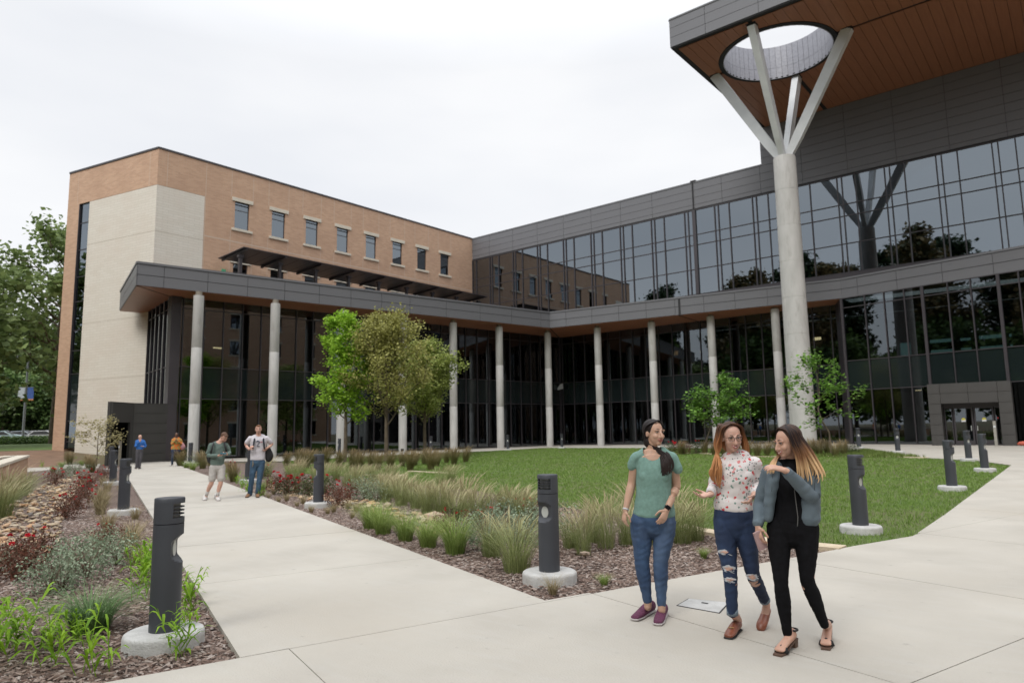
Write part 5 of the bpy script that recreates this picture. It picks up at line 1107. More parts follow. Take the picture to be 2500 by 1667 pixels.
# ------------------------------------------------------------------ rocks of the dry creeks
def rock_mesh(seed):
    rd = random.Random(seed); bm = bmesh.new(); bmesh.ops.create_icosphere(bm, subdivisions=1, radius=.5)
    for v in bm.verts: v.co *= rd.uniform(.78, 1.15); v.co.z *= .45; v.co.y *= .72
    me = bpy.data.meshes.new('rock'); bm.to_mesh(me); bm.free()
    return me
def rockmat():
    m = bpy.data.materials.new('creek_rock'); m.use_nodes = True; t = m.node_tree; b = t.nodes['Principled BSDF']; b.inputs['Roughness'].default_value = .9
    oi = t.nodes.new('ShaderNodeObjectInfo'); g = t.nodes.new('ShaderNodeNewGeometry'); ad = t.nodes.new('ShaderNodeMath'); ad.operation = 'ADD'; fr = t.nodes.new('ShaderNodeMath'); fr.operation = 'FRACT'
    t.links.new(oi.outputs['Random'], ad.inputs[0]); t.links.new(g.outputs['Random Per Island'], ad.inputs[1]); t.links.new(ad.outputs[0], fr.inputs[0])
    r = t.nodes.new('ShaderNodeValToRGB'); cols = [(.60, .40, .20), (.52, .30, .16), (.62, .50, .33), (.36, .26, .19), (.66, .56, .42), (.50, .36, .22), (.24, .22, .21), (.60, .44, .25)]
    while len(r.color_ramp.elements) < len(cols): r.color_ramp.elements.new(.5)
    for i, c in enumerate(cols): r.color_ramp.elements[i].position = i / (len(cols) - 1); r.color_ramp.elements[i].color = (*c, 1)
    t.links.new(fr.outputs[0], r.inputs[0]); n = t.nodes.new('ShaderNodeTexNoise'); n.inputs['Scale'].default_value = 14; n.inputs['Detail'].default_value = 5; mxx = t.nodes.new('ShaderNodeMixRGB'); mxx.blend_type = 'MULTIPLY'; mxx.inputs[0].default_value = .6
    tcn = t.nodes.new('ShaderNodeTexCoord'); t.links.new(tcn.outputs['Object'], n.inputs['Vector'])
    t.links.new(r.outputs[0], mxx.inputs[1]); t.links.new(n.outputs['Color'], mxx.inputs[2])
    hs = t.nodes.new('ShaderNodeHueSaturation'); hs.inputs['Saturation'].default_value = .95; hs.inputs['Value'].default_value = 1.25; t.links.new(mxx.outputs[0], hs.inputs['Color']); t.links.new(hs.outputs[0], b.inputs['Base Color'])
    bp = t.nodes.new('ShaderNodeBump'); bp.inputs['Strength'].default_value = .5; t.links.new(n.outputs['Fac'], bp.inputs['Height']); t.links.new(bp.outputs[0], b.inputs['Normal']); return m
m_rock = rockmat(); rks = [rock_mesh(s) for s in range(6)]
for r_ in rks: r_.materials.append(m_rock)
def creek(name, outline, n_big, n_small, s_big, label):
    poly = P2(outline); t = tag(empty(name), label, 'rock bed'); x0, x1 = min(p[0] for p in poly), max(p[0] for p in poly); y0, y1 = min(p[1] for p in poly), max(p[1] for p in poly)
    pts = []
    while len(pts) < n_big:
        x, y = random.uniform(x0, x1), random.uniform(y0, y1)
        if in_poly(x, y, poly) and random.random() < min(1, (10 / math.hypot(x, y)) ** 1.2): pts.append((x, y))
    for x, y in pts:
        s = s_big * random.uniform(.6, 1.6); o = ob('rock', random.choice(rks), t, (x, y, zg(x, y) - .02 + s * .06)); o.scale = (s * random.uniform(.8, 1.4), s * random.uniform(.7, 1.1), s * random.uniform(.6, 1.0)); o.rotation_euler = (random.uniform(-.3, .3), random.uniform(-.3, .3), random.uniform(0, 6.28))
    base = np.array([tuple(v.co) for v in rks[0].vertices]); fc = np.array([tuple(p.vertices) for p in rks[0].polygons]); VV = []; FF = []; k = 0
    while k < n_small:
        x, y = random.uniform(x0, x1), random.uniform(y0, y1)
        if not in_poly(x, y, poly): continue
        s = s_big * random.uniform(.25, .7); a = random.uniform(0, 6.28); c_, s_ = math.cos(a), math.sin(a); b = base * [s * random.uniform(.7, 1.5), s, s * random.uniform(.6, 1)]
        VV.append(np.stack([b[:, 0] * c_ - b[:, 1] * s_ + x, b[:, 0] * s_ + b[:, 1] * c_ + y, b[:, 2] + zg(x, y) - .035], 1)); FF.append(fc + len(base) * k); k += 1
    o = ob('pebbles', mesh_np('pebbles', np.concatenate(VV), np.concatenate(FF), m_rock), t); o['kind'] = 'stuff'
creek('left_rock_creek', [(-60, 1400), (60, 1395), (145, 1330), (150, 1260), (195, 1190), (235, 1162), (180, 1158), (110, 1178), (60, 1215), (-60, 1262)], 290, 1700, .155, 'dry creek of tan and orange rocks in the left bed')
creek('right_rock_creek', [(640, 1188), (720, 1210), (820, 1233), (900, 1252), (1000, 1285), (1085, 1300), (1130, 1290), (1080, 1262), (960, 1240), (930, 1226), (840, 1212), (740, 1195), (650, 1178)], 220, 1200, .14, 'dry creek of tan rocks winding through the bed right of the path')
for (u, v, s, lb) in ((1062, 1268, .42, 'largest tan boulder at the end of the right rock creek'), (1078, 1278, .3, 'smaller boulder beside the largest one'), (945, 1237, .3, 'flat tan boulder in the middle of the right creek'), (1427, 1353, .13, 'small yellow stone in the mulch right of the middle bollard'), (1110, 1262, .25, 'tan stone half hidden by the centre roses')):
    g = G(u, v); o = ob('boulder', random.choice(rks), None, (g.x, g.y, g.z + s * .1)); o.scale = (s * 1.2, s, s * 1.25); o.rotation_euler.z = u; tag(o, lb, 'boulder')
# ------------------------------------------------------------------ people
class Sk:
    """places a figure: photo points are read on a plane through the feet, square to the line of sight; d = metres nearer the viewer"""
    def __init__(s, u, v):
        s.o = G(u, v); h = Vector((s.o.x, s.o.y, 0)).normalized(); s.F = -h; s.Rt = Vector((h.y, -h.x, 0)); s.D = math.hypot(s.o.x, s.o.y)
        s.px = abs((PYL(u + 1, v, s.o, s.F) - PYL(u, v, s.o, s.F)).length)         # metres per photo pixel
    def __call__(s, u, v, d=0.0): return PYL(u, v, s.o + s.F * d, s.F)
    def w(s, r, f, z): return s.Rt * r + s.F * f + Vector((0, 0, z))              # direction: right, toward viewer, up
def PYL(u, v, o, n):
    r = Vector(ray(u, v)); c = Vector(CP); t = n.dot(Vector((o[0], o[1], 0)) - Vector((c.x, c.y, 0))) / n.dot(Vector((r.x, r.y, 0))); return c + r * t
def cat_rom(P, n):
    out = []; m = len(P)
    for i in range(m - 1):
        a, b, c, e = P[max(i - 1, 0)], P[i], P[i + 1], P[min(i + 2, m - 1)]
        for k in range(n):
            t = k / n; out.append(.5 * ((2 * b) + (-a + c) * t + (2 * a - 5 * b + 4 * c - e) * t * t + (-a + 3 * b - 3 * c + e) * t ** 3))
    out.append(P[-1]); return np.array(out)
class Fig:
    """collects overlapping rounded volumes, then fuses them into one continuous skin"""
    def __init__(s): s.mb = MB()
    def limb(s, pts, side=None, n=4, seg=18):
        """pts = [(point, half width, half depth)]; side = direction of the width"""
        P = np.array([[*p[0], p[1], p[2] if len(p) > 2 else p[1]] for p in pts], float); P = cat_rom(P, n); V = []; F = []; c = [Vector(p[:3]) for p in P]; N = len(P)
        rings = []
        for i in range(N):
            t = (c[min(i + 1, N - 1)] - c[max(i - 1, 0)]).normalized(); sd = Vector(side) if side is not None else t.orthogonal()
            sd = (sd - t * sd.dot(t)).normalized(); dp = t.cross(sd); rings.append((c[i], sd, dp, P[i, 3], P[i, 4], t))
        full = []
        for e, sg in ((rings[0], -1), (rings[-1], 1)):
            caps = [(e[0] + e[5] * sg * min(e[3], e[4]) * math.sin(a), e[1], e[2], e[3] * math.cos(a), e[4] * math.cos(a), e[5]) for a in (R_(35), R_(65), R_(86))]
            full = (caps[::-1] + rings) if sg < 0 else full + caps
        for q, sd, dp, a, b, _ in full:
            for k in range(seg): g = 2 * math.pi * k / seg; V.append(q + sd * a * math.cos(g) + dp * b * math.sin(g))
        M = len(full)
        for i in range(M - 1):
            for k in range(seg): F.append((i * seg + k, i * seg + (k + 1) % seg, (i + 1) * seg + (k + 1) % seg, (i + 1) * seg + k))
        F += [tuple(range(seg))[::-1], tuple((M - 1) * seg + k for k in range(seg))]; s.mb.add(V, F); return s
    def ball(s, c, rx, ry, rz, axes=None, n=14):
        X_, Y_, Z_ = axes or (Vector((1, 0, 0)), Vector((0, 1, 0)), Vector((0, 0, 1))); V = []; F = []
        for i in range(1, n):
            th = math.pi * i / n
            for k in range(n * 2): ph = math.pi * k / n; V.append(Vector(c) + X_ * rx * math.sin(th) * math.cos(ph) + Y_ * ry * math.sin(th) * math.sin(ph) + Z_ * rz * math.cos(th))
        m = n * 2
        for i in range(n - 2):
            for k in range(m): F.append((i * m + k, (i + 1) * m + k, (i + 1) * m + (k + 1) % m, i * m + (k + 1) % m))
        F += [tuple(range(m)), tuple((n - 2) * m + k for k in range(m))[::-1]]; s.mb.add(V, F); return s
    def fuse(s, name, m, parent, voxel=.006, smooth=3, cuts=(), wrinkle=0.0, wscale=9.0, holes=()):
        me = mesh_from('raw', s.mb.V, s.mb.F, m); o = bpy.data.objects.new('raw', me); COL.objects.link(o)
        r = o.modifiers.new('r', 'REMESH'); r.mode = 'VOXEL'; r.voxel_size = voxel
        q = o.modifiers.new('s', 'SMOOTH'); q.factor = .5; q.iterations = smooth
        dg = bpy.context.evaluated_depsgraph_get(); ev = o.evaluated_get(dg); nm = bpy.data.meshes.new_from_object(ev); bpy.data.objects.remove(o)
        if wrinkle:
            n = len(nm.vertices); co = np.empty(n * 3, np.float32); nm.vertices.foreach_get('co', co); no = np.empty(n * 3, np.float32); nm.vertex_normals.foreach_get('vector', no); co = co.reshape(-1, 3); no = no.reshape(-1, 3)
            ph = co @ np.array([[3.1, 1.2, -2.0], [-1.7, 3.3, 2.2], [1.1, -2.1, 4.4]]).T * wscale; d = (np.sin(ph[:, 2] * 1.7 + 1.5 * np.sin(ph[:, 0])) * .6 + np.sin(ph[:, 1] + ph[:, 2] * .7) * .4) * wrinkle; nm.vertices.foreach_set('co', (co + no * d[:, None]).ravel())
        if cuts or holes:
            bm = bmesh.new(); bm.from_mesh(nm)
            for co_, nn in cuts: bmesh.ops.bisect_plane(bm, geom=bm.verts[:] + bm.edges[:] + bm.faces[:], plane_co=co_, plane_no=nn, clear_outer=True)
            for c_, ax_, rr in holes:
                dl = [v for v in bm.verts if sum(((v.co - c_).dot(ax_[k]) / rr[k]) ** 2 for k in range(3)) < 1]
                bmesh.ops.delete(bm, geom=dl, context='VERTS')
            bm.to_mesh(nm); bm.free()
        nm.name = name; nm.materials.clear(); nm.materials.append(m); nm.polygons.foreach_set('use_smooth', [True] * len(nm.polygons)); nm.update()
        return ob(name, nm, parent)
def axes(fwd, up=Vector((0, 0, 1)), roll=0.0):
    f = Vector(fwd).normalized(); r = f.cross(up).normalized(); u = r.cross(f).normalized()
    if roll: q = Matrix.Rotation(roll, 3, f); r = q @ r; u = q @ u
    return r, f, u                                        # the figure's own left-to-right as seen from behind, face, crown
def head(fig, c, fwd, s=1.0, roll=0.0, jaw=1.0):
    """c = centre of the head (between the ears); returns a function from head space (right, face, up) to the world"""
    r, f, u = axes(fwd, roll=roll); P = lambda x, y, z: Vector(c) + (r * x + f * y + u * z) * s; ax = (r, f, u)
    fig.ball(P(0, -.012, .022), .074 * s, .090 * s, .088 * s, ax); fig.ball(P(0, .030, -.030), .058 * s * jaw, .060 * s, .078 * s, ax); fig.ball(P(0, .058, -.088), .027 * s * jaw, .026 * s, .022 * s, ax)
    for x in (-1, 1):
        fig.ball(P(x * .034, .060, -.030), .024 * s, .024 * s, .024 * s, ax); fig.ball(P(x * .074, -.005, -.010), .009 * s, .018 * s, .029 * s, ax); fig.ball(P(x * .030, .075, .022), .026 * s, .013 * s, .010 * s, ax)
    fig.limb([(P(0, .082, .012), .009 * s), (P(0, .100, -.018), .011 * s), (P(0, .104, -.034), .014 * s)], side=r, n=3, seg=10)
    for x in (-1, 1): fig.ball(P(x * .012, .092, -.036), .008 * s, .010 * s, .008 * s, ax)
    fig.ball(P(0, .082, -.058), .024 * s, .012 * s, .010 * s, ax)
    return P, ax
m_eye = mat('eye_white', (.62, .60, .58), .3); m_iris = mat('iris', (.03, .018, .012), .2); m_lip = mat('lips', (.42, .13, .12), .45); m_teeth = mat('teeth', (.72, .68, .62), .3); m_brow = mat('brows', (.035, .022, .018), .8)
def face(parent, P, ax, s, look=(0, 0), smile=1, brow=m_brow, lips=m_lip, beard=None):
    r, f, u = ax
    for x in (-1, 1):
        e = Fig(); e.ball(P(x * .030, .0790, .008), .0125 * s, .0060 * s, .0048 * s, ax, 8); me = e.mb.build('eye', m_eye, parent, True)
        i = Fig(); i.ball(P(x * .030 + look[0] * .005, .0832, .008 + look[1] * .0015), .0055 * s, .003 * s, .0048 * s, ax, 8); i.mb.build('iris', m_iris, me, True)
        l = MB(); l.tube([P(x * .017, .083, .011), P(x * .030, .0865, .0135), P(x * .043, .078, .010)], .0022 * s, 5); l.build('eyelash', m_iris, me)
        b = MB(); b.tube([P(x * .014, .088, .029), P(x * .032, .087, .035), P(x * .050, .073, .029)], [.003 * s, .0034 * s, .0015 * s], 6); b.build('eyebrow', brow, parent)
    m_ = MB(); k = .006 * smile
    if smile > .8: t = MB(); t.tube([P(-.022, .087, -.0590 + k * .7), P(0, .0965, -.0640), P(.022, .087, -.0590 + k * .7)], [.003 * s, .0052 * s, .003 * s], 6); t.build('teeth', m_teeth, parent)
    m_.tube([P(-.029, .080, -.058 + k * 1.3), P(-.010, .0945, -.0575 + k * .1), P(0, .0975, -.0585), P(.010, .0945, -.0575 + k * .1), P(.029, .080, -.058 + k * 1.3)], [.001 * s, .0028 * s, .003 * s, .0028 * s, .001 * s], 6)
    m_.tube([P(-.028, .079, -.059 + k * 1.3), P(-.012, .091, -.0690), P(0, .0935, -.071), P(.012, .091, -.0690), P(.028, .079, -.059 + k * 1.3)], [.001 * s, .0038 * s, .0042 * s, .0038 * s, .001 * s], 6); m_.build('lips', lips, parent, True)
def hand(fig, wr, d, palm, thumb, s=1.0, curl=.45, spread=.12, point=None):
    """wr = wrist, d = towards the fingers, palm = direction the palm faces, thumb = side on which the thumb sits"""
    d = Vector(d).normalized(); palm = Vector(palm); palm = (palm - d * palm.dot(d)).normalized(); t = Vector(thumb); t = (t - d * t.dot(d) - palm * t.dot(palm)).normalized(); wr = Vector(wr)
    fig.limb([(wr - d * .02 * s, .025 * s, .019 * s), (wr + d * .025 * s, .030 * s, .017 * s), (wr + d * .07 * s, .038 * s, .015 * s), (wr + d * .088 * s, .036 * s, .012 * s)], side=t, n=3, seg=12)
    for i, (off, L) in enumerate(((.028, .070), (.0095, .079), (-.0095, .073), (-.027, .058))):
        b = wr + d * (.082 - abs(off - .005) * .18) * s + t * off * s; c_ = curl * (1 + .12 * i); dd = (d + t * off * spread * 12).normalized(); pts = [(b - d * .015 * s, .0088 * s)]; p = b; 
        if point == i: c_ = .08
        for k, (fr, cu) in enumerate(((.44, .8), (.31, 1.1), (.25, .7))):
            a = c_ * cu; dd = (dd * math.cos(a) + palm * math.sin(a)).normalized(); p = p + dd * L * fr * s; pts.append((p, (.0084 - .0009 * k) * s))
        fig.limb(pts, side=t, n=2, seg=8)
    b = wr + d * .022 * s + t * .024 * s; q1 = b + (t * .75 + d * .55 + palm * .35) .normalized() * .036 * s; q2 = q1 + (d * .85 + t * .25 + palm * .45).normalized() * .030 * s; q3 = q2 + (d * .8 + palm * .5).normalized() * .024 * s
    fig.limb([(b, .014 * s), (q1, .0115 * s), (q2, .0100 * s), (q3, .0085 * s)], n=2, seg=8)
def locks(name, m, parent, strands, seg=5):
    mb = MB()
    for pts, r0 in strands:
        q = cat_rom(np.array([[*p] for p in pts], float), 4); n = len(q); mb.tube([Vector(p) for p in q], [r0 * (1.0 if i < n * .6 else 1 - .85 * (i / (n - 1) - .6) / .4) for i in range(n)], seg, squash=.55)
    return mb.build(name, m, parent, True)
def hairmat(name, top, tip, z0, z1, mid=None):
    m = bpy.data.materials.new(name); m.use_nodes = True; t = m.node_tree; b = t.nodes['Principled BSDF']; b.inputs['Roughness'].default_value = .5; b.inputs['Specular IOR Level'].default_value = .22
    g = t.nodes.new('ShaderNodeNewGeometry'); tcn = t.nodes.new('ShaderNodeTexCoord'); sp = t.nodes.new('ShaderNodeSeparateXYZ'); t.links.new(tcn.outputs['Object'], sp.inputs[0])
    k = t.nodes.new('ShaderNodeMapRange'); k.inputs['From Min'].default_value = z0; k.inputs['From Max'].default_value = z1; t.links.new(sp.outputs['Z'], k.inputs['Value'])
    rn = t.nodes.new('ShaderNodeMath'); rn.operation = 'MULTIPLY_ADD'; rn.inputs[1].default_value = .35; rn.inputs[2].default_value = -.17; t.links.new(g.outputs['Random Per Island'], rn.inputs[0]); ad = t.nodes.new('ShaderNodeMath'); t.links.new(k.outputs[0], ad.inputs[0]); t.links.new(rn.outputs[0], ad.inputs[1])
    r = t.nodes.new('ShaderNodeValToRGB'); r.color_ramp.elements[0].color = (*top, 1); r.color_ramp.elements[1].color = (*tip, 1)
    if mid: e = r.color_ramp.elements.new(.5); e.color = (*mid, 1)
    t.links.new(ad.outputs[0], r.inputs[0]); t.links.new(r.outputs[0], b.inputs['Base Color']); return m
def skinmat(name, c): m = mat(name, c, .5, tuple(x * .94 for x in c), 14, 3, spec=.4); b = m.node_tree.nodes['Principled BSDF']; b.inputs['Subsurface Weight'].default_value = .12; b.inputs['Subsurface Radius'].default_value = (.02, .008, .004); return m
def denim(name, c, c2, scale=5, fade=None):
    m = mat(name, c, .85, c2, scale, 5, .25, 260, lo=.38, hi=.62)
    if fade: add_mix(m, fade, 3.2, .5, .75, .8, (1, 1, .6))
    return m
def shoe(mb_parent, name, heel, toe, m, msole, ht=.05, w=.042, sole=.022, parent=None):
    heel = Vector(heel); toe = Vector(toe); d = (toe - heel).normalized(); L = (toe - heel).length; sd = d.cross(Vector((0, 0, 1))).normalized()
    f = Fig(); f.limb([(heel + d * .02 + Vector((0, 0, ht)), w * .85, ht * .85), (heel + d * L * .35 + Vector((0, 0, ht * .95)), w * .86, ht * .85), (heel + d * L * .68 + Vector((0, 0, ht * .62)), w, ht * .52), (toe - d * .03 + Vector((0, 0, ht * .5)), w * .80, ht * .36)], side=sd)
    o = f.fuse(name, m, parent, .005, 2)
    g = Fig(); g.limb([(heel + d * .015 + Vector((0, 0, sole * .6)), w * .92, sole * .6), (heel + d * L * .5 + Vector((0, 0, sole * .6)), w * .92, sole * .6), (heel + d * L * .75 + Vector((0, 0, sole * .6)), w * 1.06, sole * .6), (toe - d * .022 + Vector((0, 0, sole * .62)), w * .82, sole * .6)], side=sd)
    g.mb.build('sole', msole, o, True); return o

# ================= woman in the teal top
K = Sk(1588, 1508); W1 = tag(empty('person'), 'woman in a teal short-sleeved top, blue jeans and plum shoes, leftmost of the three', 'person')
sk1 = skinmat('skin_olive', (.52, .325, .235)); px = K.px; R, Fd = K.Rt, K.F; side = R
hc = K(1597, 1056, .02); fw = K.w(.62, .78, -.03)
b = Fig(); P, ax = head(b, hc, fw, 1.0, roll=-.02)
nk = K(1590, 1104, -.02); b.limb([(P(0, -.02, -.05), .050, .056), (K(1591, 1096, -.01), .048, .054), (nk, .052, .055), (K(1592, 1113, -.01), .080, .062), (K(1593, 1122, .01), .125, .085)], side=side)
for sx_ in (1566, 1624): b.limb([(K(1594, 1108, -.02), .045, .05), (K(sx_, 1112, -.01), .045, .05)], n=2)
b.limb([(K(1591, 1108, .012), .085, .058), (K(1592, 1128, .015), .12, .078)], side=side)
torso = [(K(1597, 1113, -.01), 40 * px, .075), (K(1597, 1128, 0), 47 * px, .095), (K(1597, 1150, .01), 44 * px, .115), (K(1596, 1172, .01), 43.5 * px, .120), (K(1596, 1200, .01), 43 * px, .112), (K(1597, 1225, .01), 47 * px, .118), (K(1597, 1252, 0), 52 * px, .128)]
b.limb([(p, a * .93, c * .93) for p, a, c in torso], side=side)
armL = [K(1553, 1117, .0), K(1543, 1177, -.03), K(1527, 1246, .05)]; armR = [K(1642, 1119, .0), K(1651, 1186, -.02), K(1628, 1244, .13)]
for a in (armL, armR): b.limb([(a[0], .047), (a[0].lerp(a[1], .5), .043), (a[1], .038), (a[1].lerp(a[2], .35), .037), (a[2], .0245)], n=4)
hand(b, armL[2], K.w(-.22, .15, -1), K.w(.85, -.5, .1), K.w(.35, .95, .0), .93, .55); hand(b, armR[2], K.w(-.42, .35, -.85), K.w(-.55, -.8, -.1), K.w(-.75, .5, 0), .95, .38)
legL = [K(1569, 1268), K(1567, 1372, .02), K(1581, 1466, .0)]; legR = [K(1624, 1268), K(1613, 1372, .05), K(1615, 1474, .06)]
for l in (legL, legR): b.limb([(l[0], .085, .09), (l[1], .052, .055), (l[1].lerp(l[2], .35), .05, .055), (l[2], .035, .038), (l[2] + Vector((0, 0, -.05)), .032, .04)], side=side)
b.fuse('body', sk1, W1, .0048, 3)
face(W1, P, ax, 1.0, look=(.8, 0), smile=.7)
m_teal = mat('teal_knit', (.185, .315, .275), .9, (.155, .27, .235), 40, 2, .3, 320)
t = Fig(); t.limb([(torso[0][0] + Vector((0, 0, -.004)), 41 * px, .082)] + [(p, a * 1.0 + .004, c * 1.03 + .004) for p, a, c in torso[1:]], side=side)
t.ball(K(1578, 1163, .065), .066, .062, .066); t.ball(K(1617, 1163, .065), .066, .062, .066)
for a, q, n_ in ((armL, K(1545, 1136, -.01), K(1576, 1104, -.01)), (armR, K(1653, 1143, 0), K(1616, 1103, -.01))):
    t.limb([(n_, .050, .062), (n_.lerp(a[0], .6), .046, .060), (a[0] + Vector((0, 0, .006)), .046, .060), (a[0].lerp(q, .55), .048, .062), (q, .050, .064)], side=Vector((0, 0, 1)), n=4)
t.limb([(K(1597, 1240), 50.5 * px, .133), (K(1597, 1251), 51.5 * px, .134)], side=side)
nc = K(1597, 1100, .06)
t.fuse('shirt', m_teal, W1, .0055, 3, wrinkle=.0024, wscale=7.0, holes=[(K(1592, 1096, .055), (R, Fd, Vector((0, 0, 1))), (.078, .15, .098))])
MB().tube([K(1571, 1098, .04), K(1576, 1112, .085), K(1582, 1121, .10), K(1584, 1127, .105), K(1590, 1120, .102), K(1602, 1108, .08), K(1607, 1098, .04)], .0008, 4).build('necklace', mat('silver', (.45, .40, .36), .5), W1)
m_jean1 = denim('washed_denim', (.040, .082, .165), (.022, .046, .105), 4, (.115, .17, .27))
j = Fig(); j.limb([(K(1597, 1248), 50 * px, .122), (K(1597, 1264), 53 * px, .132), (K(1597, 1277), 53 * px, .128)], side=side)
for l, hx in ((legL, 1567), (legR, 1622)): j.limb([(K(hx, 1272), 29 * px, .115), (K(hx - 1, 1300, .0), 27.5 * px, .102), (l[0].lerp(l[1], .62), 23 * px, .085), (l[1], 18.5 * px, .066), (l[1].lerp(l[2], .35), 17.5 * px, .064), (l[1].lerp(l[2], .8), 12.5 * px, .048), (l[2], 11 * px, .042)], side=side)
j.fuse('jeans', m_jean1, W1, .0058, 2, wrinkle=.0022, wscale=13)
m_plum = mat('plum_mesh', (.14, .035, .085), .8, (.10, .025, .06), 60, 2, .5, 200); m_sole = mat('pale_sole', (.50, .46, .46), .7)
g0 = lambda u, v: G(u, v)
shoe(None, 'shoe', G(1594, 1492), G(1546, 1517), m_plum, m_sole, .055, .046, parent=W1); shoe(None, 'shoe', G(1622, 1498), G(1605, 1529), m_plum, m_sole, .055, .046, parent=W1)
# hair: dark, swept to the viewer's right, tied low
m_h1 = hairmat('black_hair', (.012, .009, .009), (.028, .018, .016), 1.6, 1.2)
h_ = Fig(); h_.ball(P(0, -.028, .030), .085, .094, .092, ax); h_.ball(P(-.01, -.055, -.035), .070, .058, .080, ax); h_.ball(P(.02, -.045, -.085), .052, .045, .05, ax); hp = h_.fuse('hair', m_h1, W1, .006, 2)
st = []; rd = random.Random(5)
for i in range(46):
    a = rd.uniform(-1.1, 1.1); st.append(([P(.02 * math.sin(a), .055, .108 - .01 * abs(a)), P(.055 * math.sin(a) + (.03 if a > 0 else -.03), .02, .100 - .025 * abs(a)), P(.088 * (1 if a > 0 else -1) * (.75 + .25 * abs(a)), -.02, .03), P(.075 * (1 if a > 0 else -1), -.06, -.05 + rd.uniform(-.02, .02))], .007))
for i in range(90):
    q = rd.uniform(-1, 1); e = rd.uniform(-1, 1); st.append(([P(.02, -.06, -.02), P(.06 + .01 * q, -.045 + .01 * e, -.075), K(1617 + 9 * q, 1104 + 4 * e, .04 + .02 * e), K(1626 + 13 * q, 1118 + 3 * e, .09 + .015 * q), K(1630 + 13 * q + 3 * math.sin(i), 1136 + 4 * e, .125), K(1628 + 12 * q - 4 * abs(e), 1146 + 16 * rd.random(), .13)], .009))
locks('hair_strands', m_h1, hp, st)
# watch and bracelet
def band(name, p, d, r0, wd_, m, parent): d = Vector(d).normalized(); return MB().tube([p - d * wd_ / 2, p + d * wd_ / 2], r0, 16).build(name, m, parent, True)
dr = (armR[2] - armR[1]).normalized(); wt = band('watch_strap', armR[2] - dr * .018, dr, .0275, .026, m_dark, W1); c = armR[2] - dr * .018 + K.w(.1, .95, .25).normalized() * .024
q = MB(); q.box(-.017, .017, -.005, .005, -.019, .019); o = q.build('watch_face', mat('watch_glass', (.01, .01, .012), .15), wt); o.matrix_world = Matrix.Translation(c) @ Vector((0, 1, 0)).rotation_difference(K.w(.1, .95, .25).normalized()).to_matrix().to_4x4()
dl = (armL[2] - armL[1]).normalized(); band('bracelet', armL[2] - dl * .012, dl, .028, .014, mat('white_band', (.6, .6, .62), .5), W1)

# ================= woman in the floral blouse
K = Sk(1800, 1543); W2 = tag(empty('person'), 'smiling woman with glasses in a white floral blouse, ripped dark jeans and brown loafers', 'person')
px = K.px; R, Fd = K.Rt, K.F; side = R; sk2 = skinmat('skin_fair', (.60, .37, .29))
hc = K(1786, 1066, .05); fw = K.w(.30, .93, -.20)
b = Fig(); P, ax = head(b, hc, fw, .98, roll=.06, jaw=1.04)
b.limb([(P(0, -.02, -.05), .050, .055), (K(1790, 1105, .0), .049, .052), (K(1793, 1116, -.01), .055, .055), (K(1796, 1126, -.01), .11, .07)], side=side)
torso = [(K(1798, 1119, 0), 38 * px, .070), (K(1799, 1132, 0), 46 * px, .092), (K(1798, 1155, .01), 45 * px, .112), (K(1796, 1180, .01), 44 * px, .112), (K(1794, 1210, .0), 43 * px, .105), (K(1792, 1238, 0), 47 * px, .112)]
b.limb([(p, a * .9, c * .9) for p, a, c in torso], side=side)
armL = [K(1756, 1130, .0), K(1744, 1188, -.05), K(1733, 1206, .19)]; armR = [K(1843, 1130, 0), K(1852, 1186, -.06), K(1841, 1208, .17)]
for a in (armL, armR): b.limb([(a[0], .045), (a[0].lerp(a[1], .5), .040), (a[1], .036), (a[1].lerp(a[2], .4), .034), (a[2], .0235)], n=4)
hand(b, armL[2], K.w(-.80, .52, -.14), K.w(-.1, .35, .95), K.w(-.5, -.85, .25), .95, .42, .3); hand(b, armR[2], K.w(-.50, .55, -.62), K.w(-.70, .1, .55), K.w(.2, .75, .5), .92, .5, .2)
legL = [K(1768, 1282), K(1783, 1404, .10), K(1788, 1494, .07)]; legR = [K(1817, 1282), K(1838, 1400, .03), K(1866, 1462, -.20)]
for l in (legL, legR): b.limb([(l[0], .08, .09), (l[1], .050, .054), (l[1].lerp(l[2], .35), .046, .052), (l[2], .033, .036)], side=side)
hL, tL = G(1803, 1536), G(1776, 1562); b.limb([(legL[2], .033, .036), (hL + Vector((0, 0, .065)), .032, .036), (hL.lerp(tL, .45) + Vector((0, 0, .042)), .030, .022), (hL.lerp(tL, .8) + Vector((0, 0, .026)), .026, .012)], side=side)
tR = G(1860, 1536); hR = K(1872, 1488, -.26); b.limb([(legR[2], .032, .035), (K(1871, 1478, -.22), .031, .034), (hR.lerp(tR, .45) + Vector((0, 0, .016)), .030, .022), (hR.lerp(tR, .8) + Vector((0, 0, .03)), .026, .012)], side=side)
b.fuse('body', sk2, W2, .0048, 3)
face(W2, P, ax, .98, look=(.5, -.6), smile=1.5, lips=mat('lips_red', (.50, .07, .08), .4), brow=mat('brows_brown', (.10, .055, .03), .8))
gl = MB()
for x in (-1, 1): gl.tube([P(x * .031 + .0235 * math.cos(2 * math.pi * k / 18), .099 - .010 * abs(math.cos(2 * math.pi * k / 18) * (1 if math.cos(2 * math.pi * k / 18) * x > 0 else 0)), .004 + .019 * math.sin(2 * math.pi * k / 18)) for k in range(19)], .0022, 6, cap=False); gl.tube([P(x * .0535, .090, .01), P(x * .072, .05, .010), P(x * .078, .0, .008)], .002, 5)
gl.tube([P(-.009, .099, .010), P(0, .102, .013), P(.009, .099, .010)], .002, 5); gl.build('glasses', mat('tortoise', (.05, .03, .025), .3), W2)
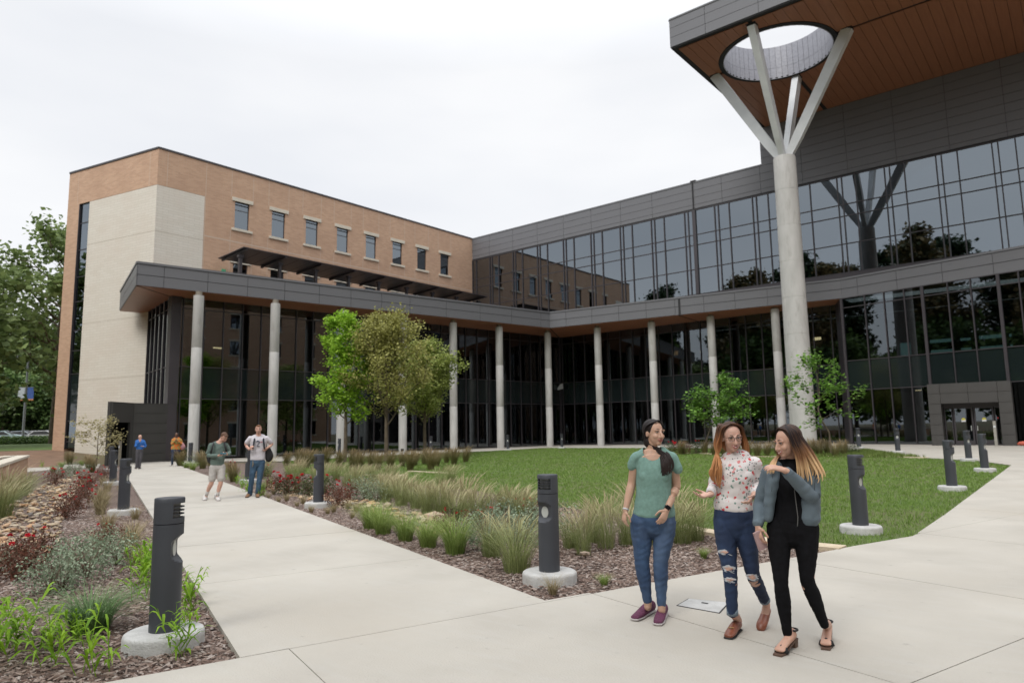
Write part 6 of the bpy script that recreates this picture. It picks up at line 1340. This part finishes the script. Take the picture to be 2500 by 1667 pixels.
# blouse print: scattered red and ochre blossoms with green sprigs on white
def floral():
    m = bpy.data.materials.new('floral_print'); m.use_nodes = True; t = m.node_tree; b_ = t.nodes['Principled BSDF']; b_.inputs['Roughness'].default_value = .75
    tcn = t.nodes.new('ShaderNodeTexCoord'); cur = None; base = (.70, .66, .655)
    prev = t.nodes.new('ShaderNodeRGB'); prev.outputs[0].default_value = (*base, 1); out = prev.outputs[0]
    nz_ = t.nodes.new('ShaderNodeTexNoise'); nz_.inputs['Scale'].default_value = 55; t.links.new(tcn.outputs['Object'], nz_.inputs['Vector']); sc_ = t.nodes.new('ShaderNodeVectorMath'); sc_.operation = 'SCALE'; sc_.inputs[3].default_value = .022; t.links.new(nz_.outputs['Color'], sc_.inputs[0]); av = t.nodes.new('ShaderNodeVectorMath'); t.links.new(tcn.outputs['Object'], av.inputs[0]); t.links.new(sc_.outputs[0], av.inputs[1])
    cl = t.nodes.new('ShaderNodeTexNoise'); cl.inputs['Scale'].default_value = 9; t.links.new(tcn.outputs['Object'], cl.inputs['Vector'])
    for k, (scl, th, col, gate) in enumerate(((30, .30, (.16, .27, .23), .50), (44, .26, (.045, .05, .06), .54), (21, .29, (.62, .22, .22), .47), (24, .33, (.60, .035, .045), .54), (16, .20, (.52, .26, .10), .60))):
        mp_ = t.nodes.new('ShaderNodeMapping'); mp_.inputs['Location'].default_value = (k * 1.7, k * .9, k * 2.3); t.links.new(av.outputs[0], mp_.inputs[0]); v_ = t.nodes.new('ShaderNodeTexVoronoi'); v_.inputs['Scale'].default_value = scl; t.links.new(mp_.outputs[0], v_.inputs['Vector'])
        lt = t.nodes.new('ShaderNodeMath'); lt.operation = 'LESS_THAN'; lt.inputs[1].default_value = th; t.links.new(v_.outputs['Distance'], lt.inputs[0])
        gt_ = t.nodes.new('ShaderNodeMath'); gt_.operation = 'GREATER_THAN'; gt_.inputs[1].default_value = gate; n2 = t.nodes.new('ShaderNodeTexNoise'); n2.inputs['Scale'].default_value = 11; t.links.new(mp_.outputs[0], n2.inputs['Vector']); t.links.new(n2.outputs['Fac'], gt_.inputs[0])
        mm = t.nodes.new('ShaderNodeMath'); mm.operation = 'MULTIPLY'; t.links.new(lt.outputs[0], mm.inputs[0]); t.links.new(gt_.outputs[0], mm.inputs[1]); x_ = t.nodes.new('ShaderNodeMixRGB'); t.links.new(mm.outputs[0], x_.inputs[0]); t.links.new(out, x_.inputs[1]); x_.inputs[2].default_value = (*col, 1); out = x_.outputs[0]
    t.links.new(out, b_.inputs['Base Color']); return m
m_flo = floral()
t = Fig(); t.limb([(p, a + .006, c + .008) for p, a, c in torso], side=side); t.ball(K(1780, 1160, .062), .064, .060, .064); t.ball(K(1818, 1160, .062), .064, .060, .064)
t.limb([(K(1792, 1110, .01), .052, .056), (K(1794, 1118, .0), .062, .062)], side=side); t.limb([(K(1791, 1222, 0), 49 * px, .122), (K(1791, 1240, 0), 50 * px, .124)], side=side)
for a in (armL, armR): t.limb([(a[0], .052, .055), (a[0].lerp(a[1], .5), .055, .056), (a[1], .055, .052), (a[1].lerp(a[2], .45), .046, .044), (a[1].lerp(a[2], .80), .036)], n=4)
ts = t.fuse('blouse', m_flo, W2, .0055, 3, wrinkle=.0028, wscale=8)
for a in (armL, armR):
    d_ = (a[2] - a[1]).normalized(); MB().tube([a[1].lerp(a[2], .78), a[1].lerp(a[2], .90)], [.037, .034], 16).build('cuff', mat('white_cotton', (.66, .64, .64), .8), ts, True)
m_jean2 = denim('dark_denim', (.016, .034, .085), (.010, .02, .052), 5, (.03, .058, .125))
j = Fig(); j.limb([(K(1792, 1240), 48 * px, .115), (K(1792, 1258), 51 * px, .125), (K(1792, 1285), 52 * px, .125)], side=side)
for l, hx in ((legL, 1767), (legR, 1818)): j.limb([(K(hx, 1275), 27 * px, .112), (l[0].lerp(l[1], .35), 26 * px, .100), (l[0].lerp(l[1], .7), 21 * px, .082), (l[1], 17.5 * px, .064), (l[1].lerp(l[2], .5), 15.5 * px, .058), (l[2], 13.5 * px, .046)], side=side)
jn = j.fuse('jeans', m_jean2, W2, .0058, 2, wrinkle=.002, wscale=12)
for l in (legL, legR): d_ = (l[2] - l[1]).normalized(); MB().tube([l[2] - d_ * .035, l[2] + d_ * .018], [14.2 * px, 14.2 * px], 18).build('turn_up', mat('denim_inside', (.22, .29, .36), .9), jn, True)
# rips in the denim: skin patch with pale frayed threads
m_thr = mat('cotton_thread', (.50, .52, .55), .9)
def rip(c, nrm, w_, h2, seed):
    rd = random.Random(seed); n_ = Vector(nrm).normalized(); s_ = R; pts = []
    for k in range(16): a = 2 * math.pi * k / 16; q = rd.uniform(.7, 1.15); pts.append(c + s_ * math.cos(a) * w_ * q + Vector((0, 0, 1)) * math.sin(a) * h2 * q - n_ * .012 * abs(math.cos(a)) ** 2)
    r_ = MB().add(pts + [c + n_ * .004], [(k, (k + 1) % 16, 16) for k in range(16)]).build('ripped_patch', m_thr, jn)
    pts2 = [c + (p - c) * .62 + n_ * .003 for p in pts]; MB().add(pts2 + [c + n_ * .008], [(k, (k + 1) % 16, 16) for k in range(16)]).build('bare_knee', sk2, r_)
    mb = MB()
    for k in range(9): x_ = rd.uniform(-.9, .9); z_ = rd.uniform(-.8, .8); mb.tube([c + s_ * w_ * (x_ - .25) + Vector((0, 0, h2 * z_)) + n_ * .009, c + s_ * w_ * (x_ + .25) + Vector((0, 0, h2 * z_ - .006)) + n_ * .010], .0015, 4)
    mb.build('thread', m_thr, r_)
fr = K.w(0, 1, 0)
for (u, v, w_, h2, l, f) in ((1770, 1348, .050, .022, legL, .56), (1780, 1388, .054, .030, legL, .86), (1781, 1415, .046, .022, legL, 1.1), (1836, 1408, .050, .032, legR, 1.02)):
    q = l[0].lerp(l[1], f) if f <= 1 else l[1].lerp(l[2], f - 1); dd = (q - K(1800, 1543)).dot(Fd); rr_ = .082 if f < .7 else .066; rip(K(u, v, dd + rr_ + .004), fr, w_, h2, int(u + v))
m_loaf = mat('tan_leather', (.23, .075, .042), .4, (.17, .055, .03), 12, 3, spec=.5)
s_ = shoe(None, 'loafer', hL, tL, m_loaf, m_dark, .048, .043, .012, W2); MB().tube([hL.lerp(tL, .62) + Vector((0, 0, .062)) - R * .018, hL.lerp(tL, .66) + Vector((0, 0, .066)), hL.lerp(tL, .62) + Vector((0, 0, .062)) + R * .018], .004, 6).build('buckle', mat('brass', (.6, .42, .18), .3, metal=1.0), s_)
f = Fig(); f.limb([(hR, .034, .030), (hR.lerp(tR, .5) + Vector((0, 0, .012)), .038, .032), (tR + Vector((0, 0, .036)), .041, .030), (tR + (tR - hR).normalized() * .035 + Vector((0, 0, .035)), .034, .022)], side=side); f.fuse('loafer', m_loaf, W2, .005, 2)
m_h2 = hairmat('chestnut_to_copper_hair', (.060, .028, .016), (.50, .24, .10), P(0, 0, .06).z, P(0, 0, -.16).z, (.26, .105, .042))
h_ = Fig(); h_.ball(P(0, -.034, .032), .083, .088, .090, ax); h_.ball(P(0, -.06, -.05), .075, .05, .09, ax); hp = h_.fuse('hair', m_h2, W2, .006, 2)
st = []; rd = random.Random(9)
for i in range(120):
    sg = -1 if i % 5 < 3 else 1; a = rd.random(); q = rd.uniform(-1, 1); w1_ = rd.random()
    top = P(.012 + .01 * q, .045 - .12 * a, .118 - .03 * a); mid = P(sg * (.060 + .02 * w1_), .035 - .13 * a, .085); ear = P(sg * (.090 + .018 * w1_), .025 - .12 * a, .0); sh = P(sg * (.098 + .035 * w1_), .02 - .09 * a, -.085)
    # the head's own right side is the viewer's left
    if (mid - hc).dot(R) < 0: e1 = K(1738 + 26 * w1_, 1135, .04 + .09 * a); e2 = K(1733 + 28 * w1_ + 4 * q, 1160 + 8 * q, .09 + .06 * a); e3 = K(1738 + 22 * w1_, 1172 + 20 * w1_, .12 + .03 * q)
    else: e1 = K(1822 + 6 * q, 1108, -.02 - .05 * a); e2 = K(1824 + 6 * q, 1120 + 3 * q, -.03 - .06 * a); e3 = K(1823 + 7 * q, 1126 + 6 * w1_, -.04)
    st.append(([top, mid, ear, sh, e1, e2, e3], .0085))
locks('hair_strands', m_h2, hp, st)
dl = (armL[2] - armL[1]).normalized(); band('bangle', armL[2] - dl * .004, dl, .027, .006, mat('dark_bangle', (.10, .05, .03), .4), W2)

# ================= woman in the denim jacket
K = Sk(1950, 1580); W3 = tag(empty('person'), 'laughing woman in a grey denim jacket over black clothes, dark hair turning blonde', 'person')
px = K.px; R, Fd = K.Rt, K.F; side = R; sk3 = skinmat('skin_warm', (.56, .335, .25))
hc = K(1922, 1078, .08); fw = K.w(-.80, .56, -.22)
b = Fig(); P, ax = head(b, hc, fw, .98, roll=-.02)
b.limb([(P(0, -.02, -.05), .049, .054), (K(1932, 1112, .02), .048, .052), (K(1936, 1128, .0), .056, .056), (K(1938, 1140, .0), .11, .07)], side=side)
torso = [(K(1936, 1132, 0), 44 * px, .070), (K(1935, 1146, 0), 54 * px, .094), (K(1934, 1172, .02), 52 * px, .112), (K(1933, 1200, .02), 48 * px, .108), (K(1934, 1230, .02), 49 * px, .108), (K(1937, 1262, .01), 57 * px, .122)]
b.limb([(p, a * .88, c * .88) for p, a, c in torso], side=side)
armR = [K(1984, 1150, -.01), K(1982, 1212, .10), K(1917, 1148, .30)]; armL = [K(1878, 1152, .0), K(1858, 1226, -.03), K(1850, 1284, .08)]
for a in (armL, armR): b.limb([(a[0], .045), (a[0].lerp(a[1], .5), .040), (a[1], .036), (a[1].lerp(a[2], .4), .034), (a[2], .0235)], n=4)
hand(b, armR[2], K.w(-.90, .12, .28), K.w(-.25, -.4, -.9), K.w(-.1, -.9, .4), .95, .34, .1); hand(b, armL[2], K.w(.05, .25, -.95), K.w(.75, -.65, .0), K.w(.55, .8, .0), .95, .62)
legL = [K(1900, 1290), K(1907, 1424, .10), K(1922, 1544, .06)]; legR = [K(1968, 1290), K(1971, 1415, .06), K(2012, 1522, -.02)]
for l in (legL, legR): b.limb([(l[0], .08, .09), (l[1], .050, .054), (l[1].lerp(l[2], .35), .046, .052), (l[2], .032, .035)], side=side)
hL, tL = G(1940, 1578), G(1899, 1601); hR, tR = G(2024, 1556), G(2016, 1586)
for l, h2, t2 in ((legL, hL, tL), (legR, hR, tR)): d_ = (t2 - h2).normalized(); sd_ = d_.cross(Vector((0, 0, 1))).normalized(); b.limb([(l[2], .031, .034), (h2 + d_ * .02 + Vector((0, 0, .095)), .031, .036), (h2.lerp(t2, .55) + Vector((0, 0, .062)), .034, .024), (t2 - d_ * .03 + Vector((0, 0, .034)), .039, .015)], side=sd_)
b.fuse('body', sk3, W3, .0048, 3)
for h2, t2 in ((hL, tL), (hR, tR)):
    d_ = (t2 - h2).normalized(); sd_ = d_.cross(Vector((0, 0, 1))).normalized(); u_ = Vector((0, 0, 1)); s_ = MB()
    pr_ = [(h2 - d_ * .012, .066), (h2 + d_ * .05, .062), (h2.lerp(t2, .5), .040), (h2.lerp(t2, .75), .016), (t2 + d_ * .012, .014)]; V = []
    for (p, z), wd_ in zip(pr_, (.026, .03, .032, .042, .030)):
        for zz in (z, max(z - .013, 0)): V += [p + u_ * zz - sd_ * wd_, p + u_ * zz + sd_ * wd_]
    F = []
    for i in range(4):
        a = 4 * i; F += [(a, a + 1, a + 5, a + 4), (a + 2, a + 6, a + 7, a + 3), (a, a + 4, a + 6, a + 2), (a + 1, a + 3, a + 7, a + 5)]
    F += [(0, 2, 3, 1), (16, 17, 19, 18)]; so = s_.add(V, F).build('sandal', mat('sole_brown', (.12, .07, .05), .6), W3)
    hb_ = MB(); V = [h2 + d_ * x + sd_ * y + u_ * z for z, k_ in ((0, .8), (.058, 1)) for x, y in ((-.015, -.024 * k_), (.035, -.024 * k_), (.035, .024 * k_), (-.015, .024 * k_))]; hb_.add(V, [(3, 2, 1, 0), (4, 5, 6, 7), (0, 1, 5, 4), (1, 2, 6, 5), (2, 3, 7, 6), (3, 0, 4, 7)]).build('block_heel', mat('heel_wood', (.13, .07, .045), .5), so)
    tp_ = h2.lerp(t2, .80); MB().tube([tp_ - sd_ * .044 + u_ * .012, tp_ - sd_ * .036 + u_ * .040, tp_ + u_ * .056, tp_ + sd_ * .036 + u_ * .040, tp_ + sd_ * .044 + u_ * .012], .017, 8, squash=.35).build('toe_strap', m_dark, so, True)
    ak = h2 + d_ * .015 + u_ * .125; MB().tube([ak + d_ * .040 * math.cos(a) + sd_ * .034 * math.sin(a) for a in [2 * math.pi * k / 16 for k in range(17)]], .007, 6).build('ankle_strap', m_dark, so, True)
m_blk = mat('black_jersey', (.009, .009, .011), .95, (.007, .007, .008), 30, 2, .15, 200, spec=.12)
j = Fig(); j.limb([(K(1936, 1240), 47 * px, .112), (K(1936, 1265), 57 * px, .126), (K(1936, 1295), 62 * px, .130)], side=side)
for l, hx in ((legL, 1902), (legR, 1969)): j.limb([(K(hx, 1285), 32 * px, .115), (l[0].lerp(l[1], .35), 29 * px, .104), (l[0].lerp(l[1], .7), 22.5 * px, .084), (l[1], 18 * px, .064), (l[1].lerp(l[2], .35), 19 * px, .064), (l[1].lerp(l[2], .8), 13.5 * px, .048), (l[2], 12 * px, .042)], side=side)
j.fuse('trousers', m_blk, W3, .0058, 2, wrinkle=.0012, wscale=14)
t = Fig(); t.limb([(p, a * .93, c * .95 + .006) for p, a, c in torso[1:]], side=side); t.ball(K(1918, 1178, .065), .062, .060, .062); t.ball(K(1952, 1178, .065), .062, .060, .062); t.limb([(K(1934, 1130, .03), .06, .05), (K(1934, 1142, .03), .09, .08)], side=side); t.fuse('black_top', m_blk, W3, .006, 2)
m_jac = denim('grey_denim', (.125, .165, .195), (.088, .118, .145), 7, (.155, .20, .235))
t = Fig()
# jacket: back and two open fronts as thick curved panels
back = [(p, a + .014, c + .010) for p, a, c in torso[:5]]
t.limb([(p - Fd * .035, a, c * .85) for p, a, c in back], side=side)
t.limb([(K(1894, 1140, .05), .050, .06), (K(1888, 1170, .07), .050, .065), (K(1880, 1215, .075), .042, .060), (K(1876, 1262, .07), .036, .055)], side=side)
t.limb([(K(1966, 1142, .05), .055, .06), (K(1972, 1172, .06), .062, .072), (K(1974, 1215, .06), .068, .075), (K(1973, 1262, .05), .082, .082)], side=side)
t.limb([(K(1985, 1190, -.03), .05, .09), (K(1983, 1262, -.03), .06, .10)], side=side)
for a in (armL, armR): t.limb([(a[0], .058, .060), (a[0].lerp(a[1], .5), .056), (a[1], .054), (a[1].lerp(a[2], .5), .047), (a[1].lerp(a[2], .88), .039)], n=4)
jk = t.fuse('denim_jacket', m_jac, W3, .0058, 3, wrinkle=.0030, wscale=9)
for a in (armL, armR): MB().tube([a[1].lerp(a[2], .82), a[1].lerp(a[2], .97)], [.040, .037], 16).build('cuff', m_jac, jk, True)
MB().tube([K(1938, 1155, .15), K(1940, 1200, .145), K(1948, 1262, .14), K(1947, 1284, .14)], .0035, 6).build('zip', mat('zip_metal', (.12, .12, .12), .4), jk)
for u in (1886, 1990): MB().tube([K(u, 1160, .13), K(u - 2, 1200, .135)], .0016, 5).build('seam', m_dark, jk)
face(W3, P, ax, .98, look=(0, -.8), smile=1.5, lips=mat('lips_pink', (.50, .16, .16), .4))
m_h3 = hairmat('black_to_blonde_hair', (.018, .011, .011), (.72, .48, .26), P(0, 0, .0).z, P(0, 0, -.20).z, (.22, .105, .05))
h_ = Fig(); h_.ball(P(0, -.034, .034), .086, .092, .092, ax); h_.ball(P(0, -.065, -.06), .075, .05, .10, ax); hp = h_.fuse('hair', m_h3, W3, .006, 2)
st = []; rd = random.Random(13)
for i in range(170):
    a = rd.random(); w1_ = rd.random(); q = rd.uniform(-1, 1); ang = -2.7 + 5.4 * (i / 170.0)       # angle round the head from the face
    cx_, cy_ = math.sin(ang), math.cos(ang)
    if cy_ > .45: continue
    top = P(.01, .045, .118) if a > .5 else P(.0, -.02, .126); m1 = P(cx_ * .070, cy_ * .075 - .012, .090); m2 = P(cx_ * .100, cy_ * .108 - .015, .0); m3 = P(cx_ * (.108 + .03 * w1_), cy_ * .13 - .03, -.10)
    e = P(cx_ * (.100 + .07 * w1_) , cy_ * .15 - .06 * (1 if cy_ < 0 else .3), -.20 - .07 * w1_); e2 = e + Vector((0, 0, -.05)) + R * .01 * q
    st.append(([top, m1, m2, m3, e, e2], .0092))
for i in range(34):                                       # the lock falling in front, beneath the raised hand
    w1_ = rd.random(); q = rd.uniform(-1, 1); st.append(([K(1908, 1110, -.03), K(1899 + 4 * q, 1114, .0), K(1892 + 6 * q, 1122, .06), K(1886 + 8 * q, 1134, .13), K(1880 + 10 * q, 1150 + 8 * w1_, .155)], .0075))
locks('hair_strands', m_h3, hp, st)
ph = MB(); ph.box(-.009, .009, -.036, .036, -.07, .07); pho = ph.build('phone', mat('phone_rose', (.45, .30, .30), .35)); pho.location = K(1856, 1318, .10); pho.rotation_euler = (.35, .1, math.atan2(K.F.y, K.F.x) + .6); tag(pho, 'rose coloured phone held in the hand of the woman in the denim jacket', 'phone')

# ================= the four people farther back
def simple(u, v, label, spec):
    """smaller figures: the same fused volumes, coarser; spec holds photo points and colours"""
    K = Sk(u, v); t = tag(empty('person'), label, 'person'); px = K.px; R = K.Rt; V3 = spec; b = Fig(); vx = spec.get('vox', .010); skin = spec['skin']
    fw = K.w(*spec.get('face', (0, 1, -.1))); P, ax = head(b, K(*spec['head']), fw, spec.get('hs', 1.0)); nk = K(*spec['neck']); b.limb([(P(0, -.02, -.06), .055), (nk, .058)], n=2)
    T = [(K(a, c, d), w * px, dp) for a, c, d, w, dp in spec['torso']]; b.limb([(p, w * .88, dp * .9) for p, w, dp in T], side=R)
    arms = [[K(*q) for q in a] for a in spec['arms']]; legs = [[K(*q) for q in l] for l in spec['legs']]
    for a, hd in zip(arms, spec['hands']): b.limb([(a[0], .052), (a[0].lerp(a[1], .5), .047), (a[1], .041), (a[2], .028)], n=3); hand(b, a[2], K.w(*hd[0]), K.w(*hd[1]), K.w(*hd[2]), 1.0, .6)
    for l in legs: b.limb([(l[0], .08, .085), (l[1], .055, .06), (l[1].lerp(l[2], .35), .055, .06), (l[2], .036, .04), (l[2] + Vector((0, 0, -.06)), .034, .04)], side=R, n=3)
    b.fuse('body', skin, t, vx, 2); face(t, P, ax, spec.get('hs', 1.0), smile=spec.get('smile', .6))
    sh = Fig(); sh.limb([(p, w, dp) for p, w, dp in T], side=R, n=3)
    for a in arms:
        e = spec.get('sleeve', 1.0); q = a[1].lerp(a[2], .92) if e == 1 else a[0].lerp(a[1], e)
        sh.limb([(a[0], .066, .066), (a[0].lerp(a[1], .5), .060), (a[1], .054), (q, .042)] if e == 1 else [(a[0], .068), (a[0].lerp(q, .6), .068), (q, .070)], n=3)
    so = sh.fuse('shirt', spec['shirt'], t, vx, 2, wrinkle=.004, wscale=5, holes=[(nk + K.w(0, .04, .05), (R, K.F, Vector((0, 0, 1))), (.075, .09, .085))])
    tr = Fig(); hp = T[-1]
    tr.limb([(hp[0] + Vector((0, 0, .04)), hp[1] * .92, hp[2] * .95), (hp[0] + Vector((0, 0, -.10)), hp[1] * 1.0, hp[2])], side=R, n=2)
    for l in legs:
        if spec.get('shorts'): tr.limb([(l[0], .098, .105), (l[0].lerp(l[1], .5), .092, .105), (l[0].lerp(l[1], .82), .088, .10)], side=R, n=3)
        else: tr.limb([(l[0], .10, .105), (l[0].lerp(l[1], .5), .088, .092), (l[1], .07, .075), (l[1].lerp(l[2], .5), .066, .072), (l[2] + Vector((0, 0, -.02)), spec.get('cuff', .056), .06)], side=R, n=3)
    tr.fuse(spec.get('lower', 'trousers'), spec['bottom'], t, vx, 2, wrinkle=.003, wscale=6)
    for h2, t2 in spec['feet']: shoe(None, 'shoe', G(*h2), G(*t2), spec['shoe'], spec.get('sole', m_sole), .055, .05, parent=t)
    h_ = Fig(); h_.ball(P(0, -.028, .036), .081, .088, .084, ax)
    if spec.get('quiff'): h_.ball(P(0, .05, .092), .055, .035, .022, ax)
    if spec.get('hair'): h_.fuse('hair', spec['hair'], t, vx * .8, 1)
    return t, K, P, ax, T, arms, legs
m_skinp = skinmat('skin_pink', (.60, .36, .28)); m_skind = skinmat('skin_dark', (.16, .075, .045)); m_brn = mat('brown_hair', (.13, .06, .028), .6, (.08, .035, .018), 60, 2, .6, 90); m_ging = mat('auburn_hair', (.26, .11, .04), .6, (.17, .07, .025), 60, 2, .6, 90); m_blkh = mat('short_black_hair', (.015, .013, .012), .8)
m_white = mat('white_shoe', (.62, .60, .58), .7)
t, K, P, ax, T, arms, legs = simple(515, 1219, 'young man in a green sweater and pale shorts looking down at his phone', dict(head=(547, 1067, .05), face=(.35, .62, -.70), hs=1.02, neck=(535, 1080, 0), skin=m_skinp, hair=m_brn, quiff=1, vox=.0085,
    torso=[(533, 1083, 0, 17, .08), (533, 1094, 0, 20, .115), (532, 1112, 0, 18.5, .12), (530, 1134, 0, 17, .12)], arms=[[(515, 1087, 0), (508, 1111, .02), (533, 1112, .26)], [(552, 1087, 0), (560, 1104, .02), (556, 1109, .24)]], hands=[((.9, .3, .1), (.2, -.2, 1), (.1, .6, .6)), ((-.8, .4, .1), (-.2, -.2, 1), (.1, .6, .6))],
    legs=[[(521, 1140, 0), (517, 1176, .03), (504, 1206, -.12)], [(541, 1140, 0), (539, 1176, .08), (531, 1207, .05)]], shorts=1, lower='shorts', shirt=mat('sage_knit', (.135, .185, .165), .9, (.11, .155, .135), 30), bottom=mat('pale_twill', (.50, .475, .45), .9), feet=[((501, 1215), (499, 1222)), ((527, 1213), (534, 1223))], shoe=m_white))
for l, q in ((legs[0], .72), (legs[1], .72)): MB().tube([l[1].lerp(l[2], q), l[2] + Vector((0, 0, -.03))], [.046, .042], 12).build('sock', m_white, t, True)
mb = MB(); c = K(545, 1107, .33); mb.add([c + K.w(a, b_, z) for a, b_, z in ((-.075, -.03, -.01), (.075, -.03, -.01), (.075, .03, .02), (-.075, .03, .02))] + [c + K.w(a, b_, z) for a, b_, z in ((-.075, -.03, -.022), (.075, -.03, -.022), (.075, .03, .008), (-.075, .03, .008))], [(0, 1, 2, 3), (7, 6, 5, 4), (0, 4, 5, 1), (1, 5, 6, 2), (2, 6, 7, 3), (3, 7, 4, 0)])
tag(mb.build('phone', mat('phone_blue', (.06, .25, .36), .3)), 'blue phone held by the young man in the green sweater', 'phone')
def straps(K, T, us, col, parent, label, bag):
    bp = tag(empty('backpack'), label, 'backpack')
    for u0, u1 in us: MB().tube([K(u0, 1067 if bag == 2 else 1079, -.02), K(u0, 1072 if bag == 2 else 1084, .13), K((u0 + u1) / 2, 1085 if bag == 2 else 1094, .155), K(u1, 1098 if bag == 2 else 1107, .12)], .024, 8, squash=.4).build('strap', col, bp, True)
    return bp
bpk = straps(K, T, ((521, 515), (548, 554)), m_dark, t, 'black backpack on the young man in the green sweater', 1); f = Fig(); f.limb([(K(528, 1090, -.20), 14 * K.px, .09), (K(520, 1112, -.22), 17 * K.px, .12), (K(517, 1124, -.18), 12 * K.px, .09)], side=K.Rt); f.fuse('pack', m_dark, bpk, .01, 2)
t, K, P, ax, T, arms, legs = simple(618, 1210, 'smiling young man in a white shirt and jeans with a dark backpack', dict(head=(631, 1048, .04), face=(-.05, 1, -.05), hs=1.04, neck=(631, 1062, 0), skin=m_skinp, hair=m_ging, quiff=1, smile=1.4, vox=.0085,
    torso=[(631, 1066, 0, 19, .08), (631, 1076, 0, 22, .12), (630, 1096, 0, 19, .12), (629, 1121, 0, 18.5, .12)], arms=[[(611, 1070, 0), (600, 1085, -.04), (608, 1096, .17)], [(651, 1070, 0), (664, 1084, -.06), (653, 1093, .10)]], hands=[((.5, .3, .5), (.5, -.6, 0), (.3, .6, .4)), ((-.5, .1, -.5), (-.5, -.5, .2), (-.3, .6, .5))], sleeve=.62,
    legs=[[(621, 1128, 0), (615, 1165, .05), (610, 1204, .0)], [(638, 1128, 0), (634, 1165, .04), (629, 1204, .04)]], shirt=mat('white_jersey', (.62, .60, .64), .9, (.56, .54, .58), 20), bottom=denim('mid_denim', (.055, .115, .19), (.035, .075, .13)), lower='jeans', cuff=.062, feet=[((613, 1204), (602, 1215)), ((629, 1203), (629, 1215))], shoe=mat('tan_suede', (.22, .11, .05), .8), sole=m_dark))
bpk = straps(K, T, ((621, 617), (643, 646)), mat('navy_strap', (.015, .02, .03), .8), t, 'dark backpack worn by the young man in the white shirt', 2); f = Fig(); f.limb([(K(655, 1097, -.04), .07, .07), (K(657, 1112, -.06), .11, .09), (K(656, 1120, -.06), .09, .08)], side=K.Rt); f.fuse('pack', m_dark, bpk, .01, 2)
# the numeral on the shirt
mb = MB(); N2 = [(-.035, .04), (-.018, .062), (.012, .062), (.028, .042), (.022, .018), (-.005, -.012), (-.03, -.045), (.034, -.045)]; cn_ = K(630, 1083.5, .128)
mb.tube([cn_ + K.w(a * 1.25, .006, z * 1.25) for a, z in N2], .012, 6, squash=.5); mb.build('number_two', mat('navy_print', (.02, .03, .07), .8), t)
MB().tube([K(636, 1079, .131), K(641, 1079, .128)], .016, 6, squash=.4).build('pink_print', mat('pink_print', (.60, .22, .26), .8), t)
MB().tube([K(617, 1124, .13), K(618, 1133, .14), K(616, 1139, .135)], [.012, .02, .014], 6).build('key_fob', m_tan, t)
simple(338, 1145, 'bald man in a bright blue pullover with a hand at his chin, near the porch', dict(head=(342, 1067, .02), face=(.05, 1, -.1), hs=1.05, neck=(342, 1073, 0), skin=m_skinp, hair=None, vox=.014,
    torso=[(342, 1075, 0, 9, .08), (342, 1079, 0, 10.5, .12), (342, 1087, 0, 9.5, .12), (341, 1096, 0, 9, .12)], arms=[[(334, 1077, 0), (331, 1090, .06), (341, 1078, .24)], [(351, 1077, 0), (356, 1090, .02), (350, 1089, .24)]], hands=[((.2, .1, .9), (0, -.8, 0), (.5, .5, 0)), ((-.8, .3, 0), (0, 0, 1), (.2, .8, 0))],
    legs=[[(337, 1099, 0), (335, 1120, .05), (333, 1140, .0)], [(345, 1099, 0), (343, 1120, .03), (340, 1140, -.03)]], shirt=mat('royal_blue', (.03, .16, .50), .8, (.025, .13, .42), 10), bottom=mat('grey_slacks', (.085, .082, .095), .85), cuff=.06, feet=[((333, 1140), (331, 1144)), ((340, 1140), (342, 1144))], shoe=m_dark, sole=m_dark))
m_ora = mat('orange_print', (.62, .16, .03), .85, (.28, .26, .08), 9, 2, lo=.46, hi=.52)
t, K, P, ax, T, arms, legs = simple(427, 1137, 'woman in a loose orange patterned top and dark jeans near the porch', dict(head=(431, 1061, .02), face=(-.1, 1, -.1), hs=1.0, neck=(431, 1068, 0), skin=m_skind, hair=m_blkh, vox=.014,
    torso=[(431, 1070, 0, 9, .08), (431, 1075, 0, 11.5, .13), (431, 1085, 0, 12, .15), (430, 1096, 0, 13, .16)], arms=[[(422, 1073, 0), (419, 1084, .04), (428, 1076, .24)], [(441, 1073, 0), (445, 1084, .02), (434, 1078, .24)]], hands=[((.5, .1, .7), (0, -.8, 0), (.5, .5, 0)), ((-.6, .3, .4), (0, 0, 1), (.2, .8, 0))],
    legs=[[(425, 1100, 0), (422, 1117, .05), (420, 1131, .0)], [(436, 1100, 0), (434, 1117, .03), (433.5, 1131, .03)]], shirt=m_ora, bottom=mat('indigo_jeans', (.022, .04, .085), .85), lower='jeans', cuff=.05, feet=[((421, 1132), (416, 1137)), ((434, 1132), (431, 1138))], shoe=m_white))
f = Fig(); f.limb([(K(445, 1083, .02), .08, .07), (K(446, 1090, .02), .13, .09), (K(445, 1095, .02), .09, .07)], side=K.Rt); tag(f.fuse('shoulder_bag', mat('pink_canvas', (.55, .28, .30), .8), None, .012, 2), 'pink bag hanging at the side of the woman in orange', 'bag')

# ------------------------------------------------------------------ labels: look-alikes told apart by their place
ORD = ['leftmost'] + [a + ' from left' for a in ('second', 'third', 'fourth', 'fifth', 'sixth', 'seventh', 'eighth', 'ninth', 'tenth', 'eleventh', 'twelfth', 'thirteenth', 'fourteenth', 'fifteenth', 'sixteenth', 'seventeenth', 'eighteenth', 'nineteenth', 'twentieth')]
bylab = {}
for o in list(bpy.data.objects):
    if o.parent is None and o.get('group') and o.get('label') and 'viewer' not in o['group']: bylab.setdefault(o['label'], []).append(o)
def screen_u(o):
    c = CR.T @ (np.array(o.location) - CP); return F_PX * c[0] / -c[2]
for lb, L in bylab.items():
    if len(L) > 1:
        for k, o in enumerate(sorted(L, key=screen_u)):
            if k < len(ORD): o['label'] = '%s of the %s' % (ORD[k], o['group'])
